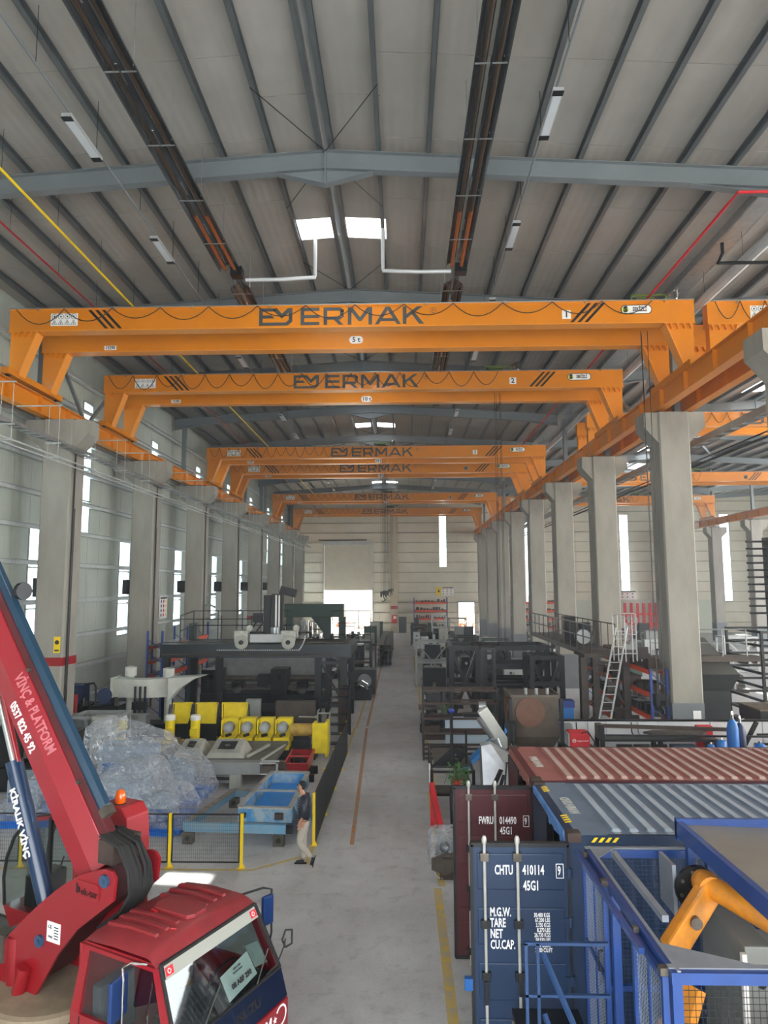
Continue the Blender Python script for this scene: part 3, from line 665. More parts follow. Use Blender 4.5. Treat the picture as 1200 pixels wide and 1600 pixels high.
    # notice sheets standing behind the glass
    n = MB().quad(W(.47, .60, -.02), W(.78, .52, -.02), W(.80, .88, -.02), W(.49, .96, -.02), .003).obj('permit_sheet', 'pwhite', T)
    e = rot.to_matrix() @ Matrix.Rotation(R(3), 3, 'Z')
    text('08 ABF 290', .075, 'pblack', n, W(.64, .80, .002), e.to_euler(), bold=.003)
    text('TICARI ARAC', .03, 'pblack', n, W(.63, .66, .002), e.to_euler()); text('GIRIS IZIN', .03, 'pblack', n, W(.63, .61, .002), e.to_euler())
    MB().quad(W(.80, .45, -.05), W(.93, .50, -.05), W(.95, .85, -.05), W(.82, .8, -.05), .004).obj('paper', 'lgrey', T)
    # dashboard, seats, wheel
    MB().box(.05, .44, -.82, .82, 1.0, 1.32).obj('dashboard', mat('dash', '25272b', .7), T)
    for y in (-.5, .45):
        st = MB().box(-.7, -.15, y - .25, y + .25, .85, 1.0).prism([(-.9, 1.0), (-.72, 1.0), (-.78, 1.6), (-.92, 1.6)], y - .25, y + .25).obj('seat', mat('seat_fabric', '4a4d55', .9), T, bevel=.03)
    MB().path([(-.05 + .2 * math.cos(a) * .5, .45 + .2 * math.sin(a), 1.38 + .2 * math.cos(a) * .8) for a in [k * math.pi / 8 for k in range(17)]], .015, 6).obj('steering_wheel', 'rubber', T)
    # side windows, doors, mirrors
    for s in (-1, 1):
        MB().add([(-.92, s * .885, 1.38), (.36, s * .885, 1.38), (.19, s * .845, 1.72), (.04, s * .81, 2.0), (-.9, s * .81, 2.0)], [(0, 1, 2, 3, 4)]).obj('side_window', gl, T)
        d = MB().bar((-.93, s * .905, .62), (-.93, s * .905, 1.34), .008).bar((.35, s * .905, .62), (.38, s * .905, 1.34), .008).bar((-.93, s * .905, .62), (.35, s * .905, .62), .008).box(-.85, -.65, s * .9 - .02, s * .9 + .02, 1.22, 1.26).obj('door_seam', 'rubber', T)
    mb = mat('mirror_blue', '0e2f60', .35)
    m = MB().cb((-.17, -1.05, 1.80), (.05, .28, .42), rz=R(12)).obj('door_mirror', mb, T, bevel=.018); MB().path([(.02, -.84, 2.08), (-.1, -.96, 2.12), (-.13, -1.04, 2.1), (-.11, -1.04, 1.98), (-.11, -1.04, 1.5), (.1, -.9, 1.36)], .012, 6).obj('mirror_arm', 'chrome', m)
    m = MB().cb((.11, 1.14, 1.86), (.06, .17, .36), rz=R(-12)).obj('door_mirror', mb, T, bevel=.018); MB().path([(-.12, .78, 2.12), (.05, 1.12, 2.13), (.13, 1.2, 2.1), (.13, 1.2, 1.68), (.18, 1.14, 1.6), (.3, .9, 1.5)], .014, 6).obj('mirror_arm', 'rubber', m)
    MB().path([(.5, .62, 1.4), (.62, .66, 1.52), (.68, .72, 1.72), (.66, .78, 1.78)], .01, 6).path([(.66, .78, 1.68), (.7, .86, 1.7), (.7, .86, 1.86), (.66, .78, 1.88), (.64, .74, 1.78), (.66, .78, 1.68)], .013, 6).obj('front_mirror', 'rubber', T)
    MB().bar((.53, -.5, 1.4), (.40, -.1, 1.62), .014).bar((.53, .4, 1.4), (.42, .75, 1.62), .014).obj('wiper', 'chrome', T)
    # front panel
    f = MB().quad((.51, -.88, 1.36), (.51, .88, 1.36), (.60, .89, 1.06), (.60, -.89, 1.06), -.02).obj('front_panel', mat('navy_panel', '101b33', .25, coat=.5), T)
    rf2 = Matrix((Vector((0, 1, 0)), Vector((-.28, 0, .96)), Vector((.96, 0, .28)))).transposed().to_euler()
    text('ISUZU', .13, 'pblack', f, (.575, .2, 1.22), rf2, sx=1.2, bold=.004, name='lettering')
    g = MB().box(.60, .64, -.88, .88, .62, 1.06).obj('grille_panel', tr, T, bevel=.01)
    text('PLATFORM', .26, 'pwhite', g, (.648, .14, .89), (R(90), 0, R(90)), sx=.62, bold=.012)
    c = MB()
    for k in range(18):
        t0, t1 = math.pi * (-.4 + 1.5 * k / 18) - .9, math.pi * (-.4 + 1.5 * (k + 1) / 18) - .9
        c.bar((.65, .72 + .1 * math.cos(t0), .93 + .11 * math.sin(t0)), (.65, .72 + .1 * math.cos(t1), .93 + .11 * math.sin(t1)), .022, .004, (1, 0, 0))
    c.prism([(.60 + (.045 if k % 2 == 0 else .018) * math.sin(k * math.pi / 5), .93 + (.045 if k % 2 == 0 else .018) * math.cos(k * math.pi / 5)) for k in range(10)], .648, .652, 'x').obj('crescent_and_star', 'pwhite', g)
    MB().box(.6, .74, -.92, .92, .38, .6).obj('bumper', 'dsteel2', T, bevel=.02)
    for s in (-1, 1):
        MB().box(.62, .66, s * .72 - .12, s * .72 + .12, .64, .78).obj('headlight', 'chrome', T, bevel=.01)
        for x in (-.2, -3.6):
            wh = MB().lathe([(.1, -.11), (.36, -.11), (.39, -.07), (.39, .07), (.36, .11), (.1, .11)], (x, s * .8, .39), 20, 'y').obj('wheel', 'rubber', T, smooth=True); MB().lathe([(.2, -.115), (.2, .115)], (x, s * .8, .39), 14, 'y').obj('rim', 'galv', wh)
    # chassis and chequer deck
    MB().box(-5.4, .4, -.42, -.32, .5, .68).box(-5.4, .4, .32, .42, .5, .68).obj('chassis', 'dsteel2', T)
    MB().box(-5.5, -1.15, -1.0, 1.0, .68, .74).obj('deck', mat('chequer_plate', '6b6c68', .4, .5, '474845', 40, .6, .3, 60), T)
    MB().box(-5.5, -1.15, -1.03, -1.0, .6, .76).box(-5.5, -1.15, 1.0, 1.03, .6, .76).obj('deck_edge', 'dsteel2', T)
    MB().path([(-1.3, -.95, .75), (-1.3, -.95, 1.05), (-1.25, -.8, 1.1), (-1.25, -.6, 1.1)], .012, 6).obj('hose_loop', 'rubber', T)
    # slewing ring and turret
    MB().lathe([(.86, .74), (.86, .9), (.8, .92)], (-2.45, 0, 0), 40).obj('slewing_ring', mat('ring_beige', '9a8a72', .7, 0, '6b5f50', 4, .6), T)
    poly = [(-3.25, .9), (-3.22, 1.2), (-2.98, 1.52), (-2.66, 1.81), (-2.4, 2.02), (-2.12, 2.23), (-1.9, 2.38), (-1.66, 2.51), (-1.4, 2.61), (-1.22, 2.66), (-1.1, 2.65), (-1.03, 2.58), (-1.06, 2.31), (-1.67, 1.86), (-2.0, 1.5), (-2.2, 1.2), (-2.4, .9)]
    for s in (-1, 1):
        p = MB().prism(poly, s * .35 - .02, s * .35 + .02).obj('turret_side_plate', tr, T, bevel=.006)
        for x, z in ((-1.2, 2.53), (-2.34, 1.59)): MB().lathe([(.075, -.03), (.075, .03)], (x, s * .38, z), 16, 'y').lathe([(.03, -.045), (.03, .045)], (x, s * .38, z), 10, 'y').obj('pivot_pin', mat('pin_blue', '3a5674', .4, .4), p)
        if s < 0:
            lg = MB().prism([(-1.69, 2.26), (-1.33, 2.26), (-1.29, 2.3), (-1.29, 2.42), (-1.33, 2.46), (-1.69, 2.46), (-1.73, 2.42), (-1.73, 2.3)], -.385, -.37).obj('maker_plate', tr, p, bevel=.004)
            text('ek-tur', .12, 'pblack', lg, (-1.46, -.39, 2.34), bold=.001); text('b', .15, 'pblack', lg, (-1.66, -.39, 2.36), bold=.006)
            cp = MB().box(-2.22, -1.97, -.377, -.37, 1.62, 1.86).obj('type_plate', 'pwhite', p); text('CE', .06, 'pblack', cp, (-2.16, -.382, 1.8)); text('1943', .045, 'pblack', cp, (-2.15, -.382, 1.68))
            for k in range(5): text('mmm-mmm', .025, 'pblack', cp, (-2.04, -.382, 1.68 + .035 * k)) if False else MB().box(-2.08, -2.0, -.382, -.378, 1.67 + .033 * k, 1.68 + .033 * k).obj('print_line', 'pblack', cp)
    MB().prism([(q[0] + .05, q[1] - .03) for q in poly[2:9]] + [(-1.3, 2.2), (-1.9, 1.75), (-2.5, 1.0), (-3.0, 1.0)], -.3, .3).obj('turret_core', mat('dark_red', '4a0c12', .5, 0, '201012', 3, .7), T)
    MB().lathe([(.18, -.15), (.26, -.12), (.26, .12), (.18, .15)], (-3.1, -.1, 1.25), 16, 'y').box(-3.3, -3.05, -.4, -.2, 1.15, 1.5).obj('slew_drive', 'rawsteel', T)
    MB().tube((-2.9, -.3, .92), (-2.9, -.3, 1.5), .11, 14).tube((-2.65, -.42, .92), (-2.55, -.42, 1.25), .09, 12).obj('drive_casing', tr, T, smooth=True)
    # dark hose drum and hose bundle at the back of the boom foot
    b = MB(); random.seed(5)
    for k in range(13):
        y = -.2 + .03 * k; o = random.uniform(-.1, .1)
        b.path([(-1.55 + o, y, 2.95), (-1.22 + o, y, 2.86), (-1.02 + o * .5, y, 2.6), (-.98, y + .01, 2.35), (-1.12, y, 2.12), (-1.5, y, 1.85)], .022, 6)
    b.obj('hose_bundle', 'rubber', T, smooth=True)
    MB().box(-1.55, -1.28, -.2, .25, 2.62, 2.9).obj('boom_foot_block', 'rsteel', T)
    # boom
    B0 = Vector((-1.70, 0, 2.40)); d = Vector((-.63, 0, .777)); nn = Vector((.777, 0, .63))
    def P(s, t, y): return B0 + d * s + nn * t + Vector((0, y, 0))
    def hexbox(s0, s1, prof, name, m, par):
        q = MB(); k = len(prof); vs = [P(s0, t, y) for t, y in prof] + [P(s1, t, y) for t, y in prof]
        q.add(vs, [tuple(range(k)), tuple(reversed(range(k, 2 * k)))] + [(i, k + i, k + (i + 1) % k, (i + 1) % k) for i in range(k)]); return q.obj(name, m, par, bevel=.012)
    bo = hexbox(.0, 6.6, [(-.13, -.24), (-.13, .04), (.15, .04), (.38, -.02), (.38, -.12), (.15, -.24)], 'boom', mat('boom_red', '8f1222', .35, 0, '7d0f1c', 1, .5, coat=.5), T)
    hexbox(.25, 7.2, [(.38, -.11), (.38, .04), (.5, .04), (.5, -.09)], 'boom_inner', mat('boom_dark_red', '561219', .45, 0, '2a0d10', 3, .7), bo)
    q = MB()
    for s in (1.1, 2.9, 4.4): q.lathe([(.03, -.03), (.03, .03)], P(s, .43, -.12), 8, 'y')
    q.obj('guide_bolt', 'rawsteel', bo)
    jb = hexbox(.62, 6.9, [(.49, -.08), (.49, .03), (.55, .06), (.62, .03), (.62, -.06), (.55, -.1)], 'jib', mat('jib_blue', '10354c', .45, 0, '0c2a3e', 2, .5, coat=.3), bo)
    MB().add([P(.5, .47, -.09), P(.62, .47, -.09), P(.62, .62, -.09), P(.5, .62, -.09), P(.5, .47, .05), P(.62, .47, .05), P(.62, .62, .05), P(.5, .62, .05)], [(0, 1, 2, 3), (7, 6, 5, 4), (0, 4, 5, 1), (1, 5, 6, 2), (2, 6, 7, 3), (3, 7, 4, 0)]).obj('jib_end_bracket', 'rawsteel', jb)
    # lettering along the boom, read from the near side
    rt = Matrix((-d, nn, Vector((0, -1, 0)))).transposed().to_euler()
    
    sl = Vector((0, -.8, -.6)); tn = (P(0, .38, -.12) - P(0, .15, -.24)).normalized(); nrm = (-d).cross(tn)
    rt2 = Matrix((-d, tn, nrm)).transposed().to_euler()
    text('VİNÇ & PLATFORM', .19, mat_name('faded_letter', 'b8666c'), bo, P(2.3, .262, -.18) + nrm.normalized() * .006, rt2, sx=.78, bold=.005); text('0537 822 45 92', .2, 'pwhite', bo, P(2.25, .02, -.245), rt, sx=.62, bold=.006)
    wn = MB().prism([(0, 0), (.12, 0), (.12, .12), (0, .12)], 0, .004); 
    # winch light / work lamp on top
    MB().lathe([(.06, -.1), (.13, .0), (.13, .08)], P(4.05, .78, 0), 12, 'x').obj('work_lamp', 'dsteel2', bo)
    # lift cylinder
    c0, c1, c2 = Vector((-2.5, -.1, 1.65)), Vector((-3.45, -.1, 3.63)), Vector((-4.35, -.1, 5.5))
    cy = MB().tube(c0, c1, .115, 20).obj('lift_cylinder', mat('cyl_blue', '0e2c4a', .3, coat=.4), T, smooth=True)
    MB().tube(c1, c2, .05, 12).obj('cylinder_rod', 'chrome', cy, smooth=True); MB().tube(c1 + Vector((.1, 0, 0)), c2 + Vector((.12, 0, 0)), .04, 10).obj('hydraulic_pipe', tr, cy, smooth=True)
    cd_ = (c1 - c0).normalized(); cn = Vector((cd_.z, 0, -cd_.x)); rt = Matrix((-cd_, -cn.cross(Vector((0, -1, 0))).cross(Vector((0, -1, 0))), Vector((0, -1, 0)))).transposed()
    yy = Vector((0, -1, 0)).cross(-cd_); rt = Matrix((-cd_, yy, Vector((0, -1, 0)))).transposed().to_euler()
    text('KİRALIK VİNÇ', .16, 'pwhite', cy, c0.lerp(c1, .62) + Vector((0, -.122, 0)), rt, sx=.9, bold=.005, thick=.01)
    # operator cabin with curved glass front
    y0, y1 = .42, 1.18
    pr = [(-4.28, 1.32), (-4.33, 1.7), (-4.28, 2.0), (-4.13, 2.32), (-3.9, 2.55), (-3.65, 2.68), (-3.3, 2.76), (-2.75, 2.78), (-2.7, 1.2), (-2.7, .95), (-4.05, .95)]
    ca = MB().prism([pr[0], (-2.7, 1.32), (-2.7, .95), (-4.05, .95)], y0, y1).prism([(-3.65, 2.68), (-3.3, 2.76), (-2.75, 2.78), (-2.75, 2.72), (-3.3, 2.70), (-3.62, 2.63)], y0, y1).box(-2.78, -2.7, y0, y1, 1.3, 2.74)
    cf_ = MB()
    for y in (y0, y1 - .04):
        for a, c in zip(pr[:6], pr[1:7]): cf_.bar((a[0], y + .02, a[1]), (c[0], y + .02, c[1]), .035)
        cf_.bar((-3.3, y + .02, 1.32), (-3.3, y + .02, 2.74), .05)
    cb_ = ca.obj('operator_cabin', tr, T); cf_.obj('cabin_frame', 'rubber', cb_)
    MB().add([(x, y, z) for y in (y0 + .01, y1 - .01) for x, z in pr[:6]], [(i, i + 1, 7 + i, 6 + i) for i in range(5)]).add([(x, y0 + .015, z) for x, z in pr[:8]] + [(-2.75, y0 + .015, 1.32)], [tuple(range(9))]).add([(x, y1 - .015, z) for x, z in pr[:8]] + [(-2.75, y1 - .015, 1.32)], [tuple(range(9))]).obj('cabin_glass', gl, cb_)
    MB().box(-3.5, -3.0, .6, 1.0, 1.32, 1.55).prism([(-3.05, 1.5), (-2.9, 1.5), (-2.85, 2.15), (-3.0, 2.15)], .6, 1.0).obj('operator_seat', 'dash' if False else M['rubber'], cb_, bevel=.03)
    MB().box(-3.98, -3.7, .55, 1.05, 1.3, 1.75).tube((-3.75, .65, 1.7), (-3.65, .65, 1.95), .015, 6).tube((-3.75, .95, 1.7), (-3.65, .95, 1.95), .015, 6).obj('control_levers', 'dsteel2', cb_)
    # red hydraulic housing and beacon
    MB().prism([(-2.42, 2.3), (-2.42, 2.98), (-2.33, 3.05), (-1.9, 3.05), (-1.78, 2.93), (-1.75, 2.62), (-1.75, 2.3)], .45, .85).obj('hydraulic_cover', mat('cover_red', '9a1f26', .5), T, bevel=.02)
    MB().box(-2.35, -1.8, .45, .85, 1.0, 2.3).lathe([(.07, 0), (.07, .12)], (-1.78, .65, 2.2), 12, 'x').obj('hydraulic_tank', 'dsteel', T)
    MB().prism([(-1.75, 1.5), (-1.75, 2.1), (-1.68, 2.2), (-1.6, 2.1), (-1.58, 1.65), (-1.66, 1.5)], .3, .7).obj('counter_cover', tr, T, bevel=.02)
    MB().lathe([(.06, 3.05), (.075, 3.07), (.075, 3.16), (.055, 3.22), (.02, 3.245)], (-2.08, .6, 0), 16).obj('beacon', mat('beacon_orange', 'f0640a', .15, coat=1), T, smooth=True)
    MB().lathe([(.085, 3.02), (.085, 3.06)], (-2.08, .6, 0), 16).obj('beacon_base', 'dsteel', T)
    # stabiliser post at the left edge of the bed
    MB().box(-4.75, -4.6, -.45, -.25, .74, 2.05).box(-4.9, -4.62, -.47, -.23, 1.9, 2.1).obj('stake_post', 'dsteel', T, bevel=.015)
    return T
def mat_name(n, c): M[n] = mat(n, c, .6); return n
build_truck()
# ================================================================== CONTAINERS
def container(y0, y1, m, roofm, num, lab, bigtext, lab2):
    x0, x1, zt = 2.13, 14.32, 2.9; o = (x0, y0, 0); W_ = y1 - y0
    T = thing('shipping_container', o, lab, 'container')
    # corner posts, rails
    f = MB()
    for x in (x0, x1 - .16):
        for y in (y0, y1 - .16): f.box(x, x + .16, y, y + .16, 0, zt - .12)
    f.box(x0, x1, y0 + .01, y0 + .07, zt - .14, zt - .03).box(x0, x1, y1 - .07, y1 - .01, zt - .14, zt - .03).box(x0, x1, y0 + .01, y0 + .08, .02, .16).box(x0, x1, y1 - .08, y1 - .01, .02, .16)
    f.box(x0, x0 + .12, y0 + .16, y1 - .16, zt - .16, zt - .02).box(x0, x0 + .12, y0 + .16, y1 - .16, .02, .16).box(x1 - .1, x1, y0 + .16, y1 - .16, zt - .14, zt - .02)
    f.obj('frame', m, T, o)
    for x in (x0 - .01, x1 - .17):
        for y in (y0 - .01, y1 - .17):
            for z in (0, zt - .118):
                c = MB().box(x, x + .18, y, y + .178, z, z + .118).obj('corner_casting', 'rsteel', T, o, bevel=.008)
                MB().lathe([(.03, 0), (.03, .002)], (x + .09, y + .09, z + .1185), 10).obj('twistlock_hole', 'black', c, o)
    # corrugated side walls
    def corr(y, s, nm):
        vs = []; fs = []; x = x0 + .16; k = 0; pr = []
        while x < x1 - .2:
            pr += [(x, 0), (x + .07, 0), (x + .14, .036), (x + .21, .036)]; x += .28
        for (px, d) in pr: vs += [(px, y + s * d, .14), (px, y + s * d, zt - .1)]
        for i in range(len(pr) - 1): fs.append((2 * i, 2 * i + 2, 2 * i + 3, 2 * i + 1))
        MB().add(vs, fs).obj(nm, m, T, o)
    corr(y0 + .02, 1, 'side_wall'); corr(y1 - .02, -1, 'side_wall')
    MB().box(x1 - .06, x1 - .03, y0 + .1, y1 - .1, .1, zt - .1).obj('end_wall', m, T, o); MB().box(x0 + .1, x1 - .1, y0 + .08, y1 - .08, .1, .15).obj('container_floor', 'rsteel', T, o)
    # roof: flat end plate then pressed trapezoid corrugations
    MB().box(x0 + .05, x0 + .52, y0 + .03, y1 - .03, zt - .05, zt - .025).obj('roof_end_plate', roofm, T, o)
    pr = []; x = x0 + .52; p = .2285
    while x < x1 - .3: pr += [(x, 0), (x + .075, 0), (x + .105, .028), (x + .19, .028)]; x += p
    vs = []; fs = []; ya, yb = y0 + .05, y1 - .05
    for (px, dz) in pr:
        z = zt - .03
        vs += [(px, ya, z), (px, ya + .1, z), (px, ya + .14, z + dz), (px, yb - .14, z + dz), (px, yb - .1, z), (px, yb, z)]
    for i in range(len(pr) - 1):
        for k in range(5): fs.append((6 * i + k, 6 * i + k + 1, 6 * i + k + 7, 6 * i + k + 6))
    rb = MB().add(vs, fs); rb.mi = [1 if (k // 5) % 4 == 2 else 0 for k in range(len(fs))]; rb.obj('roof', (roofm, mat('pale_top_' + roofm.name, 'bca69d' if 'red' in lab[:10] else 'a4aeb8', .6, .05, '9c7c72' if 'red' in lab[:10] else '8592a0', 2.5, .6)), T, o)  # flat rib tops get a paler mix than the valleys
    text(num, .2, mat_name('stencil', 'b9b9b0'), T, (.3, W_ / 2, zt - .02), (0, 0, R(-90)), sx=.6, bold=.004)
    # ragged welded header over the door opening
    h = MB(); n = 18
    for k in range(n):
        ya, yb = y0 + .16 + (y1 - y0 - .32) * k / n, y0 + .16 + (y1 - y0 - .32) * (k + 1) / n
        h.box(x0 - .03, x0 + .0, ya, yb - .01, zt - .16 - .035 * (k % 3 == 1) - .02 * (k % 2), zt - .03)
    h.obj('door_header', roofm if 'red' in lab else mat('header_blue', '5b8fd0', .5, 0, '34689c', 3, .6), T, o)
    return T, o
def leaf(T, o, m, hx, hy, wid, ang, z0, z1, rods, edge, tx=None, name='door'):
    """door leaf hinged at (hx, hy); ang = direction of the leaf from its hinge; outer face on the -normal side"""
    d = MB().box(0, wid, -.03, .03, z0, z1).obj(name, m, T); d.location = (hx - o[0], hy - o[1], 0); d.rotation_euler = (0, 0, ang)
    for k in range(4):
        z = z0 + (z1 - z0) * (k + .5) / 4
        MB().box(.08, wid - .08, .028, .045, z - .22, z + .22).obj('door_pressing', m, d, bevel=.012)
    MB().box(0, wid, -.04, .045, z1 - .03, z1 + .02).box(wid - .03, wid + .01, -.04, .045, z0, z1).box(0, .03, -.04, .045, z0, z1).box(0, wid, -.04, .045, z0 - .02, z0 + .03).obj('door_gasket', edge, d)
    for r in rods:
        b = MB().tube((r, .075, z0 - .06), (r, .075, z1 + .08), .02, 12); b.lathe([(.03, 0), (.034, .05), (.02, .09)], (r, .075, z1 + .03), 10).lathe([(.03, 0), (.03, .07)], (r, .075, z0 - .1), 10)
        q = b.obj('locking_bar', mat('bar_galv', 'b4b5ae', .4, .3, '8c8a80', 6, .6), d, smooth=True)
        for z in (z1 - .14, (z0 + z1) / 2 - .25, z0 + .12, z1 - .95): MB().box(r - .055, r + .055, .045, .1, z - .05, z + .05).obj('bar_keeper', 'rawsteel' if z > z1 - .2 else 'dsteel2', q, bevel=.006)
    MB().box(rods[0] - .03, rods[0] + .02, .09, .115, z0 + .85, z0 + 1.12).box(rods[-1] - .02, rods[-1] + .03, .09, .115, z0 + .75, z0 + 1.02).obj('bar_handle', 'dsteel2', d)
    for z in (z0 + .3, z0 + 1.0, z0 + 1.7, z1 - .35): MB().tube((0, .03, z - .06), (0, .03, z + .06), .03, 8).box(0, .12, .03, .05, z - .05, z + .05).obj('hinge', m, d)
    return d
bluem = mat('container_blue', '0e2c4c', .45, 0, '0a2038', 1.2, .6, .1, 6); redm = mat('container_red', '54161b', .5, 0, '421015', 1.2, .5, .1, 6)
broof = mat('container_roof_blue', '6b7f94', .38, .1, '55687c', 2.5, .7); rroof = mat('container_roof_red', '9a5f58', .6, 0, '84483f', 2.5, .7)
TB, oB = container(9.25, 11.66, bluem, broof, 'CHTU 410114', 'blue shipping container, the nearer of the two, with grey blue ribbed roof', None, None)
TR, oR = container(11.74, 14.15, redm, rroof, 'FWRU 014490', 'red shipping container behind the blue one, with faded pink ribbed roof', None, None)
d = leaf(TB, oB, bluem, 2.12, 9.22, 1.26, R(180), .14, 2.78, (.67, 1.09), 'dsteel2')   # outer face turned to the camera
def dt(d, s, size, x, z, sx=.62, bold=.006, align='LEFT'): return text(s, size, 'pwhite', d, (x, .05, z), (R(90), 0, R(180)), sx=sx, bold=bold, align=align)
dt(d, 'CHTU', .165, 0.96, 2.47, .52, .003); dt(d, '410114', .165, .605, 2.47, .56, .003); dt(d, '45G1', .165, .6, 2.28, .56, .003)
b = MB()
for a, c in (((.085, 2.38), (.085, 2.55)), ((.175, 2.38), (.175, 2.55)), ((.085, 2.55), (.175, 2.55)), ((.085, 2.38), (.175, 2.38))): b.bar((a[0], .05, a[1]), (c[0], .05, c[1]), .008, .004, (0, 1, 0))
b.obj('check_digit_box', 'pwhite', d); dt(d, '9', .15, .158, 2.465, .56, .003)
for k, s in enumerate(('M.G.W.', 'TARE', 'NET', 'CU.CAP.')): dt(d, s, .15, 1.03, 1.96 - .13 * k, .56, .003)
for k, s in enumerate(('30.480 KGS', '67.200 LBS', '3.750 KGS', '8.270 LBS', '26.730 KGS', '58.930 LBS', '76.4 CU.M.', '2.700 CU.FT')): dt(d, s, .07, .27 if k != 7 else .25, 1.93 - .06 * k, .6, .001, 'RIGHT')
MB().box(.72, .78, .045, .06, .52, .68).obj('lock_plate', 'rawsteel', d); MB().box(1.26, 1.36, -.03, .05, 1.02, 1.16).obj('hasp', 'blue', d)
d2_ = leaf(TB, oB, bluem, 2.12, 11.5, 1.12, R(-90), .16, 2.74, (.2, .45, .75, .95), 'dsteel2')
d = leaf(TR, oR, mat('container_door_red', '481419', .45, 0, '380e13', 1.2, .5), 2.12, 11.70, 1.3, R(180), .14, 2.78, (.62, 1.05), 'dsteel2')
dt(d, 'FWRU', .165, .89, 2.26, .52, .003); dt(d, '014490', .165, .55, 2.26, .56, .003); dt(d, '45G1', .165, .545, 2.10, .56, .003)
b = MB()
for a, c in (((.07, 2.17), (.07, 2.34)), ((.16, 2.17), (.16, 2.34)), ((.07, 2.34), (.16, 2.34)), ((.07, 2.17), (.16, 2.17))): b.bar((a[0], .05, a[1]), (c[0], .05, c[1]), .008, .004, (0, 1, 0))
b.obj('check_digit_box', 'pwhite', d); dt(d, '9', .15, .143, 2.25, .56, .003)
leaf(TR, oR, redm, 2.12, 14.0, 1.15, R(-90), .16, 2.74, (.25, .55, .8), 'dsteel2')
# hazard marks on the blue roof corners and rail
def hazard(T, o, c, L, w, ax, n):
    p = MB()
    if ax == 'y':
        for k in range(n): y = c[1] + L * k / n; p.quad((c[0], y, c[2]), (c[0] + w, y + .05, c[2]), (c[0] + w, y + .05 + L / n * .5, c[2]), (c[0], y + L / n * .5, c[2]), .003)
    else:
        for k in range(n): x = c[0] + L * k / n; p.quad((x, c[1], c[2]), (x + L / n * .5, c[1], c[2]), (x + L / n * .5 + .05, c[1], c[2] + w), (x + .05, c[1], c[2] + w), -.003)
    p.obj('hazard_mark', 'pyel', T, o)
hazard(TB, oB, (2.2, 11.1, 2.878), .3, .1, 'y', 4); hazard(TB, oB, (2.2, 9.7, 2.878), .35, .1, 'y', 4); hazard(TB, oB, (2.42, 9.245, 2.79), .36, .06, 'x', 4)

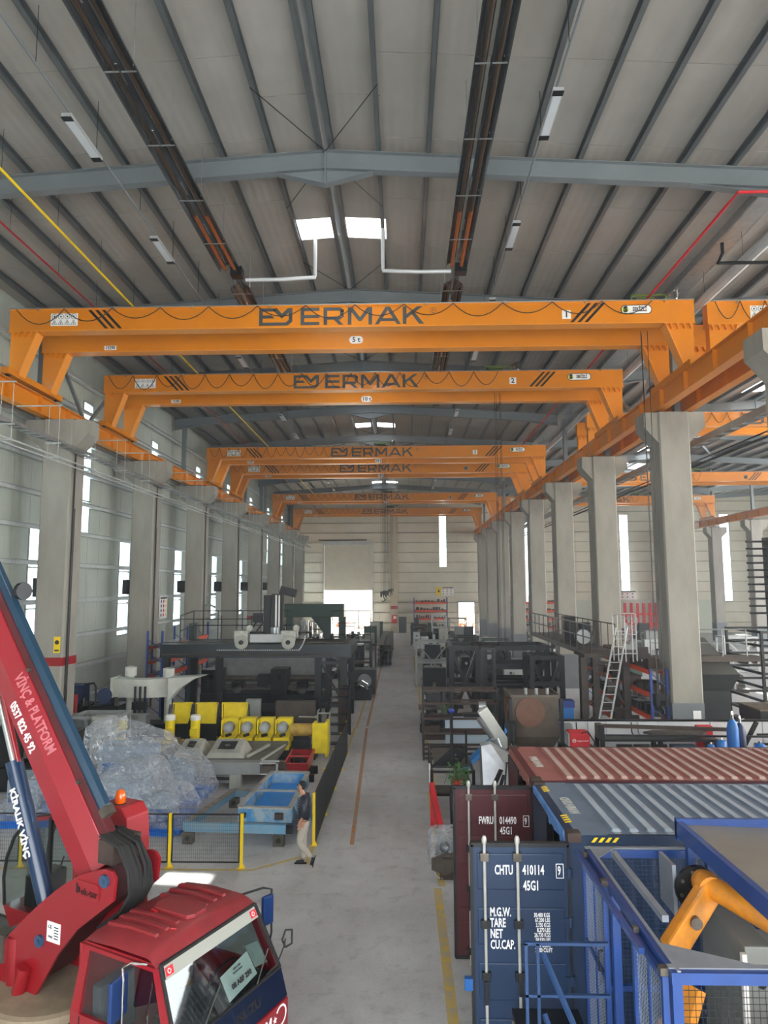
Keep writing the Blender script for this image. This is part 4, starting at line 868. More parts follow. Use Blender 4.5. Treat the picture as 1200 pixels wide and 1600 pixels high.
# ================================================================== BLUE MACHINE CAGE WITH ORANGE ARM
def wiremesh(b, p00, p10, p01, nu, nv, r=.004):
    """square-ish wire grid between corner p00, p10 (along) and p01 (up)"""
    p00, p10, p01 = Vector(p00), Vector(p10), Vector(p01); u, v = p10 - p00, p01 - p00
    for i in range(1, nu): b.bar(p00 + u * i / nu, p00 + u * i / nu + v, r)
    for j in range(1, nv): b.bar(p00 + v * j / nv, p00 + v * j / nv + u, r)
def build_cage():
    o = (2.2, 5.95, 0); T = thing('machine_cage', o, 'blue machine cage of square tube and wire mesh with open mesh doors, lower right corner', 'machine cage')
    bl = mat('cage_blue', '163f82', .4, 0, '0e2a54', 2, .5, coat=.3); gt = mat('cage_top', '8b9096', .4, .2, '6c737c', 3, .6)
    X0, X1, Y0, Y1, Z = 2.2, 5.2, 5.95, 8.5, 3.0
    f = MB()
    for x, y in ((X0, Y0), (X0, Y1), (X1, Y0), (X1, Y1), (X0, 7.55), (3.6, Y1), (3.6, Y0)): f.box(x - .04, x + .04, y - .04, y + .04, 0, Z - .08)
    for z in (1.45, .3): f.box(X0, X1, Y0 - .03, Y0 + .03, z - .03, z + .03).box(X0, X1, Y1 - .03, Y1 + .03, z - .03, z + .03)
    f.box(X0 - .03, X0 + .03, Y0, Y1, .25, .31); f.obj('frame', bl, T, o)
    f = MB().box(X0 - .05, X1, Y0 - .06, Y0 + .06, Z - .1, Z - .01).box(X0 - .05, X1, Y1 - .05, Y1 + .05, Z - .1, Z - .01).box(X0 - .05, X0 + .03, Y0, Y1, Z - .1, Z - .01)
    f.obj('top_frame', bl, T, o)
    f = MB().box(X0 - .05, X1, Y0 - .0, Y0 + .06, Z - .01, Z).box(X0 - .05, X1, Y1 - .02, Y1 + .04, Z - .01, Z).box(X0 - .0, X0 + .03, Y0 - .05, Y1 + .05, Z - .01, Z + .002)
    f.prism([(X0 + .02, Y1), (X0 + .02, Y1 - .3), (X0 + .3, Y1)], Z - .012, Z - .002, 'z').prism([(X0 + .02, Y0 + .05), (X0 + .02, Y0 + .4), (X0 + .7, Y0 + .05)], Z - .012, Z - .002, 'z'); f.obj('top_plate', gt, T, o)
    MB().cb((2.42, 7.5, Z + .02), (.06, 1.55, .06)).obj('door_track', gt, T, o); MB().cb((2.05, 7.4, Z - .05), (.05, 2.2, .05)).obj('outer_track', bl, T, o)
    # back mesh, front mesh
    b = MB(); wiremesh(b, (X0 + .05, Y1, 1.5), (3.58, Y1, 1.5), (X0 + .05, Y1, 2.9), 26, 28); wiremesh(b, (X0 + .05, Y1, .35), (3.58, Y1, .35), (X0 + .05, Y1, 1.42), 26, 20); b.obj('wire_mesh', mat('mesh_blue', '1c3c66', .5), T, o)
    b = MB(); wiremesh(b, (X0 + .05, Y0, .35), (3.58, Y0, .35), (X0 + .05, Y0, 2.88), 26, 50); wiremesh(b, (3.64, Y0, .35), (X1 - .05, Y0, .35), (3.64, Y0, 2.88), 29, 50); b.obj('wire_mesh', 'dsteel2', T, o)
    # two mesh doors standing along the open side
    def mdoor(y0, y1, z0, z1, x):
        q = MB().box(x - .025, x + .025, y0, y0 + .05, z0, z1).box(x - .025, x + .025, y1 - .05, y1, z0, z1)
        for z in (z0, z1 - .05, (z0 + z1) / 2): q.box(x - .025, x + .025, y0 + .05, y1 - .05, z, z + .05)
        q.box(x - .01, x + .01, (y0 + y1) / 2 - .015, (y0 + y1) / 2 + .015, z0, z1)
        d = q.obj('mesh_door', bl, T, o); b = MB(); wiremesh(b, (x, y0 + .05, z0 + .05), (x, y1 - .05, z0 + .05), (x, y0 + .05, z1 - .05), 16, 52); b.obj('wire_mesh', mat('mesh_grey', '8c97a6', .45, .4), d, o)
        MB().path([(x - .02, y0 + .1, z0 + 1.0), (x - .07, y0 + .1, z0 + 1.0), (x - .07, y0 + .1, z0 + 1.2), (x - .02, y0 + .1, z0 + 1.2)], .01, 6).obj('door_handle', 'dsteel2', d, o)
        MB().cb((x, y0 + .04, z1 + .03), (.07, .07, .06)).cb((x, y1 - .06, z1 + .03), (.05, .05, .05)).obj('door_roller', 'rawsteel', d, o)
    mdoor(7.6, 8.45, 1.05, 2.93, 2.12); mdoor(5.95, 6.72, .9, 2.93, 2.12)
    # flange plate, machine bodies inside
    MB().box(2.96, 3.0, 7.95, 8.35, 2.5, 3.02).obj('flange_bracket', gt, T, o)
    MB().lathe([(.24, -.05), (.24, .0), (.2, .03)], (3.2, 7.92, 2.8), 20, 'y').obj('arm_bearing', 'dsteel', T, o)
    q = MB()
    for k in range(8): q.lathe([(.02, 0), (.02, .02)], (3.2 + .19 * math.cos(k * .785 + .3), 7.85, 2.8 + .19 * math.sin(k * .785 + .3)), 6, 'y')
    q.obj('bearing_bolt', 'rawsteel', T, o)
    oy = mat('arm_orange', 'e08c0e', .42, 0, '8a6030', 3, .75, coat=.2)
    a = MB().bar((3.28, 7.72, 2.9), (2.68, 7.35, 2.42), .26, .14, (0, 1, .2)).obj('swing_arm', oy, T, o, bevel=.03)
    MB().lathe([(.06, -.1), (.06, .1)], (2.98, 7.5, 2.66), 14, 'y').obj('arm_pin', 'rawsteel', a, o)
    MB().tube((3.2, 7.78, 2.93), (4.25, 6.2, 2.6), .115, 18).lathe([(.13, -.12), (.15, 0), (.12, .12)], (3.24, 7.74, 2.9), 16, 'y').obj('arm_tube', oy, T, o, smooth=True)
    MB().bar((3.0, 6.55, 2.1), (4.6, 6.75, 1.85), .12, .06).obj('lower_link', oy, T, o, bevel=.01)
    MB().prism([(3.0, .9), (3.45, 2.0), (3.62, 2.25), (4.2, 2.2), (4.2, .9)], 6.5, 6.56).bar((2.98, 6.48, .9), (3.45, 6.48, 2.0), .1, .03, (0, 1, 0)).bar((3.45, 6.48, 2.0), (3.62, 6.48, 2.25), .1, .03, (0, 1, 0)).obj('orange_panel', oy, T, o)
    MB().tube((2.42, 6.75, .2), (2.42, 6.75, 2.1), .1, 14).bar((2.36, 6.7, 1.7), (2.7, 6.9, 2.35), .22, .12).obj('second_arm', oy, T, o)
    gm = mat('machine_body_grey', '7d807c', .5, 0, '5f625f', 2, .5)
    g = MB().box(3.35, 3.65, 7.2, 8.2, .2, 2.55).box(3.66, 4.6, 7.4, 8.3, .2, 2.2).box(2.7, 3.3, 7.3, 8.1, .2, 1.2).box(4.0, 5.0, 6.7, 7.2, .2, 1.3).obj('machine_body', gm, T, o, bevel=.02)
    MB().box(3.3, 3.345, 7.15, 7.2, 1.0, 2.5).box(3.66, 3.7, 7.34, 7.38, .8, 2.5).obj('guide_rail', 'white', g, o)
    q = MB()
    for x, z in ((3.5, 2.2), (3.5, 1.5), (3.9, 1.7), (4.3, 1.2), (3.5, .9)): q.lathe([(.04, 0), (.04, .01)], (x, 7.19 if x < 3.6 else 7.39, z), 12, 'y')
    q.obj('bore_hole', 'black', g, o)
    q = MB()
    for k in range(7): q.path([(3.3 + .07 * k, 7.1, 1.9 - .1 * k), (3.4 + .07 * k, 7.0, 1.5), (3.5 + .05 * k, 7.05, .9 + .05 * k)], .012, 5)
    q.obj('cable_loom', 'rubber', g, o)
    # big tilted tray above
    MB().add([(3.27, 8.4, 3.28), (3.27, 6.4, 3.28), (5.6, 6.4, 3.2), (5.6, 8.4, 3.2), (3.27, 8.4, 3.3), (3.27, 6.4, 3.3), (5.6, 6.4, 3.22), (5.6, 8.4, 3.22)], [(0, 1, 2, 3), (7, 6, 5, 4), (0, 4, 5, 1), (1, 5, 6, 2), (2, 6, 7, 3), (3, 7, 4, 0)]).obj('tray', mat('tray_steel', '868075', .38, .3, '6e6a62', 1.5, .6), T, o)
    MB().box(3.2, 3.27, 6.35, 8.45, 3.16, 3.34).box(3.2, 5.6, 8.4, 8.46, 3.12, 3.36).obj('tray_rim', bl, T, o)
    MB().box(3.24, 3.3, 8.2, 8.28, 2.9, 3.2).box(5.3, 5.36, 8.2, 8.28, 2.9, 3.2).box(3.3, 5.3, 8.34, 8.39, 3.0, 3.15).obj('tray_support', bl, T, o)
    # dark machine bulk below
    MB().box(3.7, 5.1, 6.1, 8.3, .05, .2).obj('base_plate', 'dsteel', T, o)
build_cage()
def build_rail():
    o = (1.26, 7.5, 0); T = thing('stair_handrail', o, 'blue tubular stair handrail in front of the blue container door', 'handrail'); bl = mat('mesh_blue', '1c3c66', .5)
    MB().box(1.24, 1.27, 7.48, 7.52, 0, 2.42).box(1.36, 1.39, 7.48, 7.52, 0, 2.42).obj('post', bl, T, o)
    MB().box(1.24, 2.1, 7.48, 7.52, 2.40, 2.43).box(1.24, 2.1, 7.48, 7.52, 1.9, 1.925).obj('top_rail', bl, T, o)
    MB().bar((1.39, 7.3, 2.42), (1.78, 6.7, 1.55), .04).bar((1.39, 7.3, 1.85), (1.66, 6.7, 1.1), .04).bar((1.76, 6.7, 1.55), (1.76, 6.7, 0), .035).obj('sloping_rail', bl, T, o)
    MB().box(1.3, 2.1, 7.5, 8.9, .92, .98).box(1.4, 1.8, 7.1, 7.5, .6, .64).box(1.4, 1.8, 6.75, 7.1, .3, .34).obj('tread', 'dsteel', T, o)
build_rail()
# ================================================================== PERSON
def skin(name, pts, edges, m, par, root=0, sub=2, ell=None):
    """pts: (x,y,z,rx,ry) - grow a smooth tapered surface round a joint skeleton"""
    me = bpy.data.meshes.new(name); me.from_pydata([p[:3] for p in pts], edges, []); o = bpy.data.objects.new(name, me); COL.objects.link(o)
    md = o.modifiers.new('s', 'SKIN'); md.use_smooth_shade = True
    for i, p in enumerate(pts):
        sv = me.skin_vertices[0].data[i]; sv.radius = (p[3], p[4] if len(p) > 4 else p[3]); sv.use_root = (i == root)
    s = o.modifiers.new('u', 'SUBSURF'); s.levels = s.render_levels = sub
    bpy.context.view_layer.update(); dg = bpy.context.evaluated_depsgraph_get()
    n = bpy.data.meshes.new_from_object(o.evaluated_get(dg)); bpy.data.objects.remove(o); n.materials.clear(); n.materials.append(M[m] if isinstance(m, str) else m)
    n.polygons.foreach_set('use_smooth', [True] * len(n.polygons)); q = bpy.data.objects.new(name, n); COL.objects.link(q); q.parent = par; return q
def person(loc, rz):
    P = thing('person', loc, 'man walking in a dark quilted jacket, beige trousers and black shoes, hand at his pocket', 'person', None, rz)
    sk = mat('skin', 'b98a6e', .6, 0, 'a87660', 9, .4)
    L_, R_ = .1, -.1
    v = [(0, 0, .93, .13, .11), (.0, 0, 1.1, .11, .12), (.01, 0, 1.32, .12, .15), (.0, 0, 1.46, .07, .08), (.04, 0, 1.54, .05, .05), (.07, 0, 1.61, .07, .065), (.075, 0, 1.69, .085, .07), (.07, 0, 1.735, .07, .06)]
    e = [(i, i + 1) for i in range(7)]
    def chain(root, ps):
        a = root
        for p in ps: v.append(p); e.append((a, len(v) - 1)); a = len(v) - 1
        return a
    chain(0, [(0, .1, .86, .085), (.085, .1, .5, .055), (-.19, .09, .21, .035)])       # left leg, trailing
    chain(0, [(0, -.1, .86, .085), (.02, -.09, .46, .055), (.02, -.09, .08, .035)])       # right leg, standing
    la = chain(3, [(-.01, .17, 1.41, .032), (-.03, .25, 1.17, .038), (.06, .235, .96, .026)])
    ra = chain(3, [(-.01, -.17, 1.41, .032), (.02, -.25, 1.17, .038), (.12, -.24, .97, .026)])
    for a, y, s, x in ((la, .235, 1, .06), (ra, -.24, -1, .12)):
        pa = chain(a, [(x + .02, y, .91, .027, .017)])
        for k, (dx, ln) in enumerate(((-.024, .055), (-.008, .068), (.008, .072), (.022, .062))):
            chain(pa, [(x + .02 + dx, y, .87, .0095), (x + .025 + dx, y - s * .008, .87 - ln * .6, .0085), (x + .03 + dx, y - s * .02, .87 - ln, .007)])
        chain(a, [(x + .05, y, .93, .011), (x + .065, y - s * .01, .89, .009)])
    b = skin('body', v, e, sk, P)
    # face: nose, ears, brow
    f = MB().lathe([(.012, 0), (.016, .015), (.004, .045)], (.158, 0, 1.645), 8).cb((.15, 0, 1.60), (.03, .04, .012))
    for s in (-1, 1): f.cb((.065, s * .073, 1.66), (.035, .018, .055), rx=.2 * s)
    f.obj('face_features', sk, b, smooth=True)
    ey = MB()
    for s in (-1, 1): ey.cb((.148, s * .028, 1.68), (.014, .02, .008)); ey.cb((.15, s * .028, 1.70), (.012, .034, .008))
    ey.obj('eyes_and_brows', 'pblack', b)
    hb = MB(); n = 12; prof = []
    hb.lathe([(.045, 1.60), (.074, 1.64), (.082, 1.70), (.078, 1.75), (.05, 1.785), (.01, 1.795)], (.045, 0, 0), 18); hb.v = [(x if x < .1 or z > 1.735 else x * .6 + .03, y * .93, z) for x, y, z in hb.v]
    hb.obj('hair', mat('hair', '16120f', .8), P, smooth=True)
    skin('beard', [(.09, 0, 1.60, .055, .055), (.135, 0, 1.605, .03, .035)], [(0, 1)], mat('beard', '3a2a22', .9), P, 0, 2)
    tr = mat('trousers', 'b7b0a2', .85, 0, '9b9486', 6, .5)
    t = [(0, 0, .98, .15, .13), (0, 0, .9, .15, .14), (0, .085, .84, .105), (.07, .1, .62, .085), (.09, .1, .5, .075), (-.04, .098, .36, .068), (-.175, .09, .2, .055), (0, -.085, .84, .105), (.02, -.09, .62, .085), (.02, -.09, .46, .072), (.015, -.09, .25, .066), (.015, -.09, .1, .062)]
    skin('trousers', t, [(0, 1), (1, 2), (2, 3), (3, 4), (4, 5), (5, 6), (1, 7), (7, 8), (8, 9), (9, 10), (10, 11)], tr, P)
    jk = mat('jacket', '141a2b', .45, 0, '0d1120', 8, .5)
    J = [(0, 0, .93, .145, .16), (0, 0, 1.05, .15, .165), (.0, 0, 1.18, .155, .17), (.0, 0, 1.32, .15, .185), (-.01, 0, 1.44, .11, .14), (.02, 0, 1.52, .065, .07)]
    j = skin('jacket', J + [(-.01, .17, 1.42, .095), (-.03, .24, 1.28, .072), (-.03, .255, 1.17, .066), (.015, .245, 1.06, .058), (-.01, -.17, 1.42, .085), (.0, -.24, 1.28, .07), (.02, -.255, 1.17, .066), (.07, -.245, 1.06, .056)],
             [(0, 1), (1, 2), (2, 3), (3, 4), (4, 5), (4, 6), (6, 7), (7, 8), (8, 9), (4, 10), (10, 11), (11, 12), (12, 13)], jk, P)
    q = MB()
    for k in range(8):
        z = .98 + .06 * k; q.path([(.165 * math.cos(a) * (1.0 if k < 6 else .9), .18 * math.sin(a), z) for a in [i * math.pi / 8 for i in range(17)]], .006, 5)
    q.obj('quilting_seam', mat('jacket_seam', '070a14', .6), j)
    sh = mat('shoe', '14161d', .5)
    a = skin('shoe', [(.0, -.09, .05, .045, .045), (.1, -.09, .04, .04, .042), (.19, -.09, .03, .026, .035)], [(0, 1), (1, 2)], sh, P); MB().box(-.05, .22, -.13, -.05, 0, .018).obj('sole', 'rubber', a, bevel=.006)
    a = skin('shoe', [(-.225, .09, .2, .045, .045), (-.2, .09, .11, .04, .042), (-.17, .09, .035, .024, .035)], [(0, 1), (1, 2)], sh, P); MB().cb((-.235, .09, .12), (.02, .08, .24), ry=-.25).obj('sole', 'rubber', a, bevel=.006)
person((-2.2, 15.6, 0), R(180))

# ================================================================== FENCES
ym = M['syellow']
def fence_panel(T, o, p0, p1, z0=.12, z1=1.12, solid=False, nv=34, nh=12):
    p0 = Vector((p0[0], p0[1], 0)); p1 = Vector((p1[0], p1[1], 0)); b = MB(); Z = Vector((0, 0, 1))
    for z in (z0, z1): b.bar(p0 + Z * z, p1 + Z * z, .028)
    for p in (p0, p1): b.bar(p + Z * z0, p + Z * z1, .028)
    q = b.obj('fence_panel', 'black', T, o); w = MB()
    for i in range(1, nv): p = p0.lerp(p1, i / nv); w.bar(p + Z * z0, p + Z * z1, .0035)
    for j in range(1, nh): z = z0 + (z1 - z0) * j / nh; w.bar(p0 + Z * z, p1 + Z * z, .0035 if not solid else .005)
    w.obj('wire_mesh', 'black', q, o)
def fpost(T, o, x, y, h=1.15): return MB().box(x - .03, x + .03, y - .03, y + .03, .01, h).box(x - .08, x + .08, y - .06, y + .06, 0, .015).prism([(x - .03, .01), (x + .08, .01), (x + .03, .1)], y - .01, y + .01).obj('post', ym, T, o)
o = (-6, 15.42, 0); T = thing('mesh_fence', o, 'black wire mesh fence on yellow posts between the truck and the blue machine bed', 'fence')
px = [-3.54, -5.12, -6.80, -8.42, -10.1]
for x in px: fpost(T, o, x, 15.42, 1.14)
for a, b_ in zip(px, px[1:]): fence_panel(T, o, (a - .05, 15.42), (b_ + .05, 15.42))
pts = [(-2.13, 16.75), (-2.12, 18.9), (-2.1, 21.2), (-2.08, 23.4), (-2.06, 25.4)]
o = (-2.1, 16.75, 0); T = thing('mesh_fence', o, 'dense black mesh fence with yellow feet running along the aisle behind the walking man', 'fence')
for p in pts: fpost(T, o, p[0], p[1], 1.2)
for a, b_ in zip(pts, pts[1:]): fence_panel(T, o, (a[0] + .03, a[1] + .06), (b_[0] + .03, b_[1] - .06), .08, 1.2, True, 70, 24)

# ================================================================== BLUE MACHINE BED on feet
def beam_frame(b, pts, z0, z1, w):
    for a, c in zip(pts, pts[1:] + pts[:1]): b.bar((a[0], a[1], (z0 + z1) / 2), (c[0], c[1], (z0 + z1) / 2), w, z1 - z0)
o = (-4, 17.5, 0); T = thing('machine_bed', o, 'worn pale blue machine bed on short feet with bright blue pit beside the walking man', 'machine bed')
b = MB(); b.bar((-5.25, 16.9, .36), (-2.7, 16.75, .36), .14, .2).bar((-5.25, 16.9, .36), (-4.75, 19.6, .36), .14, .2).bar((-4.75, 19.6, .36), (-3.8, 19.55, .36), .14, .2); b.obj('lower_frame', 'bluepl', T, o, bevel=.01)
b = MB(); b.bar((-5.2, 17.0, .47), (-4.72, 19.5, .47), .16, .02).bar((-4.72, 19.5, .47), (-3.85, 19.45, .47), .14, .02); b.obj('rail_top', mat('worn_rail', 'a8a095', .5, .4, '6b6258', 5, .8), T, o)
b = MB(); b.quad((-3.95, 16.98, .45), (-2.75, 16.9, .45), (-2.75, 16.9, .78), (-3.95, 16.98, .78), -.06).quad((-3.95, 17.0, .45), (-3.95, 17.0, .78), (-3.75, 20.1, .78), (-3.75, 20.1, .45), .06).quad((-2.75, 16.9, .45), (-2.75, 16.9, .78), (-2.75, 20.0, .78), (-2.75, 20.0, .45), -.06).quad((-3.75, 20.05, .45), (-2.75, 20.0, .45), (-2.75, 20.0, .78), (-3.75, 20.05, .78), .06)
b.obj('box_wall', 'sblue', T, o)
MB().quad((-3.9, 17.05, .5), (-2.8, 17.0, .5), (-2.8, 19.95, .5), (-3.7, 19.95, .5), .02).obj('pit_floor', mat('pit_blue', '1292ea', .4, 0, '2c7fc4', 3, .5), T, o)
b = MB().bar((-3.98, 16.96, .8), (-2.7, 16.88, .8), .14, .035).bar((-3.97, 17, .8), (-3.76, 20.1, .8), .12, .035).bar((-2.72, 16.9, .8), (-2.72, 20.0, .8), .12, .035).bar((-3.78, 20.08, .8), (-2.7, 20.02, .8), .14, .035).bar((-3.9, 18.3, .8), (-2.75, 18.25, .8), .1, .035); b.obj('machined_top', mat('machined', 'c8cac8', .35, .4, '8f8d88', 5, .7), T, o)
for x, y in ((-5.15, 16.85), (-2.95, 16.72), (-4.7, 19.5), (-2.8, 19.9)):
    f = MB().box(x - .13, x + .13, y - .1, y + .1, 0, .26).obj('foot', 'rawsteel', T, o, bevel=.01); MB().lathe([(.06, -.11), (.06, .11)], (x, y, .14), 12, 'y').obj('foot_bolt', 'dsteel2', f, o)
MB().box(-2.78, -2.62, 16.66, 16.8, .28, .48).lathe([(.05, -.02), (.05, .0)], (-2.72, 16.65, .38), 12, 'y').obj('end_block', 'dsteel2', T, o); MB().cb((-2.98, 16.84, .62), (.2, .1, .14)).cb((-3.85, 16.9, .62), (.12, .08, .1)).obj('clamp_block', 'rsteel', T, o)
MB().quad((-2.68, 17.1, .8), (-2.4, 17.3, .02), (-2.4, 18.6, .02), (-2.68, 18.4, .8), .02).obj('side_sheet', 'bluepl', T, o)
# red tool crate on dark trolley
o = (-3.35, 22.8, 0); T = thing('parts_crate', o, 'red open steel crate on a low dark trolley behind the blue machine bed', 'crate')
b = MB()
b.quad((-3.7, 21.95, .25), (-3.05, 21.95, .25), (-3.0, 21.95, .55), (-3.75, 21.95, .55), .02).quad((-3.7, 23.6, .25), (-3.05, 23.6, .25), (-3.05, 23.6, .6), (-3.7, 23.6, .6), .02).quad((-3.7, 21.95, .25), (-3.7, 23.6, .25), (-3.75, 23.6, .6), (-3.75, 21.95, .55), .02).quad((-3.05, 21.95, .25), (-3.05, 23.6, .25), (-3.0, 23.6, .6), (-3.0, 21.95, .55), .02).box(-3.7, -3.05, 21.97, 23.58, .24, .27)
b.obj('crate_body', 'red', T, o); MB().bar((-3.74, 21.95, .55), (-3.0, 21.95, .55), .04).bar((-3.74, 21.95, .55), (-3.74, 23.6, .6), .04).bar((-3.02, 21.95, .55), (-3.02, 23.6, .6), .04).bar((-3.7, 22.7, .6), (-3.05, 22.7, .6), .04).obj('rim', mat('rim_red', 'c8474a', .5), T, o)
b = MB()
for k in range(4): b.box(-3.8 + .5 * (k % 2), -3.3 + .5 * (k % 2), 21.9 + .95 * (k // 2), 22.05 + .95 * (k // 2), 0, .23)
b.obj('trolley', 'dsteel', T, o); b = MB()
random.seed(3)
for k in range(6): b.cb((random.uniform(-3.6, -3.15), random.uniform(22.1, 23.4), .4), (.18, .3, .14), rz=random.random())
b.obj('load', 'dsteel2', T, o)

# ================================================================== WRAPPED MACHINES
plast = bpy.data.materials.new('wrap_film'); plast.use_nodes = True; n_ = plast.node_tree.nodes; l_ = plast.node_tree.links; n_.remove(n_['Principled BSDF'])
tc = n_.new('ShaderNodeTexCoord'); nz = n_.new('ShaderNodeTexNoise'); nz.inputs['Scale'].default_value = 2.6; nz.inputs['Detail'].default_value = 3.5; nz.inputs['Distortion'].default_value = 4.5; l_.new(tc.outputs['Object'], nz.inputs[0])
bm_ = n_.new('ShaderNodeBump'); bm_.inputs['Strength'].default_value = 1; bm_.inputs['Distance'].default_value = .16; l_.new(nz.outputs[0], bm_.inputs['Height'])
tt = n_.new('ShaderNodeBsdfTransparent'); gg = n_.new('ShaderNodeBsdfGlossy'); gg.inputs['Roughness'].default_value = .14; dd = n_.new('ShaderNodeBsdfDiffuse'); dd.inputs[0].default_value = lin('dfeaf8')
l_.new(bm_.outputs[0], gg.inputs['Normal']); l_.new(bm_.outputs[0], dd.inputs['Normal'])
m1 = n_.new('ShaderNodeMixShader'); m1.inputs[0].default_value = .6; l_.new(dd.outputs[0], m1.inputs[1]); l_.new(gg.outputs[0], m1.inputs[2])
cr_ = n_.new('ShaderNodeMapRange'); cr_.inputs[1].default_value = .35; cr_.inputs[2].default_value = .7; cr_.inputs[3].default_value = .12; cr_.inputs[4].default_value = .72; l_.new(nz.outputs[0], cr_.inputs[0])
m2 = n_.new('ShaderNodeMixShader'); l_.new(cr_.outputs[0], m2.inputs[0]); l_.new(tt.outputs[0], m2.inputs[1]); l_.new(m1.outputs[0], m2.inputs[2]); l_.new(m2.outputs[0], n_['Material Output'].inputs[0])
M['film'] = plast
def wrapped(cx, cy, w, dp, h, rz, seed, lab, inner='rawsteel', prof=None):
    T = thing('wrapped_machine', (cx, cy, 0), lab, 'wrapped machine', 'machines wrapped in clear film', rz); random.seed(seed)
    MB().box(-w / 2 - .1, w / 2 + .1, -dp / 2 - .12, dp / 2 + .12, .02, .14).box(-w / 2, w / 2, -dp / 2 - .2, -dp / 2 - .1, 0, .1).obj('base_pallet', mat('pallet_blue', '0f6fd6', .4, 0, '0c4f9e', 2, .4), T, bevel=.01)
    prof = prof or [(0, .7), (.25, 1), (.55, .95), (.8, .75), (1, .45)]
    def hz(u):
        for (a, z0), (c, z1) in zip(prof, prof[1:]):
            if u <= c: return h * (z0 + (z1 - z0) * (u - a) / (c - a))
        return h * prof[-1][1]
    mb = MB().box(-w * .42, w * .05, -dp * .3, dp * .3, .14, h * .7).lathe([(.1, .14), (h * .28, .2), (h * .28, h * .4), (.15, h * .5)], (w * .22, 0, 0), 18)
    mb.obj('machine', mat('wrapped_grey', '9fb0c0', .5, 0, '5f6a74', 2, .6), T, bevel=.03); MB().box(-w * .35, -w * .1, -dp * .4, -dp * .36, h * .35, h * .5).box(w * .15, w * .35, -dp * .36, -dp * .3, .2, .5).obj('machine_panel', 'blue', T)
    # draped film: grid folded over the profile
    nu, nv = 46, 44; vs = []
    from mathutils import noise
    for i in range(nu + 1):
        u = i / nu
        H_ = hz(u)
        for j in range(nv + 1):
            v = j / nv; a = (v * 2 - 1)
            # param: rise front, over top, down back
            if abs(a) > .45: t = (abs(a) - .45) / .55; y = math.copysign(dp / 2 * (.86 + .22 * t ** 2), a); z = H_ * (1 - t) + .12 * t
            else: y = a / .45 * dp / 2 * .86; z = H_ * (1 + .05 * math.cos(a * 3.3))
            x = (u - .5) * w * 1.04
            f = noise.noise(Vector((x * 2.2 + seed, y * 2.2, z * 1.2))); g = noise.noise(Vector((x * 7 + seed, z * 2.5, y * 7)))
            k = .05 * f + .05 * (.3 - abs(g)) + .02 * abs(math.sin(x * 9 + 3 * f)) * (1 if abs(a) > .45 else .2)
            if i in (0, nu): z = min(z, H_) ; 
            vs.append((x + k * .5, y * (1 + k * .7), max(.10, z + k * .5)))
    fs = [(i * (nv + 1) + j, (i + 1) * (nv + 1) + j, (i + 1) * (nv + 1) + j + 1, i * (nv + 1) + j + 1) for i in range(nu) for j in range(nv)]
    q = MB().add(vs, fs)
    for i in (0, nu):   # end skirts
        e = [vs[i * (nv + 1) + j] for j in range(nv + 1)]; s = -1 if i == 0 else 1; b0 = len(q.v); m_ = nv + 1
        rows = 8
        for r in range(rows + 1):
            t = r / rows
            for p in e:
                k = .06 * math.sin(p[1] * 14 + r) * t; q.v.append((p[0] + s * (.16 * math.sin(t * 1.57) + k), p[1] * (1 - .03 * t), p[2] * (1 - t) + .10 * t if p[2] > .2 else p[2]))
        for r in range(rows):
            for j in range(nv): q.f.append((b0 + r * m_ + j, b0 + r * m_ + j + 1, b0 + (r + 1) * m_ + j + 1, b0 + (r + 1) * m_ + j)); q.mi.append(0)
    q.obj('plastic_wrap', 'film', T, smooth=True, fix=False)
    return T
wrapped(-6.85, 18.2, 2.6, 1.4, 1.6, R(-4), 4, 'film-wrapped machine on a blue base right behind the mesh fence, middle of the three', prof=[(0, .5), (.25, .9), (.55, 1), (.66, .95), (.74, .62), (.9, .55), (1, .3)])
wrapped(-7.45, 20.4, 3.3, 1.35, 2.15, R(-3), 9, 'film-wrapped machine farthest from the camera, with the tallest peak, beside the grey bench', prof=[(0, .95), (.12, 1.02), (.62, .8), (.7, .62), (.86, .58), (1, .35)])
wrapped(-9.75, 18.8, 1.7, 1.7, 1.5, R(5), 14, 'leftmost film-wrapped machine, partly hidden behind the red crane boom', prof=[(0, .3), (.4, .7), (.75, 1), (1, .6)])
# ================================================================== LEFT ROW OF MACHINES
def T_(name, o, lab, cat, grp=None): return thing(name, o, lab, cat, grp)
# grey bench with cream covers
o = (-6, 21.3, 0); T = T_('machine_bench', o, 'long grey machine bench with cream sloping covers in front of the yellow motors', 'workbench')
MB().box(-7.0, -4.35, 21.15, 21.45, .42, .78).obj('front_beam', 'grey', T, o, bevel=.01)
b = MB().box(-4.35, -3.8, 21.15, 21.2, .42, .46).box(-4.35, -3.8, 21.15, 21.2, .74, .78).box(-3.86, -3.8, 21.15, 21.2, .42, .78).box(-4.35, -3.8, 21.4, 21.45, .42, .46).box(-4.35, -3.8, 21.4, 21.45, .74, .78); b.obj('open_end', 'lgrey', T, o); MB().box(-4.3, -3.9, 21.24, 21.38, .48, .66).obj('spindle_block', 'rawsteel', T, o)
for x in (-6.8, -5.1): MB().box(x - .18, x + .18, 21.2, 21.42, 0, .42).obj('leg', 'cream', T, o, bevel=.01)
MB().box(-6.7, -5.2, 21.5, 21.6, .08, .16).box(-7.5, -5.2, 21.5, 21.6, .26, .32).obj('stretcher', 'grey', T, o)
MB().box(-7.9, -4.0, 21.6, 24.3, .6, .72).obj('table_top', mat('table_dark', '6c6a63', .6, .1, '4a4843', 2, .7), T, o)
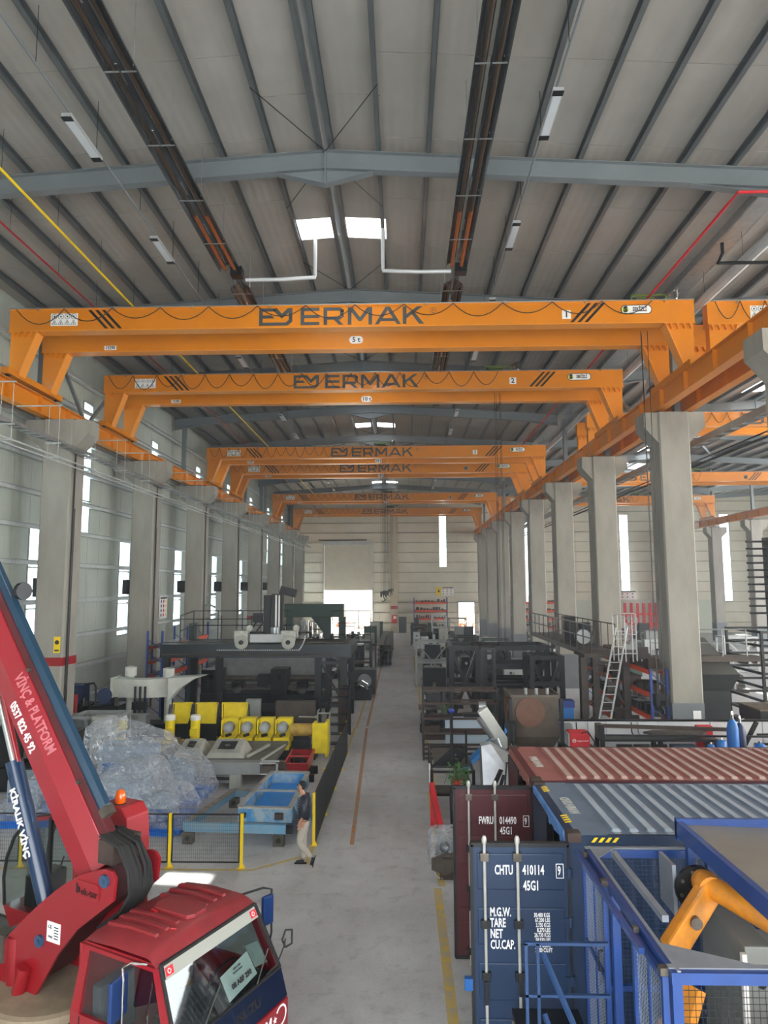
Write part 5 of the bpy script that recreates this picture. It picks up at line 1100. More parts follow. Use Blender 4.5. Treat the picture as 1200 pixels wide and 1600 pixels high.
for x0, x1 in ((-7.3, -6.35), (-6.25, -5.0)):
    c = MB().add([(x0, 21.9, .72), (x1, 21.9, .72), (x1, 23.1, .72), (x0, 23.1, .72), (x0 + .1, 22.05, .86), (x1 - .2, 22.05, .86), (x1 - .2, 23.0, 1.08), (x0 + .1, 23.0, 1.08)], [(0, 3, 2, 1), (4, 5, 6, 7), (0, 1, 5, 4), (1, 2, 6, 5), (2, 3, 7, 6), (3, 0, 4, 7)]).obj('cover', 'cream', T, o, bevel=.01)
    MB().add([(x0 + .3, 22.25, .915), (x1 - .4, 22.25, .915), (x1 - .4, 22.8, 1.045), (x0 + .3, 22.8, 1.045)], [(0, 1, 2, 3)]).obj('hatch', 'dsteel2', c, o); MB().cb(((x0 + x1) / 2 - .05, 22.5, .99), (.16, .06, .05)).obj('hatch_handle', 'rawsteel', c, o)
MB().bar((-4.9, 21.9, .78), (-4.5, 23.4, .8), .08).bar((-4.4, 21.6, .75), (-4.0, 23.6, .75), .06).obj('guide_bar', 'cream', T, o)
MB().lathe([(.16, -.1), (.16, .1), (.08, .12)], (-3.75, 21.7, .5), 16, 'x').obj('gear_wheel', 'rsteel', T, o)
# yellow grinder heads with motors
lc = ['first from the left', 'second from the left', 'third from the left', 'rightmost']
for i, x in enumerate((-6.24, -5.6, -4.95, -4.3)):
    o = (x, 24.8, 0); T = T_('grinding_unit', o, 'yellow grinding unit with round silver motor, %s of the four' % lc[i], 'machine', 'yellow grinding heads')
    MB().box(x - .3, x + .3, 24.6, 25.3, 0, .36).obj('plinth', 'dsteel2', T, o)
    b = MB().box(x - .28, x + .28, 24.5, 24.54, .36, .78).box(x - .28, x - .24, 24.54, 25.1, .36, .78).box(x + .24, x + .28, 24.54, 25.1, .36, .78).box(x - .28, x + .28, 25.06, 25.1, .36, .78).box(x - .24, x + .24, 24.54, 25.06, .36, .5); b.obj('lower_box', 'yellow', T, o)
    MB().box(x - .06, x + .06, 24.46, 24.5, .56, .64).tube((x - .1, 24.8, .78), (x + .1, 24.8, .84), .05, 8).obj('clamp_handle', 'dsteel2', T, o)
    MB().box(x - .26, x + .28, 25.12, 25.5, .5, 1.33).box(x - .26, x - .22, 24.75, 25.12, .85, 1.33).obj('upper_box', 'yellow', T, o, bevel=.01)
    q = MB().lathe([(.17, -.3), (.19, -.24), (.19, .0)], (x - .02, 25.1, 1.05), 18, 'y').obj('motor', mat('motor_grey', '9ea4a6', .5, .2, '6c7173', 6, .5), T, o, smooth=True)
    b = MB().lathe([(.1, -.305), (.1, -.3)], (x - .02, 25.1, 1.05), 14, 'y').obj('fan_guard', 'lgrey', q, o)
o = (-3.4, 24.9, 0); T = T_('roller_unit', o, 'dirty yellow roller unit with a tall yellow end plate, right end of the row', 'machine')
dy = mat('dirty_yellow', 'c9a84a', .6, 0, '7a5a2a', 4, .8)
MB().lathe([(.2, -.4), (.22, -.35), (.22, .35), (.2, .4)], (-3.6, 24.8, 1.0), 18, 'x').obj('roller', dy, T, o, smooth=True); MB().box(-4.0, -3.1, 24.5, 25.2, .3, .42).box(-4.0, -3.1, 24.6, 25.1, 0, .3).box(-3.9, -3.3, 24.7, 25.0, .42, .7).obj('base', 'dsteel2', T, o); MB().box(-3.2, -2.66, 24.5, 24.62, .25, 1.28).box(-3.2, -3.1, 24.62, 25.2, .25, 1.25).box(-2.76, -2.66, 24.62, 25.2, .1, 1.3).obj('end_plate', 'yellow', T, o, bevel=.01)
MB().tube((-3.8, 25.3, 1.35), (-3.2, 25.3, 1.35), .04, 8).lathe([(.07, 0), (.07, .06)], (-3.2, 25.3, 1.35), 10, 'x').obj('spindle', 'chrome', T, o)
# yellow panels hung with cables
for i, (x0, x1, z0) in enumerate(((-8.55, -7.9, 1.15), (-7.7, -6.95, 1.15), (-6.7, -5.85, 1.0))):
    o = ((x0 + x1) / 2, 25.9, 0); T = T_('cable_screen', o, 'bright yellow sheet screen with black cables at its sides, %s of the three' % ('leftmost', 'middle', 'right and largest')[i], 'panel', 'yellow cable panels')
    MB().box(x0, x1, 25.85, 25.89, z0 - .15, 1.76).box(x0, x1, 25.7, 25.89, 1.74, 1.78).obj('sheet', 'yellow', T, o); MB().box(x0 - .06, x0 - .02, 25.8, 25.86, 0, 1.78).box(x1 + .02, x1 + .06, 25.8, 25.86, 0, 1.78).obj('post', dy if i < 2 else 'yellow', T, o)
    b = MB(); random.seed(20 + i)
    for k in range(10):
        xx = random.choice((x0 - .12, x1 + .1)) + random.uniform(-.04, .04); b.path([(xx, 25.75, 1.72), (xx + random.uniform(-.05, .05), 25.65, 1.4), (xx + random.uniform(-.15, .15), 25.6, 1.0), (xx + random.uniform(-.1, .1), 25.6, .6)], .015, 5)
    b.obj('cable', 'black', T, o)
for i, (x, z) in enumerate(((-8.42, .75), (-7.5, .75), (-10.2, .6))):
    o = (x, 25.0, 0); T = T_('vertical_motor', o, 'yellow upright motor with a white cap %s' % ('in front of the leftmost yellow panel', 'in front of the middle yellow panel', 'just left of the crane boom edge, far left')[i], 'motor', 'upright yellow motors')
    MB().lathe([(.13, .62), (.17, .7), (.17, 1.3)], (x, 25, 0), 16).box(x - .22, x + .22, 24.75, 25.2, .5, .62).box(x - .12, x + .12, 24.72, 24.86, .78, 1.02).obj('housing', 'yellow', T, o, bevel=.01); MB().lathe([(.185, 1.3), (.185, 1.42), (.15, 1.48)], (x, 25, 0), 16).obj('cap', 'white', T, o); MB().box(x - .3, x + .3, 24.8, 25.3, 0, .5).obj('base', 'dsteel2', T, o)
    MB().lathe([(.1, -.15), (.1, .12)], (x + .3, 24.6, .62), 14, 'y').lathe([(.1, -.15), (.1, .12)], (x - .35, 24.6, .6), 14, 'y').box(x - .42, x + .38, 24.5, 24.7, .0, .5).obj('feed_motor', dy, T, o)
# silver foil-wrapped beam
o = (-11.4, 26.3, 0); T = T_('silver_beam', o, 'long silver box beam lying across trestles behind the crane boom', 'beam')
MB().box(-12.7, -9.7, 26.05, 26.5, .8, 1.26).obj('beam', mat('foil', 'b9bcbd', .35, .6, '82888a', 3, .8, .5, 7), T, o); MB().box(-12.4, -12.2, 26.05, 26.5, 0, .8).box(-10.2, -10.0, 26.05, 26.5, 0, .8).obj('trestle', 'dsteel2', T, o); MB().box(-12.4, -10.7, 25.75, 26.0, .5, .62).obj('lower_rail', 'lgrey', T, o)
# press casting on pillars
o = (-10.3, 28.6, 0); T = T_('press_casting', o, 'pale cream arched casting on two pillars with a ribbed wing pointing right', 'press')
cc = mat('cream_cast', 'c9cbc2', .55, 0, 'a3a59c', 2.5, .6)
b = MB(); N = 12; pts = [(-11.85 + 2.35 * k / N, 28.1 - .35 * math.sin(math.pi * k / N)) for k in range(N + 1)]
for a, c in zip(pts, pts[1:]): b.add([(a[0], a[1], 1.62), (c[0], c[1], 1.62), (c[0], c[1], 2.35), (a[0], a[1], 2.35), (a[0], a[1] + .6, 1.62), (c[0], c[1] + .6, 1.62), (c[0], c[1] + .6, 2.35), (a[0], a[1] + .6, 2.35)], [(0, 1, 2, 3), (3, 2, 6, 7), (0, 4, 5, 1), (4, 7, 6, 5)])
b.box(-11.9, -11.8, 27.9, 28.8, 1.6, 2.4); b.obj('arch', cc, T, o)
MB().add([(-9.5, 27.8, 1.5), (-9.5, 27.8, 2.4), (-8.0, 27.9, 2.5), (-8.5, 27.9, 2.35), (-9.1, 27.85, 1.95), (-9.5, 28.5, 1.5), (-9.5, 28.5, 2.4), (-8.0, 28.4, 2.5), (-8.5, 28.4, 2.35), (-9.1, 28.45, 1.95)], [(0, 1, 2, 3, 4), (9, 8, 7, 6, 5), (1, 6, 7, 2), (2, 7, 8, 3), (3, 8, 9, 4), (4, 9, 5, 0)]).obj('wing', cc, T, o)
for x, zt in ((-11.35, 2.75), (-9.75, 2.7)):
    p = MB().tube((x, 28.6, 0), (x, 28.6, zt), .15, 14).lathe([(.24, zt - .35), (.24, zt), (.1, zt + .04)], (x, 28.6, 0), 14).obj('pillar', cc, T, o, smooth=True)
b = MB()
for x in (-10.75, -10.55, -10.35): b.tube((x, 27.6, .9), (x, 27.6, 2.1), .05, 8).box(x - .09, x + .09, 27.5, 27.7, 1.2, 1.5)
b.obj('hydraulic_valve', 'dsteel', T, o); MB().box(-12.0, -8.8, 28.2, 29.2, 0, .5).obj('base', 'dsteel', T, o)
# blue pump units
for i, (x, w, h) in enumerate(((-13.4, .7, .75), (-12.1, .45, .5))):
    o = (x, 28.2, 0); T = T_('pump_unit', o, ('dark blue square pump housing with a bent pipe against the left wall', 'small dark blue motor right of the square pump housing')[i], 'pump'); 
    MB().box(x - w / 2, x + w / 2, 27.9, 28.6, 1.35, 1.35 + h).lathe([(.3, -.1), (.3, 0)], (x, 27.9, 1.7), 16, 'y').obj('housing', mat('pump_blue', '1c2c4e', .5), T, o, bevel=.02); MB().path([(x + .3, 28.2, 2.1), (x + .7, 28.2, 2.15), (x + .78, 28.2, 2.0), (x + .78, 28.2, 1.3)], .04, 8).obj('pipe', 'dsteel2', T, o) if i == 0 else None
    MB().box(x - .6, x + .6, 27.8, 28.9, 0, 1.3).obj('skid', 'dsteel', T, o)
    MB().tube((x + .45, 27.9, 1.3), (x + .45, 27.9, 1.6), .06, 8).tube((x + .56, 27.9, 1.3), (x + .56, 27.9, 1.5), .04, 8).obj('valve', 'rawsteel', T, o)
tag(MB().tube((-12.85, 26.9, 1.2), (-12.85, 26.9, 1.9), .1, 12).box(-12.95, -12.75, 26.8, 27.0, 0, 1.2).obj('fire_extinguisher', 'red', None, (-12.85, 26.9, 0)), 'red fire extinguisher hung low behind the left column with the red band', 'extinguisher')

# ---- big dark plasma/welding gantry
o = (-6.5, 30, 0); T = T_('welding_gantry', o, 'huge dark steel gantry platform with railing, upright column and white wheeled carriage', 'gantry')
MB().box(-10.4, -2.2, 29.3, 29.9, 3.05, 3.62).obj('front_beam', mat('gantry_beam', '2e3337', .38, .4, '14181b', .9, .7, .15, 5, (.3, 1, 1)), T, o)
MB().box(-10.4, -2.3, 33.4, 34.0, 3.0, 3.5).box(-10.4, -10.1, 29.9, 33.4, 3.1, 3.5).box(-2.5, -2.2, 29.9, 33.4, 3.1, 3.5).obj('frame', 'dsteel', T, o)
MB().box(-10.2, -2.5, 31.2, 33.4, 3.42, 3.48).obj('deck', 'dsteel2', T, o)
MB().tube((-10.3, 29.5, 3.68), (-2.3, 29.5, 3.68), .03, 8).tube((-10.3, 29.25, 3.2), (-3, 29.25, 3.2), .025, 8).obj('guide_rail', 'rawsteel', T, o)
b = MB()
for x in (-10.2, -9.0, -7.8, -6.6, -5.6): b.tube((x, 33.3, 3.5), (x, 33.3, 4.9), .025, 6)
for z in (4.2, 4.9): b.tube((-10.2, 33.3, z), (-5.4, 33.3, z), .025, 6).tube((-10.2, 31.3, z - .15), (-10.2, 33.3, z), .025, 6)
for x in (-10.2, -8.3, -6.9): b.tube((x, 31.3, 3.5), (x, 31.3, 4.75), .025, 6)
b.tube((-10.2, 31.3, 4.6), (-6.9, 31.3, 4.6), .02, 6); b.obj('railing', 'dsteel2', T, o)
for x, y in ((-3.6, 29.4), (-2.5, 29.4), (-3.6, 33.5), (-2.5, 33.5), (-7.9, 29.6), (-10.2, 29.6), (-10.2, 33.6)): MB().box(x - .14, x + .14, y - .14, y + .14, 0, 3.1).obj('leg', 'dsteel', T, o)
b = MB().bar((-3.5, 29.3, 2.9), (-2.6, 29.3, 1.3), .1, .06).bar((-2.6, 29.3, 2.9), (-3.5, 29.3, 1.3), .1, .06).box(-3.6, -2.5, 29.3, 29.4, 2.78, 2.9).box(-3.6, -2.5, 29.3, 29.4, 1.1, 1.22)
for z in (1.1, 2.4): b.bar((-2.45, 29.5, z + .7), (-2.45, 33.4, z - .4), .06)
b.obj('brace', 'dsteel2', T, o)
c = MB().box(-6.15, -5.85, 30.2, 30.5, 3.6, 5.7).box(-5.8, -5.3, 30.2, 30.55, 3.6, 5.75).obj('column', 'dsteel', T, o); MB().box(-5.62, -5.55, 30.15, 30.2, 3.7, 5.7).box(-5.48, -5.42, 30.15, 30.2, 3.7, 5.7).obj('linear_rail', 'white', c, o); MB().cb((-5.05, 30.2, 5.85), (.7, .4, .35), ry=.25).box(-6.6, -6.2, 30.1, 30.4, 4.5, 4.9).box(-6.7, -6.1, 30, 30.5, 3.9, 4.1).bar((-7.0, 30.2, 3.7), (-6.2, 30.2, 4.9), .08).bar((-6.8, 30.4, 3.7), (-6.1, 30.4, 4.6), .06).obj('head', 'dsteel', c, o)
MB().tube((-5.6, 30.0, 3.65), (-5.6, 30, 4.3), .2, 14).obj('cylinder', 'galv', c, o, smooth=True)
for i, x in enumerate((-6.85, -4.85)):
    w = MB().lathe([(.1, -.06), (.22, -.08), (.29, -.05), (.29, .05), (.22, .08)], (x, 29.1, 3.72), 20, 'y').obj('carriage_wheel', 'cream', T, o, smooth=True); MB().lathe([(.1, -.1), (.1, .1)], (x, 29.1, 3.72), 10, 'y').obj('hub', 'dsteel', w, o)
    MB().box(x - .35, x + .25, 29.2, 29.6, 3.75, 4.2).lathe([(.14, -.1), (.14, .1)], (x + .3, 29.3, 4.3), 12, 'y').obj('carriage_block', mat('carriage_cream', 'bfc0b6', .5, 0, '7f807a', 8, .8), T, o, bevel=.03)
MB().box(-6.5, -5.1, 29.15, 29.5, 3.72, 4.05).obj('carriage_plate', 'lgrey', T, o)
b = MB()
for k in range(50):
    a = k / 49; x = -7.9 + 3.5 * min(1, a * 1.25) if a < .8 else -4.4 + .25 * math.sin((a - .8) * 7.8); z = 3.36 if a < .8 else 3.36 + (a - .8) * 3
    b.box(x - .025, x + .025, 29.2, 29.28, z, z + .05)
b.obj('energy_chain', 'lgrey', T, o)
# welder-like machinery under the gantry
def lathe_machine(x, y, w, d, h, m1, lab, grp=None, rz=0, det=1):
    o = (x, y, 0); T = thing('machine_tool', o, lab, 'machine', grp, rz)
    MB().box(-w / 2, w / 2, -d / 2, d / 2, 0, h * .35).obj('base', m1, T, bevel=.02)
    MB().box(-w / 2, -w * .22, -d * .42, d * .42, h * .35, h).obj('headstock', m1, T, bevel=.02)
    MB().box(-w * .22, w / 2, -d * .2, d * .2, h * .45, h * .55).tube((-w * .2, 0, h * .72), (w * .35, 0, h * .72), h * .09, 10).obj('bed_way', 'rawsteel', T)
    MB().box(w * .3, w * .45, -d * .25, d * .25, h * .5, h * .85).box(-w * .05, w * .12, -d * .5, -d * .1, h * .5, h * .68).obj('tailstock', m1, T)
    if det: MB().lathe([(h * .13, -.03), (h * .13, .03)], (w * .04, -d * .55, h * .5), 12, 'y').lathe([(h * .05, 0), (h * .05, .06)], (-w * .35, -d * .47, h * .8), 8, 'y').obj('handwheel', 'chrome', T)
    return T
def milling(x, y, w, d, h, m1, lab, grp=None, rz=0):
    o = (x, y, 0); T = thing('milling_machine', o, lab, 'machine', grp, rz)
    MB().box(-w / 2, w / 2, -d / 2, d / 2, 0, h * .2).box(-w * .25, w * .25, -d * .1, d / 2, h * .2, h).obj('column', m1, T, bevel=.03)
    MB().box(-w * .6, w * .6, -d * .55, d * .05, h * .45, h * .53).obj('table', 'rawsteel', T); MB().box(-w * .2, w * .2, -d * .6, d * .3, h * .8, h * 1.02).tube((0, -d * .4, h * .62), (0, -d * .4, h * .8), h * .05, 10).obj('head', m1, T, bevel=.02)
    MB().lathe([(h * .09, -.02), (h * .09, .02)], (w * .62, -d * .25, h * .49), 12, 'x').obj('handwheel', 'chrome', T); return T
def cabinet(x, y, w, d, h, m1, lab, grp=None):
    o = (x, y, 0); T = thing('control_cabinet', o, lab, 'cabinet', grp)
    MB().box(-w / 2, w / 2, -d / 2, d / 2, .08, h).box(-w / 2 + .05, w / 2 - .05, -d / 2 + .05, d / 2, 0, .08).obj('body', m1, T, bevel=.01)
    for s in (-1, 1): q = MB().box(min(0, s * w / 2) + .02, max(0, s * w / 2) - .02, -d / 2 - .02, -d / 2, .12, h - .05).obj('door', m1, T, bevel=.005); MB().box(s * .06 - .015, s * .06 + .015, -d / 2 - .05, -d / 2 - .02, h * .45, h * .6).obj('handle', 'dsteel2', q)
    return T
def steelframe(x, y, w, d, h, m1, lab, grp=None, shelves=2, brace=True, t=.1):
    o = (x, y, 0); T = thing('steel_framework', o, lab, 'frame', grp)
    for sx in (-1, 1):
        for sy in (-1, 1): MB().box(sx * (w / 2) - t / 2, sx * (w / 2) + t / 2, sy * (d / 2) - t / 2, sy * (d / 2) + t / 2, 0, h).obj('leg', m1, T)
    b = MB()
    for k in range(shelves + 1):
        z = h - t / 2 - (h - .3) * k / max(1, shelves)
        for s in (-1, 1): b.box(-w / 2, w / 2, s * d / 2 - t * .4, s * d / 2 + t * .4, z - t / 2, z + t / 2).box(s * w / 2 - t * .4, s * w / 2 + t * .4, -d / 2, d / 2, z - t / 2, z + t / 2)
    b.obj('cross_beam', m1, T)
    if brace: MB().bar((-w / 2, -d / 2, .3), (w / 2, -d / 2, h - .1), t * .6).obj('brace', m1, T); MB().bar((w / 2, -d / 2 + .03, .3), (-w / 2, -d / 2 + .03, h - .1), t * .6).obj('brace', m1, T)
    return T
def beamstack(x, y, w, L, n, rows, m1, lab, grp=None, h=.3):
    o = (x, y, 0); T = thing('beam_stack', o, lab, 'steel beams', grp)
    for r in range(rows):
        for k in range(n): MB().ibeam((-w / 2 + w * (k + .5) / n, -L / 2, .12 + h * (r + .5)), (-w / 2 + w * (k + .5) / n, L / 2, .12 + h * (r + .5)), h * .92, w / n * .85, .03, .03).obj('beam', m1, T)
    MB().box(-w / 2, w / 2, -L * .4, -L * .38, 0, .12).box(-w / 2, w / 2, L * .38, L * .4, 0, .12).obj('dunnage', 'rsteel', T); return T
def pile(x, y, w, d, h, n, seed, lab, ms=('rawsteel', 'dsteel2', 'rsteel', 'lgrey'), grp=None):
    o = (x, y, 0); T = thing('parts_pallet', o, lab, 'pallet', grp); rr = random.Random(seed)
    MB().box(-w / 2, w / 2, -d / 2, d / 2, .1, .14).box(-w / 2, w / 2, -d / 2, -d / 2 + .1, 0, .1).box(-w / 2, w / 2, d / 2 - .1, d / 2, 0, .1).obj('pallet', 'rsteel', T)
    for k in range(n):
        s = rr.uniform(.12, .4); b = MB(); px, py = rr.uniform(-w / 2 + .1, w / 2 - .1), rr.uniform(-d / 2 + .1, d / 2 - .1); z = .14 + rr.uniform(0, max(.01, h - s)) * (.2 + .8 * rr.random())
        t = rr.random()
        if t < .4: b.cb((px, py, .14 + (z - .14) / 2 + s * .3), (s, s * rr.uniform(.5, 1.6), z - .14 + s * .6), rz=rr.random() * 3)
        elif t < .7: b.lathe([(s * .4, -s * .6), (s * .5, -s * .5), (s * .5, s * .4), (s * .2, s * .6)], (px, py, z + s * .3), 12, rr.choice('xyz'))
        else: b.lathe([(s * .5, -.03), (s * .5, .03)], (px, py, z + s * .3), 14, rr.choice('xy')).lathe([(s * .2, -s * .5), (s * .2, s * .5)], (px, py, z + s * .3), 8, rr.choice('xy'))
        b.obj('machine_part', rr.choice(ms), T)
    return T
def rack(x, y, L, d, zs, ht, lab, grp=None, rz=0, bays=2, load=True, seed=1, beamh=.13):
    o = (x, y, 0); T = thing('pallet_rack', o, lab, 'rack', grp, rz); rr = random.Random(seed)
    for k in range(bays + 1):
        px = -L / 2 + L * k / bays; q = MB()
        for py in (-d / 2, d / 2): q.box(px - .05, px + .05, py - .04, py + .04, 0, ht)
        for z in range(int(ht / .6)): q.bar((px, -d / 2, z * .6 + .1), (px, d / 2, z * .6 + .6), .03)
        q.obj('upright', 'rackbl', T)
    for z in zs:
        for py in (-d / 2, d / 2): MB().box(-L / 2, L / 2, py - .03, py + .03, z - beamh, z).obj('rack_beam', 'rackor', T)
        MB().box(-L / 2, L / 2, -d / 2 + .05, d / 2 - .05, z - .02, z + .01).obj('shelf', 'rawsteel', T)
        if load:
            b = MB(); px = -L / 2 + .2
            while px < L / 2 - .3:
                w = rr.uniform(.15, .5); hh = rr.uniform(.08, .38); b.cb((px + w / 2, rr.uniform(-.1, .1), z + .01 + hh / 2), (w * .8, d * rr.uniform(.4, .8), hh)); px += w + rr.uniform(0, .15)
            b.obj('stored_parts', rr.choice(('dsteel2', 'rsteel', 'grey')), T)
    return T
rack(-11.75, 36.2, 7.6, .7, (1.95, 2.6, 3.3), 4.0, 'orange and blue pallet rack along the left wall beside the gantry', rz=R(90), seed=4, load=False, beamh=.2)
cabinet(-10.8, 35.3, .4, .35, 4.2, mat('dark_green_cab', '37453f', .5), 'dark green electrical post cabinet in front of the left orange rack')
lathe_machine(-8.6, 36, 3.6, 1.4, 1.8, 'dsteel', 'dark lathe seen under the gantry deck on the left')
lathe_machine(-5.2, 35.5, 3.0, 1.4, 1.9, 'dsteel', 'dark lathe seen under the gantry deck near its braced leg')
MB().box(0, 0, 0, 0, 0, 0)
tag(MB().box(-9.9, -3.9, 37.4, 37.5, .1, 2.6).obj('partition', 'grey', None, (-7, 37.4, 0)), 'grey partition wall standing behind the machines under the gantry', 'partition')
# rows of long dark box beams in front of the gantry
beamstack(-6.2, 28.2, 5.2, 1.2, 1, 1, 'dsteel', 'dark bundle lying crosswise in front of the gantry') if False else None
o = (-6.3, 27.8, 0); T = T_('roller_bed', o, 'long dark steel bed with stepped rails running crosswise behind the yellow machines', 'machine bed')
for k, (y, z) in enumerate(((27.3, .9), (27.8, 1.1), (28.3, 1.3))): MB().box(-8.7, -3.9, y - .2, y + .2, z - .25, z).obj('rail_beam', 'dsteel' if k % 2 else 'dsteel2', T, o)
MB().box(-8.7, -3.9, 27.1, 28.5, 0, .68).obj('base', 'dsteel', T, o)
tag(MB().box(-4.85, -3.35, 26.3, 26.7, .9, 1.72).obj('guard_box', mat('rusty_box', '4c443d', .6, .2, '241f1c', 2, .8), None, (-4, 26.5, .9), bevel=.02), 'worn brown steel guard box standing above the yellow heads', 'steel box'); MB().box(-4.6, -3.6, 26.35, 26.65, 0, .9).obj('guard_stand', 'dsteel', [q for q in bpy.data.objects if q.name == 'guard_box'][0], (-4, 26.5, .9))
tag(MB().box(-6.05, -5.5, 26.6, 26.9, .9, 1.75).box(-6.0, -5.55, 26.62, 26.88, 0, .9).obj('cabinet_box', 'grey', None, (-5.8, 26.7, 0), bevel=.02), 'small grey upright box behind the right yellow panel', 'cabinet')
o = (-2.85, 26.6, 0); T = T_('step_ladder', o, 'bright aluminium step rail standing at the corner of the dark stairs by the aisle', 'ladder')
b = MB()
for x in (-3.1, -2.65): b.path([(x, 25.2, 0), (x, 25.2, 1.45), (x, 25.3, 1.55), (x, 25.7, 1.55)], .03, 8)
b.tube((-3.1, 25.2, 1.5), (-2.65, 25.2, 1.5), .03, 8).tube((-3.1, 25.2, .8), (-2.65, 25.2, .8), .03, 8); b.obj('rails', 'galv', T, o)
o = (-2.55, 28, 0); T = T_('dark_stairs', o, 'dark open steel stairs rising beside the aisle in front of the gantry leg', 'stairs')
for k in range(7): MB().box(-2.95, -2.2, 26.0 + .42 * k, 26.4 + .42 * k, .2 + .27 * k, .24 + .27 * k).obj('tread', 'dsteel2', T, o)
MB().bar((-2.2, 25.9, .2), (-2.2, 28.9, 2.1), .03, .2).bar((-2.95, 25.9, .2), (-2.95, 28.9, 2.1), .03, .2).box(-2.25, -2.15, 28.7, 28.8, 0, 2.1).obj('stringer', 'dsteel', T, o)
tag(MB().box(-2.7, -2.2, 28.9, 29.2, 0, 1.9).obj('rusty_screen', 'rsteel', None, (-2.4, 29, 0)), 'tall rusty brown steel panel at the foot of the gantry on the aisle', 'panel')
# machines behind the gantry along the left of the aisle
o = (-2.3, 38.5, 0); T = T_('gear_case', o, 'dark grey gear case with a big round bore and chrome hoses on the aisle edge', 'machine')
MB().box(-3.0, -1.5, 38, 39.3, .2, 1.5).obj('case', 'dsteel2', T, o, bevel=.03); MB().lathe([(.38, -.05), (.38, .0)], (-2.1, 37.98, .9), 20, 'y').obj('bore', 'grey', T, o); MB().path([(-2.9, 37.5, .6), (-2.3, 37.4, .75), (-2.0, 37.5, .6), (-1.8, 37.6, .3)], .06, 8).path([(-2.7, 37.5, .85), (-2.2, 37.4, 1.0), (-1.9, 37.5, .8)], .05, 8).obj('hose', 'chrome', T, o, smooth=True); MB().box(-2.9, -1.7, 37.1, 38, 0, .55).obj('motor_base', 'dsteel', T, o)
o = (-5.5, 42, 0); T = T_('green_portal', o, 'dark green portal machine with thick crossbeam in front of the bright doorway', 'machine')
gm = mat('portal_green', '2c4438', .5, 0, '1c2c26', 2, .5)
MB().box(-7.2, -3.6, 41.6, 42.6, 4.2, 5.0).obj('crossbeam', gm, T, o, bevel=.03)
for x in (-6.9, -4.6, -3.7): MB().box(x - .2, x + .2, 41.8, 42.4, 0, 4.2).obj('leg', gm, T, o)
MB().prism([(-5.6, 4.2), (-4.8, 4.2), (-4.8, 3.2)], 41.9, 42.2).obj('gusset', gm, T, o)
b = MB()
for x in (-4.2, -3.4, -2.6, -1.9): b.tube((x, 41, 2.8), (x, 41, 4.6), .03, 6)
for z in (3.2, 3.9, 4.6): b.tube((-4.2, 41, z), (-1.9, 41, z), .03, 6)
b.box(-4.4, -1.8, 41, 43, 2.7, 2.8); b.obj('railed_platform', 'dsteel2', T, o)
for x in (-4.3, -1.9): MB().box(x - .08, x + .08, 41, 41.2, 0, 2.7).obj('platform_leg', 'dsteel', T, o)
steelframe(-1.75, 41.5, .25, .25, 2.6, 'rsteel', 'slim brown steel post frame at the aisle edge on the left', shelves=1, brace=False)
beamstack(-1.4, 60, 1.1, 16, 2, 4, 'dsteel2', 'long stack of dark steel beams left of the aisle near the far door', h=.38)

lathe_machine(-11.2, 21.6, 2.4, 1.4, 1.9, 'dsteel', 'dark machine behind the lift cylinder at the left edge of the picture', rz=R(10))
cabinet(-10.2, 23.6, .7, .5, 1.7, 'cream', 'cream cabinet seen between the crane boom and its lift cylinder')
steelframework = steelframe(-10.8, 24.6, 1.6, 1.2, 1.6, 'grey', 'low grey framework behind the crane boom near the left wall', shelves=2, brace=False)
# ================================================================== RIGHT SIDE OF THE AISLE
# brown shelf rack
o = (2.0, 24.9, 0); T = thing('shelf_rack', o, 'brown angle-iron shelf rack with four shelves, right edge of the aisle', 'rack')
for x in (.72, 1.72, 3.35): MB().box(x - .035, x + .035, 24.6, 24.67, 0, 2.5).box(x - .035, x + .035, 25.2, 25.27, 0, 2.5).obj('post', 'dsteel2', T, o)
for z in (2.42, 1.98, 1.45, .95, .42, .1): MB().box(.72, 3.35, 24.58, 24.63, z - .06, z + .02).box(.72, 3.35, 25.2, 25.25, z - .06, z + .02).box(.72, .76, 24.6, 25.25, z - .05, z).box(3.31, 3.35, 24.6, 25.25, z - .05, z).obj('shelf_rail', 'rsteel', T, o)
MB().box(.75, 1.7, 24.65, 25.2, 1.44, 1.46).box(.75, 3.3, 24.65, 25.2, .93, .95).obj('shelf', 'rsteel', T, o)
for i, (x, z, w, h, mm, lab) in enumerate(((1.1, 1.98, .5, .3, 'dsteel', 'black box on the upper shelf of the brown rack'), (1.45, 1.98, .15, .35, 'dsteel2', 'slim dark bracket beside the black box on the brown rack'), (2.6, 1.46, .9, .12, 'dsteel', 'flat dark bar on the middle shelf of the brown rack'), (1.0, .95, .6, .2, 'rsteel', 'rusty block on the lower shelf of the brown rack'))):
    tag(MB().box(x - w / 2, x + w / 2, 24.7, 25.1, z, z + h).obj('stored_part', mm, None, (x, 24.9, z), bevel=.02), lab, 'machine part')
tag(MB().quad((1.55, 25.6, .35), (3.5, 25.6, .35), (3.5, 25.9, 1.35), (1.55, 25.9, 1.35), .03).box(1.6, 1.7, 25.6, 25.75, 0, .4).box(3.3, 3.4, 25.6, 25.75, 0, .4).obj('metal_sheet', mat('pale_blue_sheet', 'bfd3e2', .3), None, (2.5, 25.7, 0)), 'pale blue white sheet panel leaning behind the brown rack', 'panel')
o = (3.2, 22.8, 0); T = thing('blue_boom', o, 'bright blue slanting steel arm right of the brown rack', 'steel arm')
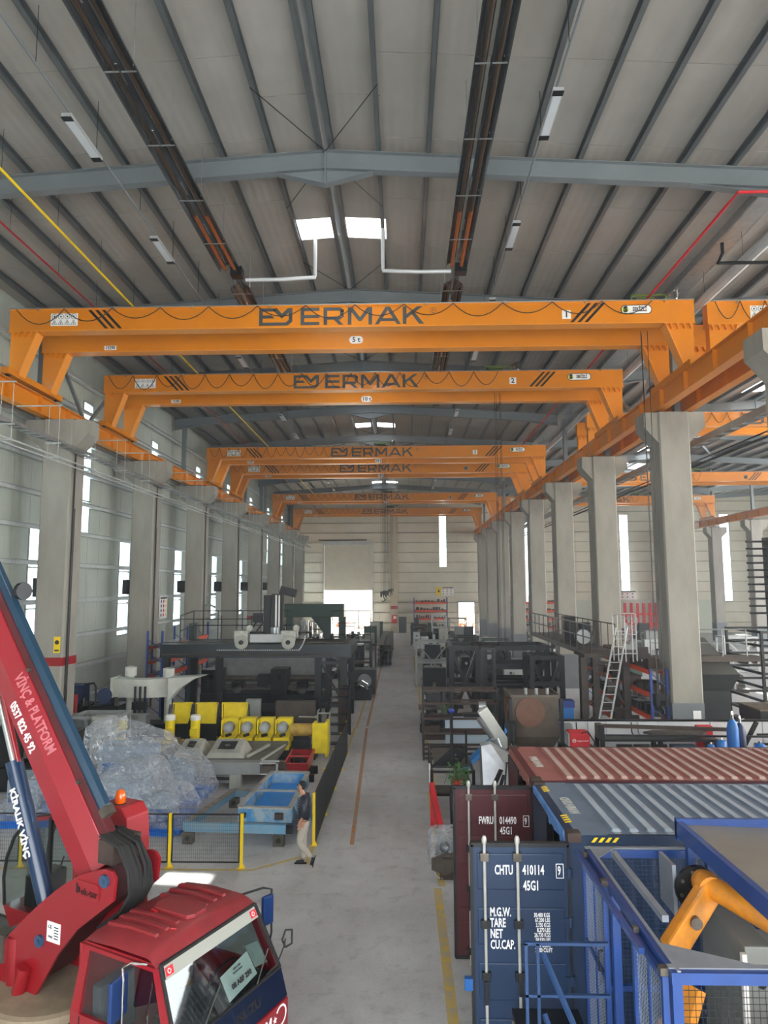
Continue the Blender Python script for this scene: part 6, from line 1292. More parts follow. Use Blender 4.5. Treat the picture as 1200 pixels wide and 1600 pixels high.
MB().bar((1.9, 22.4, .3), (3.6, 23.6, 1.45), .22, .16).bar((2.1, 22.3, .5), (3.3, 23.2, 1.3), .05, .05).obj('arm', mat('arm_blue', '2f86cf', .4, 0, '1f5f9c', 2, .4), T, o); MB().box(3.4, 3.8, 23.4, 23.8, 0, 1.3).obj('stand', 'dsteel2', T, o)
def plant(x, y, z, n, lab, pot, seed=3, s=1):
    T = thing('potted_plant', (x, y, z), lab, 'plant'); rr = random.Random(seed)
    if pot: MB().lathe([(.07 * s, 0), (.11 * s, .2 * s), (.12 * s, .22 * s), (.1 * s, .22 * s)], (0, 0, 0), 12).obj('pot', pot, T, smooth=True)
    st = MB(); lf = MB()
    for k in range(n):
        a = rr.uniform(0, 6.28); r = rr.uniform(.1, .32) * s; h = rr.uniform(.1, .45) * s; p = [(0, 0, .18 * s), (math.cos(a) * r * .5, math.sin(a) * r * .5, .2 * s + h * .7), (math.cos(a) * r, math.sin(a) * r, .2 * s + h * (.9 if k % 2 else -.1))]
        st.path(p, .006, 4)
        for j in range(4):
            t = rr.uniform(.3, 1); c = Vector(p[1]).lerp(Vector(p[2]), t); b = rr.uniform(0, 6.28); d = Vector((math.cos(b), math.sin(b), rr.uniform(-.4, .4))) * .09 * s; w = d.cross(Vector((0, 0, 1))).normalized() * .03 * s
            lf.add([c, c + d * .5 + w, c + d + Vector((0, 0, -.02)), c + d * .5 - w], [(0, 1, 2), (0, 2, 3)])
    st.obj('stem', 'leaf' if 0 else mat('stem_green', '3c5a2a', .7), T); lf.obj('leaf', mat('leaf_green', '2f6a2c', .6, 0, '4e8a3a', 6, .6), T, fix=False)['kind'] = 'stuff'
    return T
plant(1.5, 24.9, 1.46, 16, 'trailing green plant on the middle shelf of the brown rack', None, 4, .8)
# work cell by the container doors
o = (1.25, 19.2, 0); T = thing('test_stand', o, 'dark angle-iron test stand with a bracket plate at the aisle edge', 'machine stand')
b = MB()
for x, y in ((.75, 18.6), (1.85, 18.6), (.8, 21.4), (1.85, 21.4)): b.box(x - .04, x + .04, y - .04, y + .04, 0, 1.25)
for z in (1.2, .62): b.box(.75, 1.85, 18.57, 18.63, z - .03, z + .03).box(.8, 1.85, 21.37, 21.43, z - .03, z + .03).bar((.75, 18.6, z), (.8, 21.4, z), .06).box(1.82, 1.88, 18.6, 21.4, z - .03, z + .03)
b.obj('frame', 'dsteel', T, o)
MB().box(.85, 1.8, 19.3, 21.3, 1.15, 1.2).box(.85, 1.6, 18.7, 19.4, .6, .64).obj('top_plate', 'rawsteel', T, o)
MB().add([(.78, 19.2, 1.2), (1.5, 19.2, 1.2), (1.75, 19.2, 1.55), (1.35, 19.2, 1.7), (.78, 19.24, 1.2), (1.5, 19.24, 1.2), (1.75, 19.24, 1.55), (1.35, 19.24, 1.7)], [(0, 1, 2, 3), (7, 6, 5, 4), (0, 4, 5, 1), (1, 5, 6, 2), (2, 6, 7, 3), (3, 7, 4, 0)]).obj('bracket_plate', 'dsteel', T, o)
b = MB()
for dx, dz in ((0, 0), (.1, 0), (0, .1), (.1, .1)): b.lathe([(.03, -.02), (.03, 0)], (1.33 + dx, 19.2, 1.4 + dz), 8, 'y')
b.obj('bolt', 'chrome', T, o); MB().tube((1.35, 19.5, 1.2), (1.35, 19.5, 2.6), .035, 8).tube((1.75, 19.5, 1.2), (1.75, 19.5, 2.1), .03, 8).obj('post', 'dsteel2', T, o)
MB().lathe([(.07, -.05), (.09, 0), (.07, .05)], (1.35, 19.5, 2.62), 12).obj('knob', mat('knob_blue', '2a3f9c', .4), T, o)
MB().box(.68, .72, 18.7, 18.9, .75, 1.35).obj('white_tube', 'white', T, o)
o = (2.55, 17.6, 0); T = thing('stainless_cover', o, 'shiny stainless steel sheet covers with black edged window, tilted behind the red door', 'machine cover')
ss = mat('stainless', 'a9adb0', .3, .8, '7e8285', 2, .5)
MB().add([(1.95, 17.2, .9), (3.05, 17.1, .9), (3.1, 17.5, 1.7), (2.2, 17.6, 2.15), (1.95, 17.6, 2.1), (1.95, 17.9, .9), (3.05, 17.9, .9), (3.1, 17.9, 1.7), (2.2, 17.9, 2.15), (1.95, 17.9, 2.1)], [(0, 1, 2, 3, 4), (9, 8, 7, 6, 5), (0, 5, 6, 1), (1, 6, 7, 2), (2, 7, 8, 3), (3, 8, 9, 4), (4, 9, 5, 0)]).obj('cover', ss, T, o, bevel=.01)
b = MB()
P4 = [Vector(p) for p in ((2.42, 17.06, 1.02), (2.95, 17.02, 1.0), (2.98, 17.36, 1.6), (2.55, 17.38, 1.75))]
for a, c in zip(P4, P4[1:] + P4[:1]): b.bar(a, c, .03)
b.bar((2.0, 17.0, .95), (2.4, 17.3, 1.6), .12, .03).bar((2.2, 16.95, .95), (2.45, 17.2, 1.5), .08, .03); b.obj('black_frame', 'pblack', T, o)
MB().box(1.95, 2.9, 17.3, 17.9, 0, .9).obj('body', 'dsteel2', T, o)
o = (2.6, 19.6, 0); T = thing('spindle_motor', o, 'tilted silver servo spindle head with cylinder motor above the stainless covers', 'machine')
MB().bar((2.15, 19.0, 2.75), (2.8, 19.0, 1.75), .3, .3, (0, 1, 0)).obj('motor_housing', mat('alloy', 'cdcfc8', .35, .3, '9b9d96', 3, .5), T, o, bevel=.03); MB().tube((2.1, 19.1, 2.5), (2.6, 19.1, 1.8), .12, 14).lathe([(.14, -.1), (.14, .1)], (2.2, 19.4, 2.75), 10, 'x').tube((2.45, 18.9, 2.0), (2.6, 18.9, 1.6), .14, 12).obj('cylinder', 'galv', T, o, smooth=True); MB().box(2.4, 2.8, 19.0, 19.6, 0, 1.7).obj('stand', 'dsteel2', T, o)
b = MB(); random.seed(8)
for k in range(8): b.path([(2.7, 19.2, 1.8 - .05 * k), (2.2 + .1 * k, 18.9, 1.5), (2.1 + .1 * k, 18.8, 1.1), (2.5, 18.9, .5)], .02, 5)
b.obj('hose', 'lgrey', T, o)
plant(1.3, 17.0, 1.2, 34, 'leafy green plant in a red pot standing at the corner of the red container door', 'pred', 7, 1.15)
tag(MB().box(1.12, 1.48, 16.8, 17.2, 0, 1.2).obj('plant_stand', 'dsteel2', None, (1.3, 17, 0)), 'dark box stand below the plant in the red pot', 'stand')
tag(MB().bar((.72, 18.1, .95), (.86, 16.5, .45), .12, .28).box(.80, .92, 16.45, 16.6, 0, .55).box(.68, .8, 18.0, 18.1, 0, 1.0).obj('red_beam', 'pred', None, (.75, 17.3, 0), bevel=.01), 'bright red slanting steel guard on the floor line beside the aisle', 'guard')
wr_ = thing('film_wrapped_part', (.95, 15.75, 0), 'square machine part wrapped in clear film on the floor in front of the red door', 'wrapped part')
MB().cb((0, 0, .42), (.5, .42, .52), rz=.1).obj('inner_part', 'grey', wr_, bevel=.04); MB().lathe([(.08, -.02), (.12, 0)], (-.05, -.23, .42), 14, 'y').obj('flange', 'dsteel2', wr_)
bm0 = MB()
from mathutils import noise as _n
vs = []; fs = []
for i in range(25):
    for j in range(17):
        a = i / 24 * 6.2832; h = j / 16; k = 1 + .22 * _n.noise(Vector((math.cos(a) * 2, math.sin(a) * 2, h * 4))); r = (.40 + .05 * (1 - h)) * k * (1 if h < .85 else (1 - h) / .15 * .9 + .1); c, s_ = math.cos(a), math.sin(a); q = (abs(c) ** 4 + abs(s_) ** 4) ** -.25
        vs.append((r * c * q * .95, r * s_ * q * .85, .06 + .72 * h + .05 * k))
for i in range(24):
    for j in range(16): fs.append((i * 17 + j, (i + 1) * 17 + j, (i + 1) * 17 + j + 1, i * 17 + j + 1))
bm0.add(vs, fs).obj('plastic_wrap', 'film', wr_, smooth=True, fix=False)
pile(1.0, 15.1, .5, .4, .25, 7, 3, 'small pallet of rusty machine blocks in front of the film-wrapped part', ('rsteel', 'rawsteel'))
tag(MB().path([(.75, 15.35, .3), (.68, 15.2, .2), (.66, 15.1, .04), (.72, 14.95, .02), (.8, 14.9, .03)], .012, 6).obj('white_cable', 'white', None, (.7, 15.1, 0)), 'short white cable curling on the floor by the rusty blocks', 'cable')
# big hopper
o = (3.65, 19.6, 0); T = thing('steel_hopper', o, 'large raw steel hopper tank with a round brown disc on its front', 'hopper')
hm = mat('hopper_steel', '5f554a', .45, .5, '2e2822', 1.4, .85)
MB().add([(3.0, 19.3, 1.95), (4.3, 19.3, 1.95), (4.3, 20.6, 1.95), (3.0, 20.6, 1.95), (3.0, 19.3, 3.05), (4.3, 19.3, 3.05), (4.3, 20.6, 3.05), (3.0, 20.6, 3.05), (3.45, 19.7, 1.15), (3.95, 19.7, 1.15), (3.95, 20.2, 1.15), (3.45, 20.2, 1.15)], [(4, 5, 6, 7), (0, 1, 5, 4), (1, 2, 6, 5), (2, 3, 7, 6), (3, 0, 4, 7), (8, 9, 1, 0), (9, 10, 2, 1), (10, 11, 3, 2), (11, 8, 0, 3), (11, 10, 9, 8)]).obj('tank', hm, T, o)
MB().lathe([(.4, -.06), (.4, 0)], (3.5, 19.3, 2.62), 28, 'y').obj('disc', mat('disc_brown', '6e4c3c', .6, .2, '4a3a30', 5, .5), T, o); MB().lathe([(.3, -.08), (.3, 0)], (3.0, 19.9, 2.65), 20, 'x').obj('side_disc', 'disc_brown' if 0 else MATS['disc_brown'], T, o)
MB().box(2.97, 3.02, 19.27, 20.6, 3.02, 3.1).box(4.28, 4.33, 19.27, 20.6, 3.02, 3.1).box(3.0, 4.3, 19.27, 19.32, 3.02, 3.08).obj('rim', 'rawsteel', T, o)
b = MB()
for x in (3.45, 3.75, 4.05): b.tube((x, 19.6, 3.05), (x, 19.6, 3.22), .05, 8)
b.obj('pipe_stub', 'galv', T, o)
for x, y in ((2.95, 19.2), (4.35, 19.2), (2.95, 20.7), (4.35, 20.7)): MB().box(x - .04, x + .04, y - .04, y + .04, 0, 3.0).obj('leg', 'dsteel2', T, o)
# posts near the hopper
steelframe(2.88, 18.55, .16, .2, 2.5, 'dsteel2', 'pair of slim dark posts just left of the hopper', shelves=1, brace=False, t=.05)
# ---- white low partition and the workshop before it
o = (9, 22, 0); T = thing('low_partition', o, 'long low white partition wall behind the red container, tools hanging on it', 'partition')
for k in range(8): MB().box(4.75 + 1.6 * k, 6.33 + 1.6 * k, 21.95, 22.0, .05, 1.86).obj('panel', mat('partition_white', 'd3d6d8', .5, 0, 'bcc1c4', 1, .5), T, o)
MB().box(4.75, 17.55, 21.93, 22.03, 1.86, 1.92).box(4.75, 17.55, 21.93, 22.03, 0, .05).obj('edge_rail', 'dsteel', T, o)
def hooktool(x, k, lab): tag(MB().path([(x, 21.9, 1.84), (x, 21.88, 1.55), (x + .05, 21.88, 1.45), (x - .04, 21.88, 1.4)], .02, 6).obj('hanging_tool', ('dsteel', 'galv')[k % 2], None, (x, 21.9, 1.6)), lab, 'tool')
for k, x in enumerate((5.4, 5.75, 7.1, 7.3)): hooktool(x, k, 'small hand tool hung on the low white partition, %s from the left' % ('first', 'second', 'third', 'fourth')[k])
o = (5.3, 21.2, 0); T = thing('welding_machine', o, 'red welding power source on a dark trolley in front of the white partition', 'welder')
MB().box(4.95, 5.55, 20.9, 21.4, 1.3, 1.74).obj('case', 'pred', T, o, bevel=.04); MB().box(4.91, 4.95, 20.92, 21.38, 1.33, 1.7).obj('front_panel', 'lgrey', T, o); MB().box(4.85, 5.7, 20.8, 21.5, 0, 1.3).obj('trolley', 'dsteel', T, o); 
lgo = MB()
for a in range(14): t0, t1 = a * math.pi / 7, (a + 1) * math.pi / 7; lgo.bar((5.08 + .05 * math.cos(t0), 20.895, 1.5 + .05 * math.sin(t0)), (5.08 + .05 * math.cos(t1), 20.895, 1.5 + .05 * math.sin(t1)), .012, .004, (0, 1, 0))
lgo.box(5.04, 5.12, 20.89, 20.898, 1.49, 1.51); lgo.obj('emblem', 'pwhite', T, o); text('magmaweld', .07, 'pwhite', T, (.03, -.31, 1.5))
MB().path([(5.5, 20.9, 1.74), (5.65, 20.8, 1.5), (5.6, 20.75, 1.3), (5.4, 20.75, 1.1)], .02, 6).path([(5.3, 20.9, 1.72), (5.45, 20.75, 1.8), (5.7, 20.8, 1.4), (5.75, 20.8, 1.1)], .02, 6).obj('cable', 'black', T, o)
o = (4.95, 21.2, 0); T = thing('grey_toolbox', o, 'grey green tapered box behind the red welding machine', 'toolbox'); MB().prism([(4.8, 1.3), (5.3, 1.3), (5.2, 1.84), (4.9, 1.84)], 21.62, 21.85).obj('body', mat('grey_green', '7f8a88', .5), T, o, bevel=.02); MB().box(4.8, 5.3, 21.6, 21.88, 0, 1.3).obj('stand', 'dsteel2', T, o)
tag(MB().path([(4.9, 21.93, 1.84), (4.88, 21.88, 1.5), (4.92, 21.88, 1.3), (4.86, 21.88, 1.05)], .06, 8).obj('blue_strap', 'arm_blue' if 0 else MATS['arm_blue'], None, (4.9, 21.9, 0)), 'light blue strap hanging right of the hopper', 'strap')
# raw frames on the welding table
o = (8.2, 21.2, 0); T = thing('welding_table', o, 'dark welding table with long raw steel beams lying across it', 'workbench')
MB().box(5.85, 9.3, 20.8, 21.5, 1.5, 1.56).box(6.2, 8.2, 20.7, 20.78, 1.2, 1.28).obj('table_top', 'dsteel2', T, o)
for x in (5.9, 7.6, 9.2): MB().box(x - .06, x + .06, 20.82, 20.92, 0, 1.5).box(x - .06, x + .06, 21.4, 21.5, 0, 1.5).obj('leg', 'dsteel', T, o)
MB().bar((5.9, 21.1, 1.9), (10.1, 21.1, 1.78), .1, .1).obj('beam', 'rsteel', T, o); MB().bar((6.0, 20.9, 1.66), (12.0, 20.9, 1.62), .06, .05).obj('beam', 'dsteel2', T, o); MB().box(5.8, 5.98, 20.9, 21.3, 1.56, 1.95).obj('stop_block', 'dsteel2', T, o)
MB().prism([(7.4, 20.95), (8.9, 20.95), (9.1, 21.15), (8.8, 21.4), (7.6, 21.4), (7.2, 21.15)], 1.66, 1.72, 'z').obj('plate_blank', 'rawsteel', T, o)
for k in range(3): MB().box(6.25 + .5 * k, 6.7 + .5 * k, 20.62, 20.72, .9, 1.45).obj('drawer_front', 'dsteel', T, o)
MB().box(7.9, 8.6, 20.65, 21.0, .9, 1.4).obj('blue_part', mat('dull_blue', '33526a', .5), T, o)
o = (11.6, 21.2, 0); T = thing('steel_framework', o, 'raw dark steel framework with slanting legs right of the tall blue gas cylinder', 'frame')
MB().bar((10.2, 21.2, 1.3), (10.6, 21.2, 2.0), .1).bar((11.9, 21.2, 2.15), (12.7, 21.2, .9), .12).bar((10.9, 21.2, 1.6), (12.0, 21.2, 1.2), .06).bar((10.6, 21.2, 1.62), (12.6, 21.2, 1.62), .07).bar((10.5, 21.2, 1.35), (12.4, 21.2, 1.35), .06).box(12.0, 13.0, 21.0, 21.4, .9, 1.25).box(10.3, 12.9, 21.1, 21.3, 0, .9).obj('struts', 'dsteel', T, o)
def gascyl(x, y, z0, r, h, m1, lab, cap='white'):
    o = (x, y, z0); T = thing('gas_cylinder', o, lab, 'gas cylinder'); MB().lathe([(r * .9, 0), (r, .03), (r, h * .84), (r * .75, h * .92), (r * .3, h * .96)], (0, 0, 0), 16).obj('body', m1, T, smooth=True); MB().lathe([(r * .28, h * .94), (r * .28, h * 1.02), (r * .15, h * 1.06)], (0, 0, 0), 10).tube((0, -r * .2, h), (r * .8, -r * .2, h * 1.02), r * .12, 6).obj('valve', 'chrome', T, smooth=True)
cyb = mat('cylinder_blue', '2a78c8', .4, 0, '1c5ea6', 3, .4)
gascyl(9.55, 20.5, 0, .16, 2.3, cyb, 'tall light blue gas cylinder beside the grey base of the nearest column'); gascyl(9.86, 20.7, 0, .15, 2.15, mat('cyl_navy', '1b2c52', .4), 'tall navy gas cylinder right behind the light blue one')
gascyl(9.08, 20.2, 1.1, .13, .62, cyb, 'small blue cylinder in front of the tall light blue one'); gascyl(8.78, 20.2, 1.1, .1, .5, cyb, 'smallest blue cylinder, left of the other small one'); gascyl(10.2, 20.3, 1.1, .14, .5, cyb, 'short stout blue cylinder with pale top under the slanting frame')
tag(MB().box(8.6, 9.3, 20.0, 20.45, 1.04, 1.1).box(8.62, 8.68, 20.05, 20.4, 0, 1.04).box(9.2, 9.26, 20.05, 20.4, 0, 1.04).box(10.0, 10.4, 20.1, 20.5, 1.04, 1.1).box(10.05, 10.35, 20.15, 20.45, 0, 1.04).obj('low_shelf', 'dsteel2', None, (9.3, 20.2, 0)), 'low dark shelf carrying the small blue cylinders', 'shelf')
tag(MB().box(9.0, 9.45, 21.55, 21.8, .6, 1.8).box(9.05, 9.4, 21.6, 21.8, 0, .6).obj('red_cabinet', 'pred', None, (9.2, 21.7, 0), bevel=.02), 'red cabinet behind the welding table, mostly hidden', 'cabinet')
# ---- brown tower with ladder and raised walkway
o = (8.2, 27.3, 0); T = thing('walkway_tower', o, 'brown steel tower with raised walkway, thin railings and an aluminium caged ladder', 'walkway'); br = mat('tower_brown', '4f4640', .6, .2, '2f2a27', 3, .7)
for x, y in ((6.9, 26.6), (7.35, 26.6), (8.5, 26.6), (7.2, 27.9), (8.5, 27.9)): MB().box(x - .12, x + .12, y - .12, y + .12, 0, 3.35).obj('leg', br, T, o)
b = MB().bar((7.4, 26.55, 1.5), (8.45, 26.55, 3.1), .12, .05).bar((8.45, 26.5, 1.5), (7.4, 26.5, 3.1), .12, .05).box(7.3, 8.6, 26.5, 26.6, 3.1, 3.2).box(7.3, 8.6, 26.5, 26.6, 1.35, 1.5).cb((7.92, 26.45, 2.28), (.35, .04, .35))
for k in range(5): b.bar((6.9, 26.55, .3 + .6 * k), (7.3, 26.55, .6 + .6 * k), .06)
b.obj('brace', br, T, o)
MB().box(6.9, 9.4, 26.4, 28.0, 3.35, 3.5).box(8.9, 9.3, 26.35, 26.5, 3.3, 3.75).obj('platform', br, T, o)
MB().add([(7.3, 28.0, 3.35), (8.6, 28, 3.35), (8.6, 39, 3.35), (7.3, 39, 3.35), (7.3, 28, 3.45), (8.6, 28, 3.45), (8.6, 39, 3.45), (7.3, 39, 3.45)], [(0, 1, 2, 3), (7, 6, 5, 4), (0, 4, 5, 1), (1, 5, 6, 2), (2, 6, 7, 3), (3, 7, 4, 0)]).box(7.22, 7.3, 26.5, 39, 3.3, 3.5).obj('walkway_deck', 'dsteel2', T, o)
b = MB()
for k in range(12): b.tube((7.25, 26.7 + 1.1 * k, 3.5), (7.25, 26.7 + 1.1 * k, 4.55), .025, 6)
for k in range(12): b.tube((8.65, 28.2 + k, 3.45), (8.65, 28.2 + k, 4.5), .02, 6)
b.tube((8.65, 28.2, 4.5), (8.65, 39.2, 4.5), .025, 6); b.obj('railing_post', br, T, o)
MB().tube((7.25, 26.7, 4.55), (7.25, 38.8, 4.55), .03, 6).tube((7.25, 26.7, 4.05), (7.25, 38.8, 4.05), .025, 6).obj('handrail', 'galv', T, o)
b = MB().box(9.3, 13.5, 26.4, 27.0, 3.2, 3.4)
b.obj('cross_walkway', br, T, o); b = MB()
for k in range(5): b.tube((9.4 + .9 * k, 26.4, 3.4), (9.4 + .9 * k, 26.4, 4.4), .025, 6)
b.tube((9.4, 26.4, 4.4), (13, 26.4, 4.4), .03, 6).tube((9.4, 26.4, 3.9), (13, 26.4, 3.9), .02, 6); b.obj('cross_railing', 'galv', T, o)
l = MB()
A_, B_ = Vector((6.75, 25.2, 0)), Vector((8.05, 26.1, 3.6))
for s in (0, .42): l.bar(A_ + Vector((s, 0, 0)), B_ + Vector((s, .05, .9)), .06, .03)
for k in range(16): p = A_.lerp(B_ + Vector((0, .05, .9)), (k + .5) / 16); l.tube(p, p + Vector((.42, 0, 0)), .018, 6)
ld = l.obj('ladder', mat('aluminium', 'd5d8d8', .35, .4), T, o)
l = MB()
for k, z in enumerate((3.5, 4.2, 4.95)):
    c = Vector((8.3, 25.95, z)); pts = [c + Vector((.42 * math.cos(a), -.5 * math.sin(a), .1 * math.sin(a))) for a in [math.pi * i / 8 for i in range(9)]]; l.path(pts, .022, 6)
for a in [math.pi * i / 5 for i in range(6)]: l.tube((8.3 + .42 * math.cos(a), 25.95 - .5 * math.sin(a), 3.3), (8.3 + .42 * math.cos(a), 25.95 - .5 * math.sin(a), 5.0), .02, 6)
l.obj('safety_cage', 'aluminium' if 0 else MATS['aluminium'], ld, o)
tag(MB().lathe([(.26, -.08), (.36, -.08), (.36, .08), (.26, .08)], (7.55, 29.0, 3.95), 22, 'y').obj('spoked_ring', 'dsteel2', None, (7.55, 29, 3.95)), 'black and silver ring wheel leaning on the walkway railing', 'wheel')
MB().lathe([(.26, -.09), (.3, -.09), (.3, .09), (.26, .09)], (7.55, 28.99, 3.95), 22, 'y').obj('ring_face', 'galv', [q for q in bpy.data.objects if q.name == 'spoked_ring'][0], (7.55, 29, 3.95))
for i, x in enumerate((8.05, 8.75)): tag(MB().box(x - .28, x + .28, 33.2, 33.8, 3.46, 4.6 - .3 * i).box(x - .2, x - .05, 33.15, 33.2, 3.7, 4.1).obj('drive_unit', 'dsteel', None, (x, 33.5, 3.46), bevel=.02), ('taller', 'lower')[i] + ' black drive unit standing on the raised walkway', 'drive unit')
# blue drum
o = (6.25, 26.6, 0); T = thing('blue_bin', o, 'narrow blue bin standing at the left foot of the brown tower', 'bin'); MB().box(6.0, 6.45, 26.4, 26.9, 0, 1.5).obj('bin_body', MATS['cylinder_blue'], T, o, bevel=.02); MB().box(5.98, 6.47, 26.38, 26.92, 1.5, 1.75).obj('bin_load', 'rackbl', T, o)
steelframe(5.75, 28.5, 1.2, 1.5, 3.3, 'dsteel', 'black two-post frame with an X brace, under the raised walkway', shelves=3, t=.18)
rack(9.0, 28.8, 8.4, .55, (.7, 1.5, 2.3, 3.1), 3.15, 'orange beamed pallet rack with blue uprights standing left of the nearest column', rz=R(90), seed=8, beamh=.16, bays=2)
# ---- black frames behind the shelf rack
for i, (x, w, lab) in enumerate(((2.7, 1.15, 'black X-braced steel frame, left of the pair behind the brown rack'), (4.9, 2.7, 'wide black steel frame with heavy crossbeams behind the hopper'))):
    steelframe(x, 31, w, 1.8, 3.5, 'dsteel', lab, shelves=(2, 4)[i], brace=i == 0, t=.22)
o = (4.6, 30.5, 0); T = thing('roll_bed', o, 'dark roller bed with long round bars inside the wide black frame', 'machine bed')
for k in range(4): MB().tube((3.7, 29.8 + .3 * k, 1.7 + .12 * k), (6.1, 29.8 + .3 * k, 1.7 + .12 * k), .1, 12).obj('bar', ('dsteel', 'dsteel2')[k % 2], T, o)
MB().box(3.6, 6.2, 29.7, 31.4, 0, 1.5).obj('base', 'dsteel', T, o); b = MB()
for k in range(14): b.box(3.8 + .16 * k, 3.88 + .16 * k, 29.6, 29.7, 1.2, 1.45)
b.obj('tooth_rack', 'rawsteel', T, o)
steelframe(3.45, 28.2, .5, .5, 3.6, 'dsteel2', 'thin dark post frame rising in front of the wide black frame', shelves=1, brace=False, t=.08)
milling(1.3, 31.5, 1.0, 1.2, 1.4, 'dsteel', 'dark milling machine at the right edge of the aisle behind the brown rack')
pile(1.6, 28.6, 1.6, 1.6, 1.2, 26, 12, 'pallet of dark spiky machine parts behind the brown rack', ('dsteel', 'dsteel2'))
# nearer bits right of the column
o = (13.0, 27.5, 0); T = thing('grey_hopper', o, 'tall grey funnel-shaped hopper right behind the nearest column', 'hopper'); gh = mat('hopper_grey', '4b4a45', .5, .3, '45443f', 1.5, .6)
MB().add([(11.2, 27, 2.65), (13.0, 27, 2.65), (13.0, 29.4, 2.65), (11.2, 29.4, 2.65), (11.2, 27.6, 4.0), (11.95, 27.6, 4.0), (11.95, 28.8, 4.0), (11.2, 28.8, 4.0)], [(0, 3, 2, 1), (4, 5, 6, 7), (0, 1, 5, 4), (1, 2, 6, 5), (2, 3, 7, 6), (3, 0, 4, 7)]).obj('funnel', gh, T, o)
MB().add([(11.2, 27, 2.65), (13.0, 27, 2.65), (13.0, 29.4, 2.65), (11.2, 29.4, 2.65), (11.4, 27.2, 2.0), (12.7, 27.2, 2.0), (12.7, 29, 2.0), (11.4, 29, 2.0)], [(0, 1, 5, 4), (1, 2, 6, 5), (2, 3, 7, 6), (3, 0, 4, 7)]).box(11.5, 12.7, 27.3, 29, .9, 2.0).obj('lower_body', mat('hopper_dark', '35383a', .45, .3, '232628', 2, .6), T, o)
for x in (11.6, 12.1, 12.6): MB().box(x - .08, x + .08, 27.3, 27.5, 0, .9).obj('leg', 'dsteel2', T, o)
steelframe(15.6, 30, 1.9, 3, 4.2, 'dsteel', 'black grid frame at the right edge, second bay', shelves=7, brace=False, t=.1)
o = (18.2, 34, 0); T = thing('comb_rack', o, 'tall black cantilever rack with thin arms like a comb, second bay', 'rack')
MB().box(17.95, 18.6, 33.7, 34.3, 0, 8.4).obj('upright', 'dsteel', T, o)
for k in range(11): MB().tube((17.0, 34, 4.7 + .35 * k), (17.98, 34, 4.7 + .35 * k), .05, 8).obj('arm', 'dsteel', T, o)
MB().box(17.5, 19.0, 33.4, 34.6, 0, .2).obj('base', 'dsteel', T, o)
steelframe(13.5, 33, 2.2, 2, 3.0, 'dsteel2', 'grey lattice frame behind the grey funnel hopper', shelves=5, brace=True, t=.08)
o = (13.8, 24.6, 0); T = thing('scrap_stand', o, 'rusty sheet metal frame with bent plates right of the nearest column', 'frame')
MB().box(12.3, 14.6, 24.3, 25.8, 1.75, 1.8).cb((14.2, 24.6, 2.0), (1.8, 1.2, .03), rz=-.2, ry=.06).cb((13.6, 24.8, 1.9), (1.5, 1.0, .03), rz=.15).obj('plate', mat('rust_plate', '84745f', .6, .2, '4a4038', 2, .8), T, o); MB().box(12.3, 12.9, 24.3, 25.8, 0, 1.75).box(14.4, 14.55, 24.3, 24.5, 0, 1.75).box(12.9, 14.4, 24.4, 25.7, .2, .35).obj('side', 'dsteel2', T, o)
b = MB(); random.seed(44)
for k in range(22): x = random.uniform(13.0, 14.3); z = random.uniform(.35, 1.5); b.bar((x, 24.4 + random.random() * .6, z), (x + random.uniform(-.5, .5), 24.4 + random.random() * .6, z + random.uniform(-.3, .3)), .06)
b.obj('bar_offcut', 'dsteel2', T, o)
for i in range(4): pile(12 + 2.2 * i, 36 + 1.5 * i, 1.8, 1.8, 1.5, 16, 50 + i, 'pallet of grey machine parts in the second bay, %s of four from the left' % ('first', 'second', 'third', 'fourth')[i], grp='parts pallets in the second bay')
# ================================================================== UNDER THE ROOF
# radiant heaters
def heater(x, y0, y1, lab, z=16.0):
    o = (x, y0, z); T = thing('radiant_heater', o, lab, 'heater', 'radiant tube heaters'); rm = mat('reflector', '8d9296', .25, .85, '5d6368', 2, .5)
    for s in (-1, 1):
        MB().quad((x + s * .04, y0, z + .22), (x + s * .3, y0, z + .05), (x + s * .3, y1, z + .05), (x + s * .04, y1, z + .22), .006).quad((x + s * .3, y0, z + .05), (x + s * .33, y0, z - .06), (x + s * .33, y1, z - .06), (x + s * .3, y1, z + .05), .006).obj('reflector', rm, T, o)
        MB().tube((x + s * .15, y0 + .05, z), (x + s * .15, y1 - .05, z), .05, 10).obj('radiant_tube', mat('heater_tube', '3b3a38', .4, .6, '6b4a2e', 1.2, .7, stretch=(1, .3, 1)), T, o, smooth=True)
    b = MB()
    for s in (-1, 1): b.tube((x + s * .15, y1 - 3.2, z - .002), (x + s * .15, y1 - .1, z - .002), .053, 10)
    b.obj('sun_glow_end', mat('painted_sun_glow', 'c46a2c', .35, .6, '8a4620', 2, .6), T, o, smooth=True)  # orange sun glow on the tube ends, painted in as copper colour
    b = MB(); y = y0 + .3
    while y < y1: b.box(x - .31, x + .31, y, y + .03, z - .07, z - .055).tube((x - .25, y, z + .05), (x - .25, y, roofz(x) + .1), .008, 4).tube((x + .25, y, z + .05), (x + .25, y, roofz(x) + .1), .008, 4); y += 2.2
    b.obj('hanger', 'galv', T, o)
    g = MB()
    for k in range(8): yy = y0 + 1 + (y1 - y0 - 2) * k / 7; g.box(x - .02, x + .02, yy, yy + .55, z - .075, z - .065)
    g.obj('reflector_clip', 'chrome', T, o)
    bx = MB().box(x - .02, x + .34, y1 + .05, y1 + .4, z - .12, z + .16).tube((x + .15, y1 - .05, z), (x + .15, y1 + .1, z), .06, 8).obj('burner_box', 'dsteel', T, o); return T
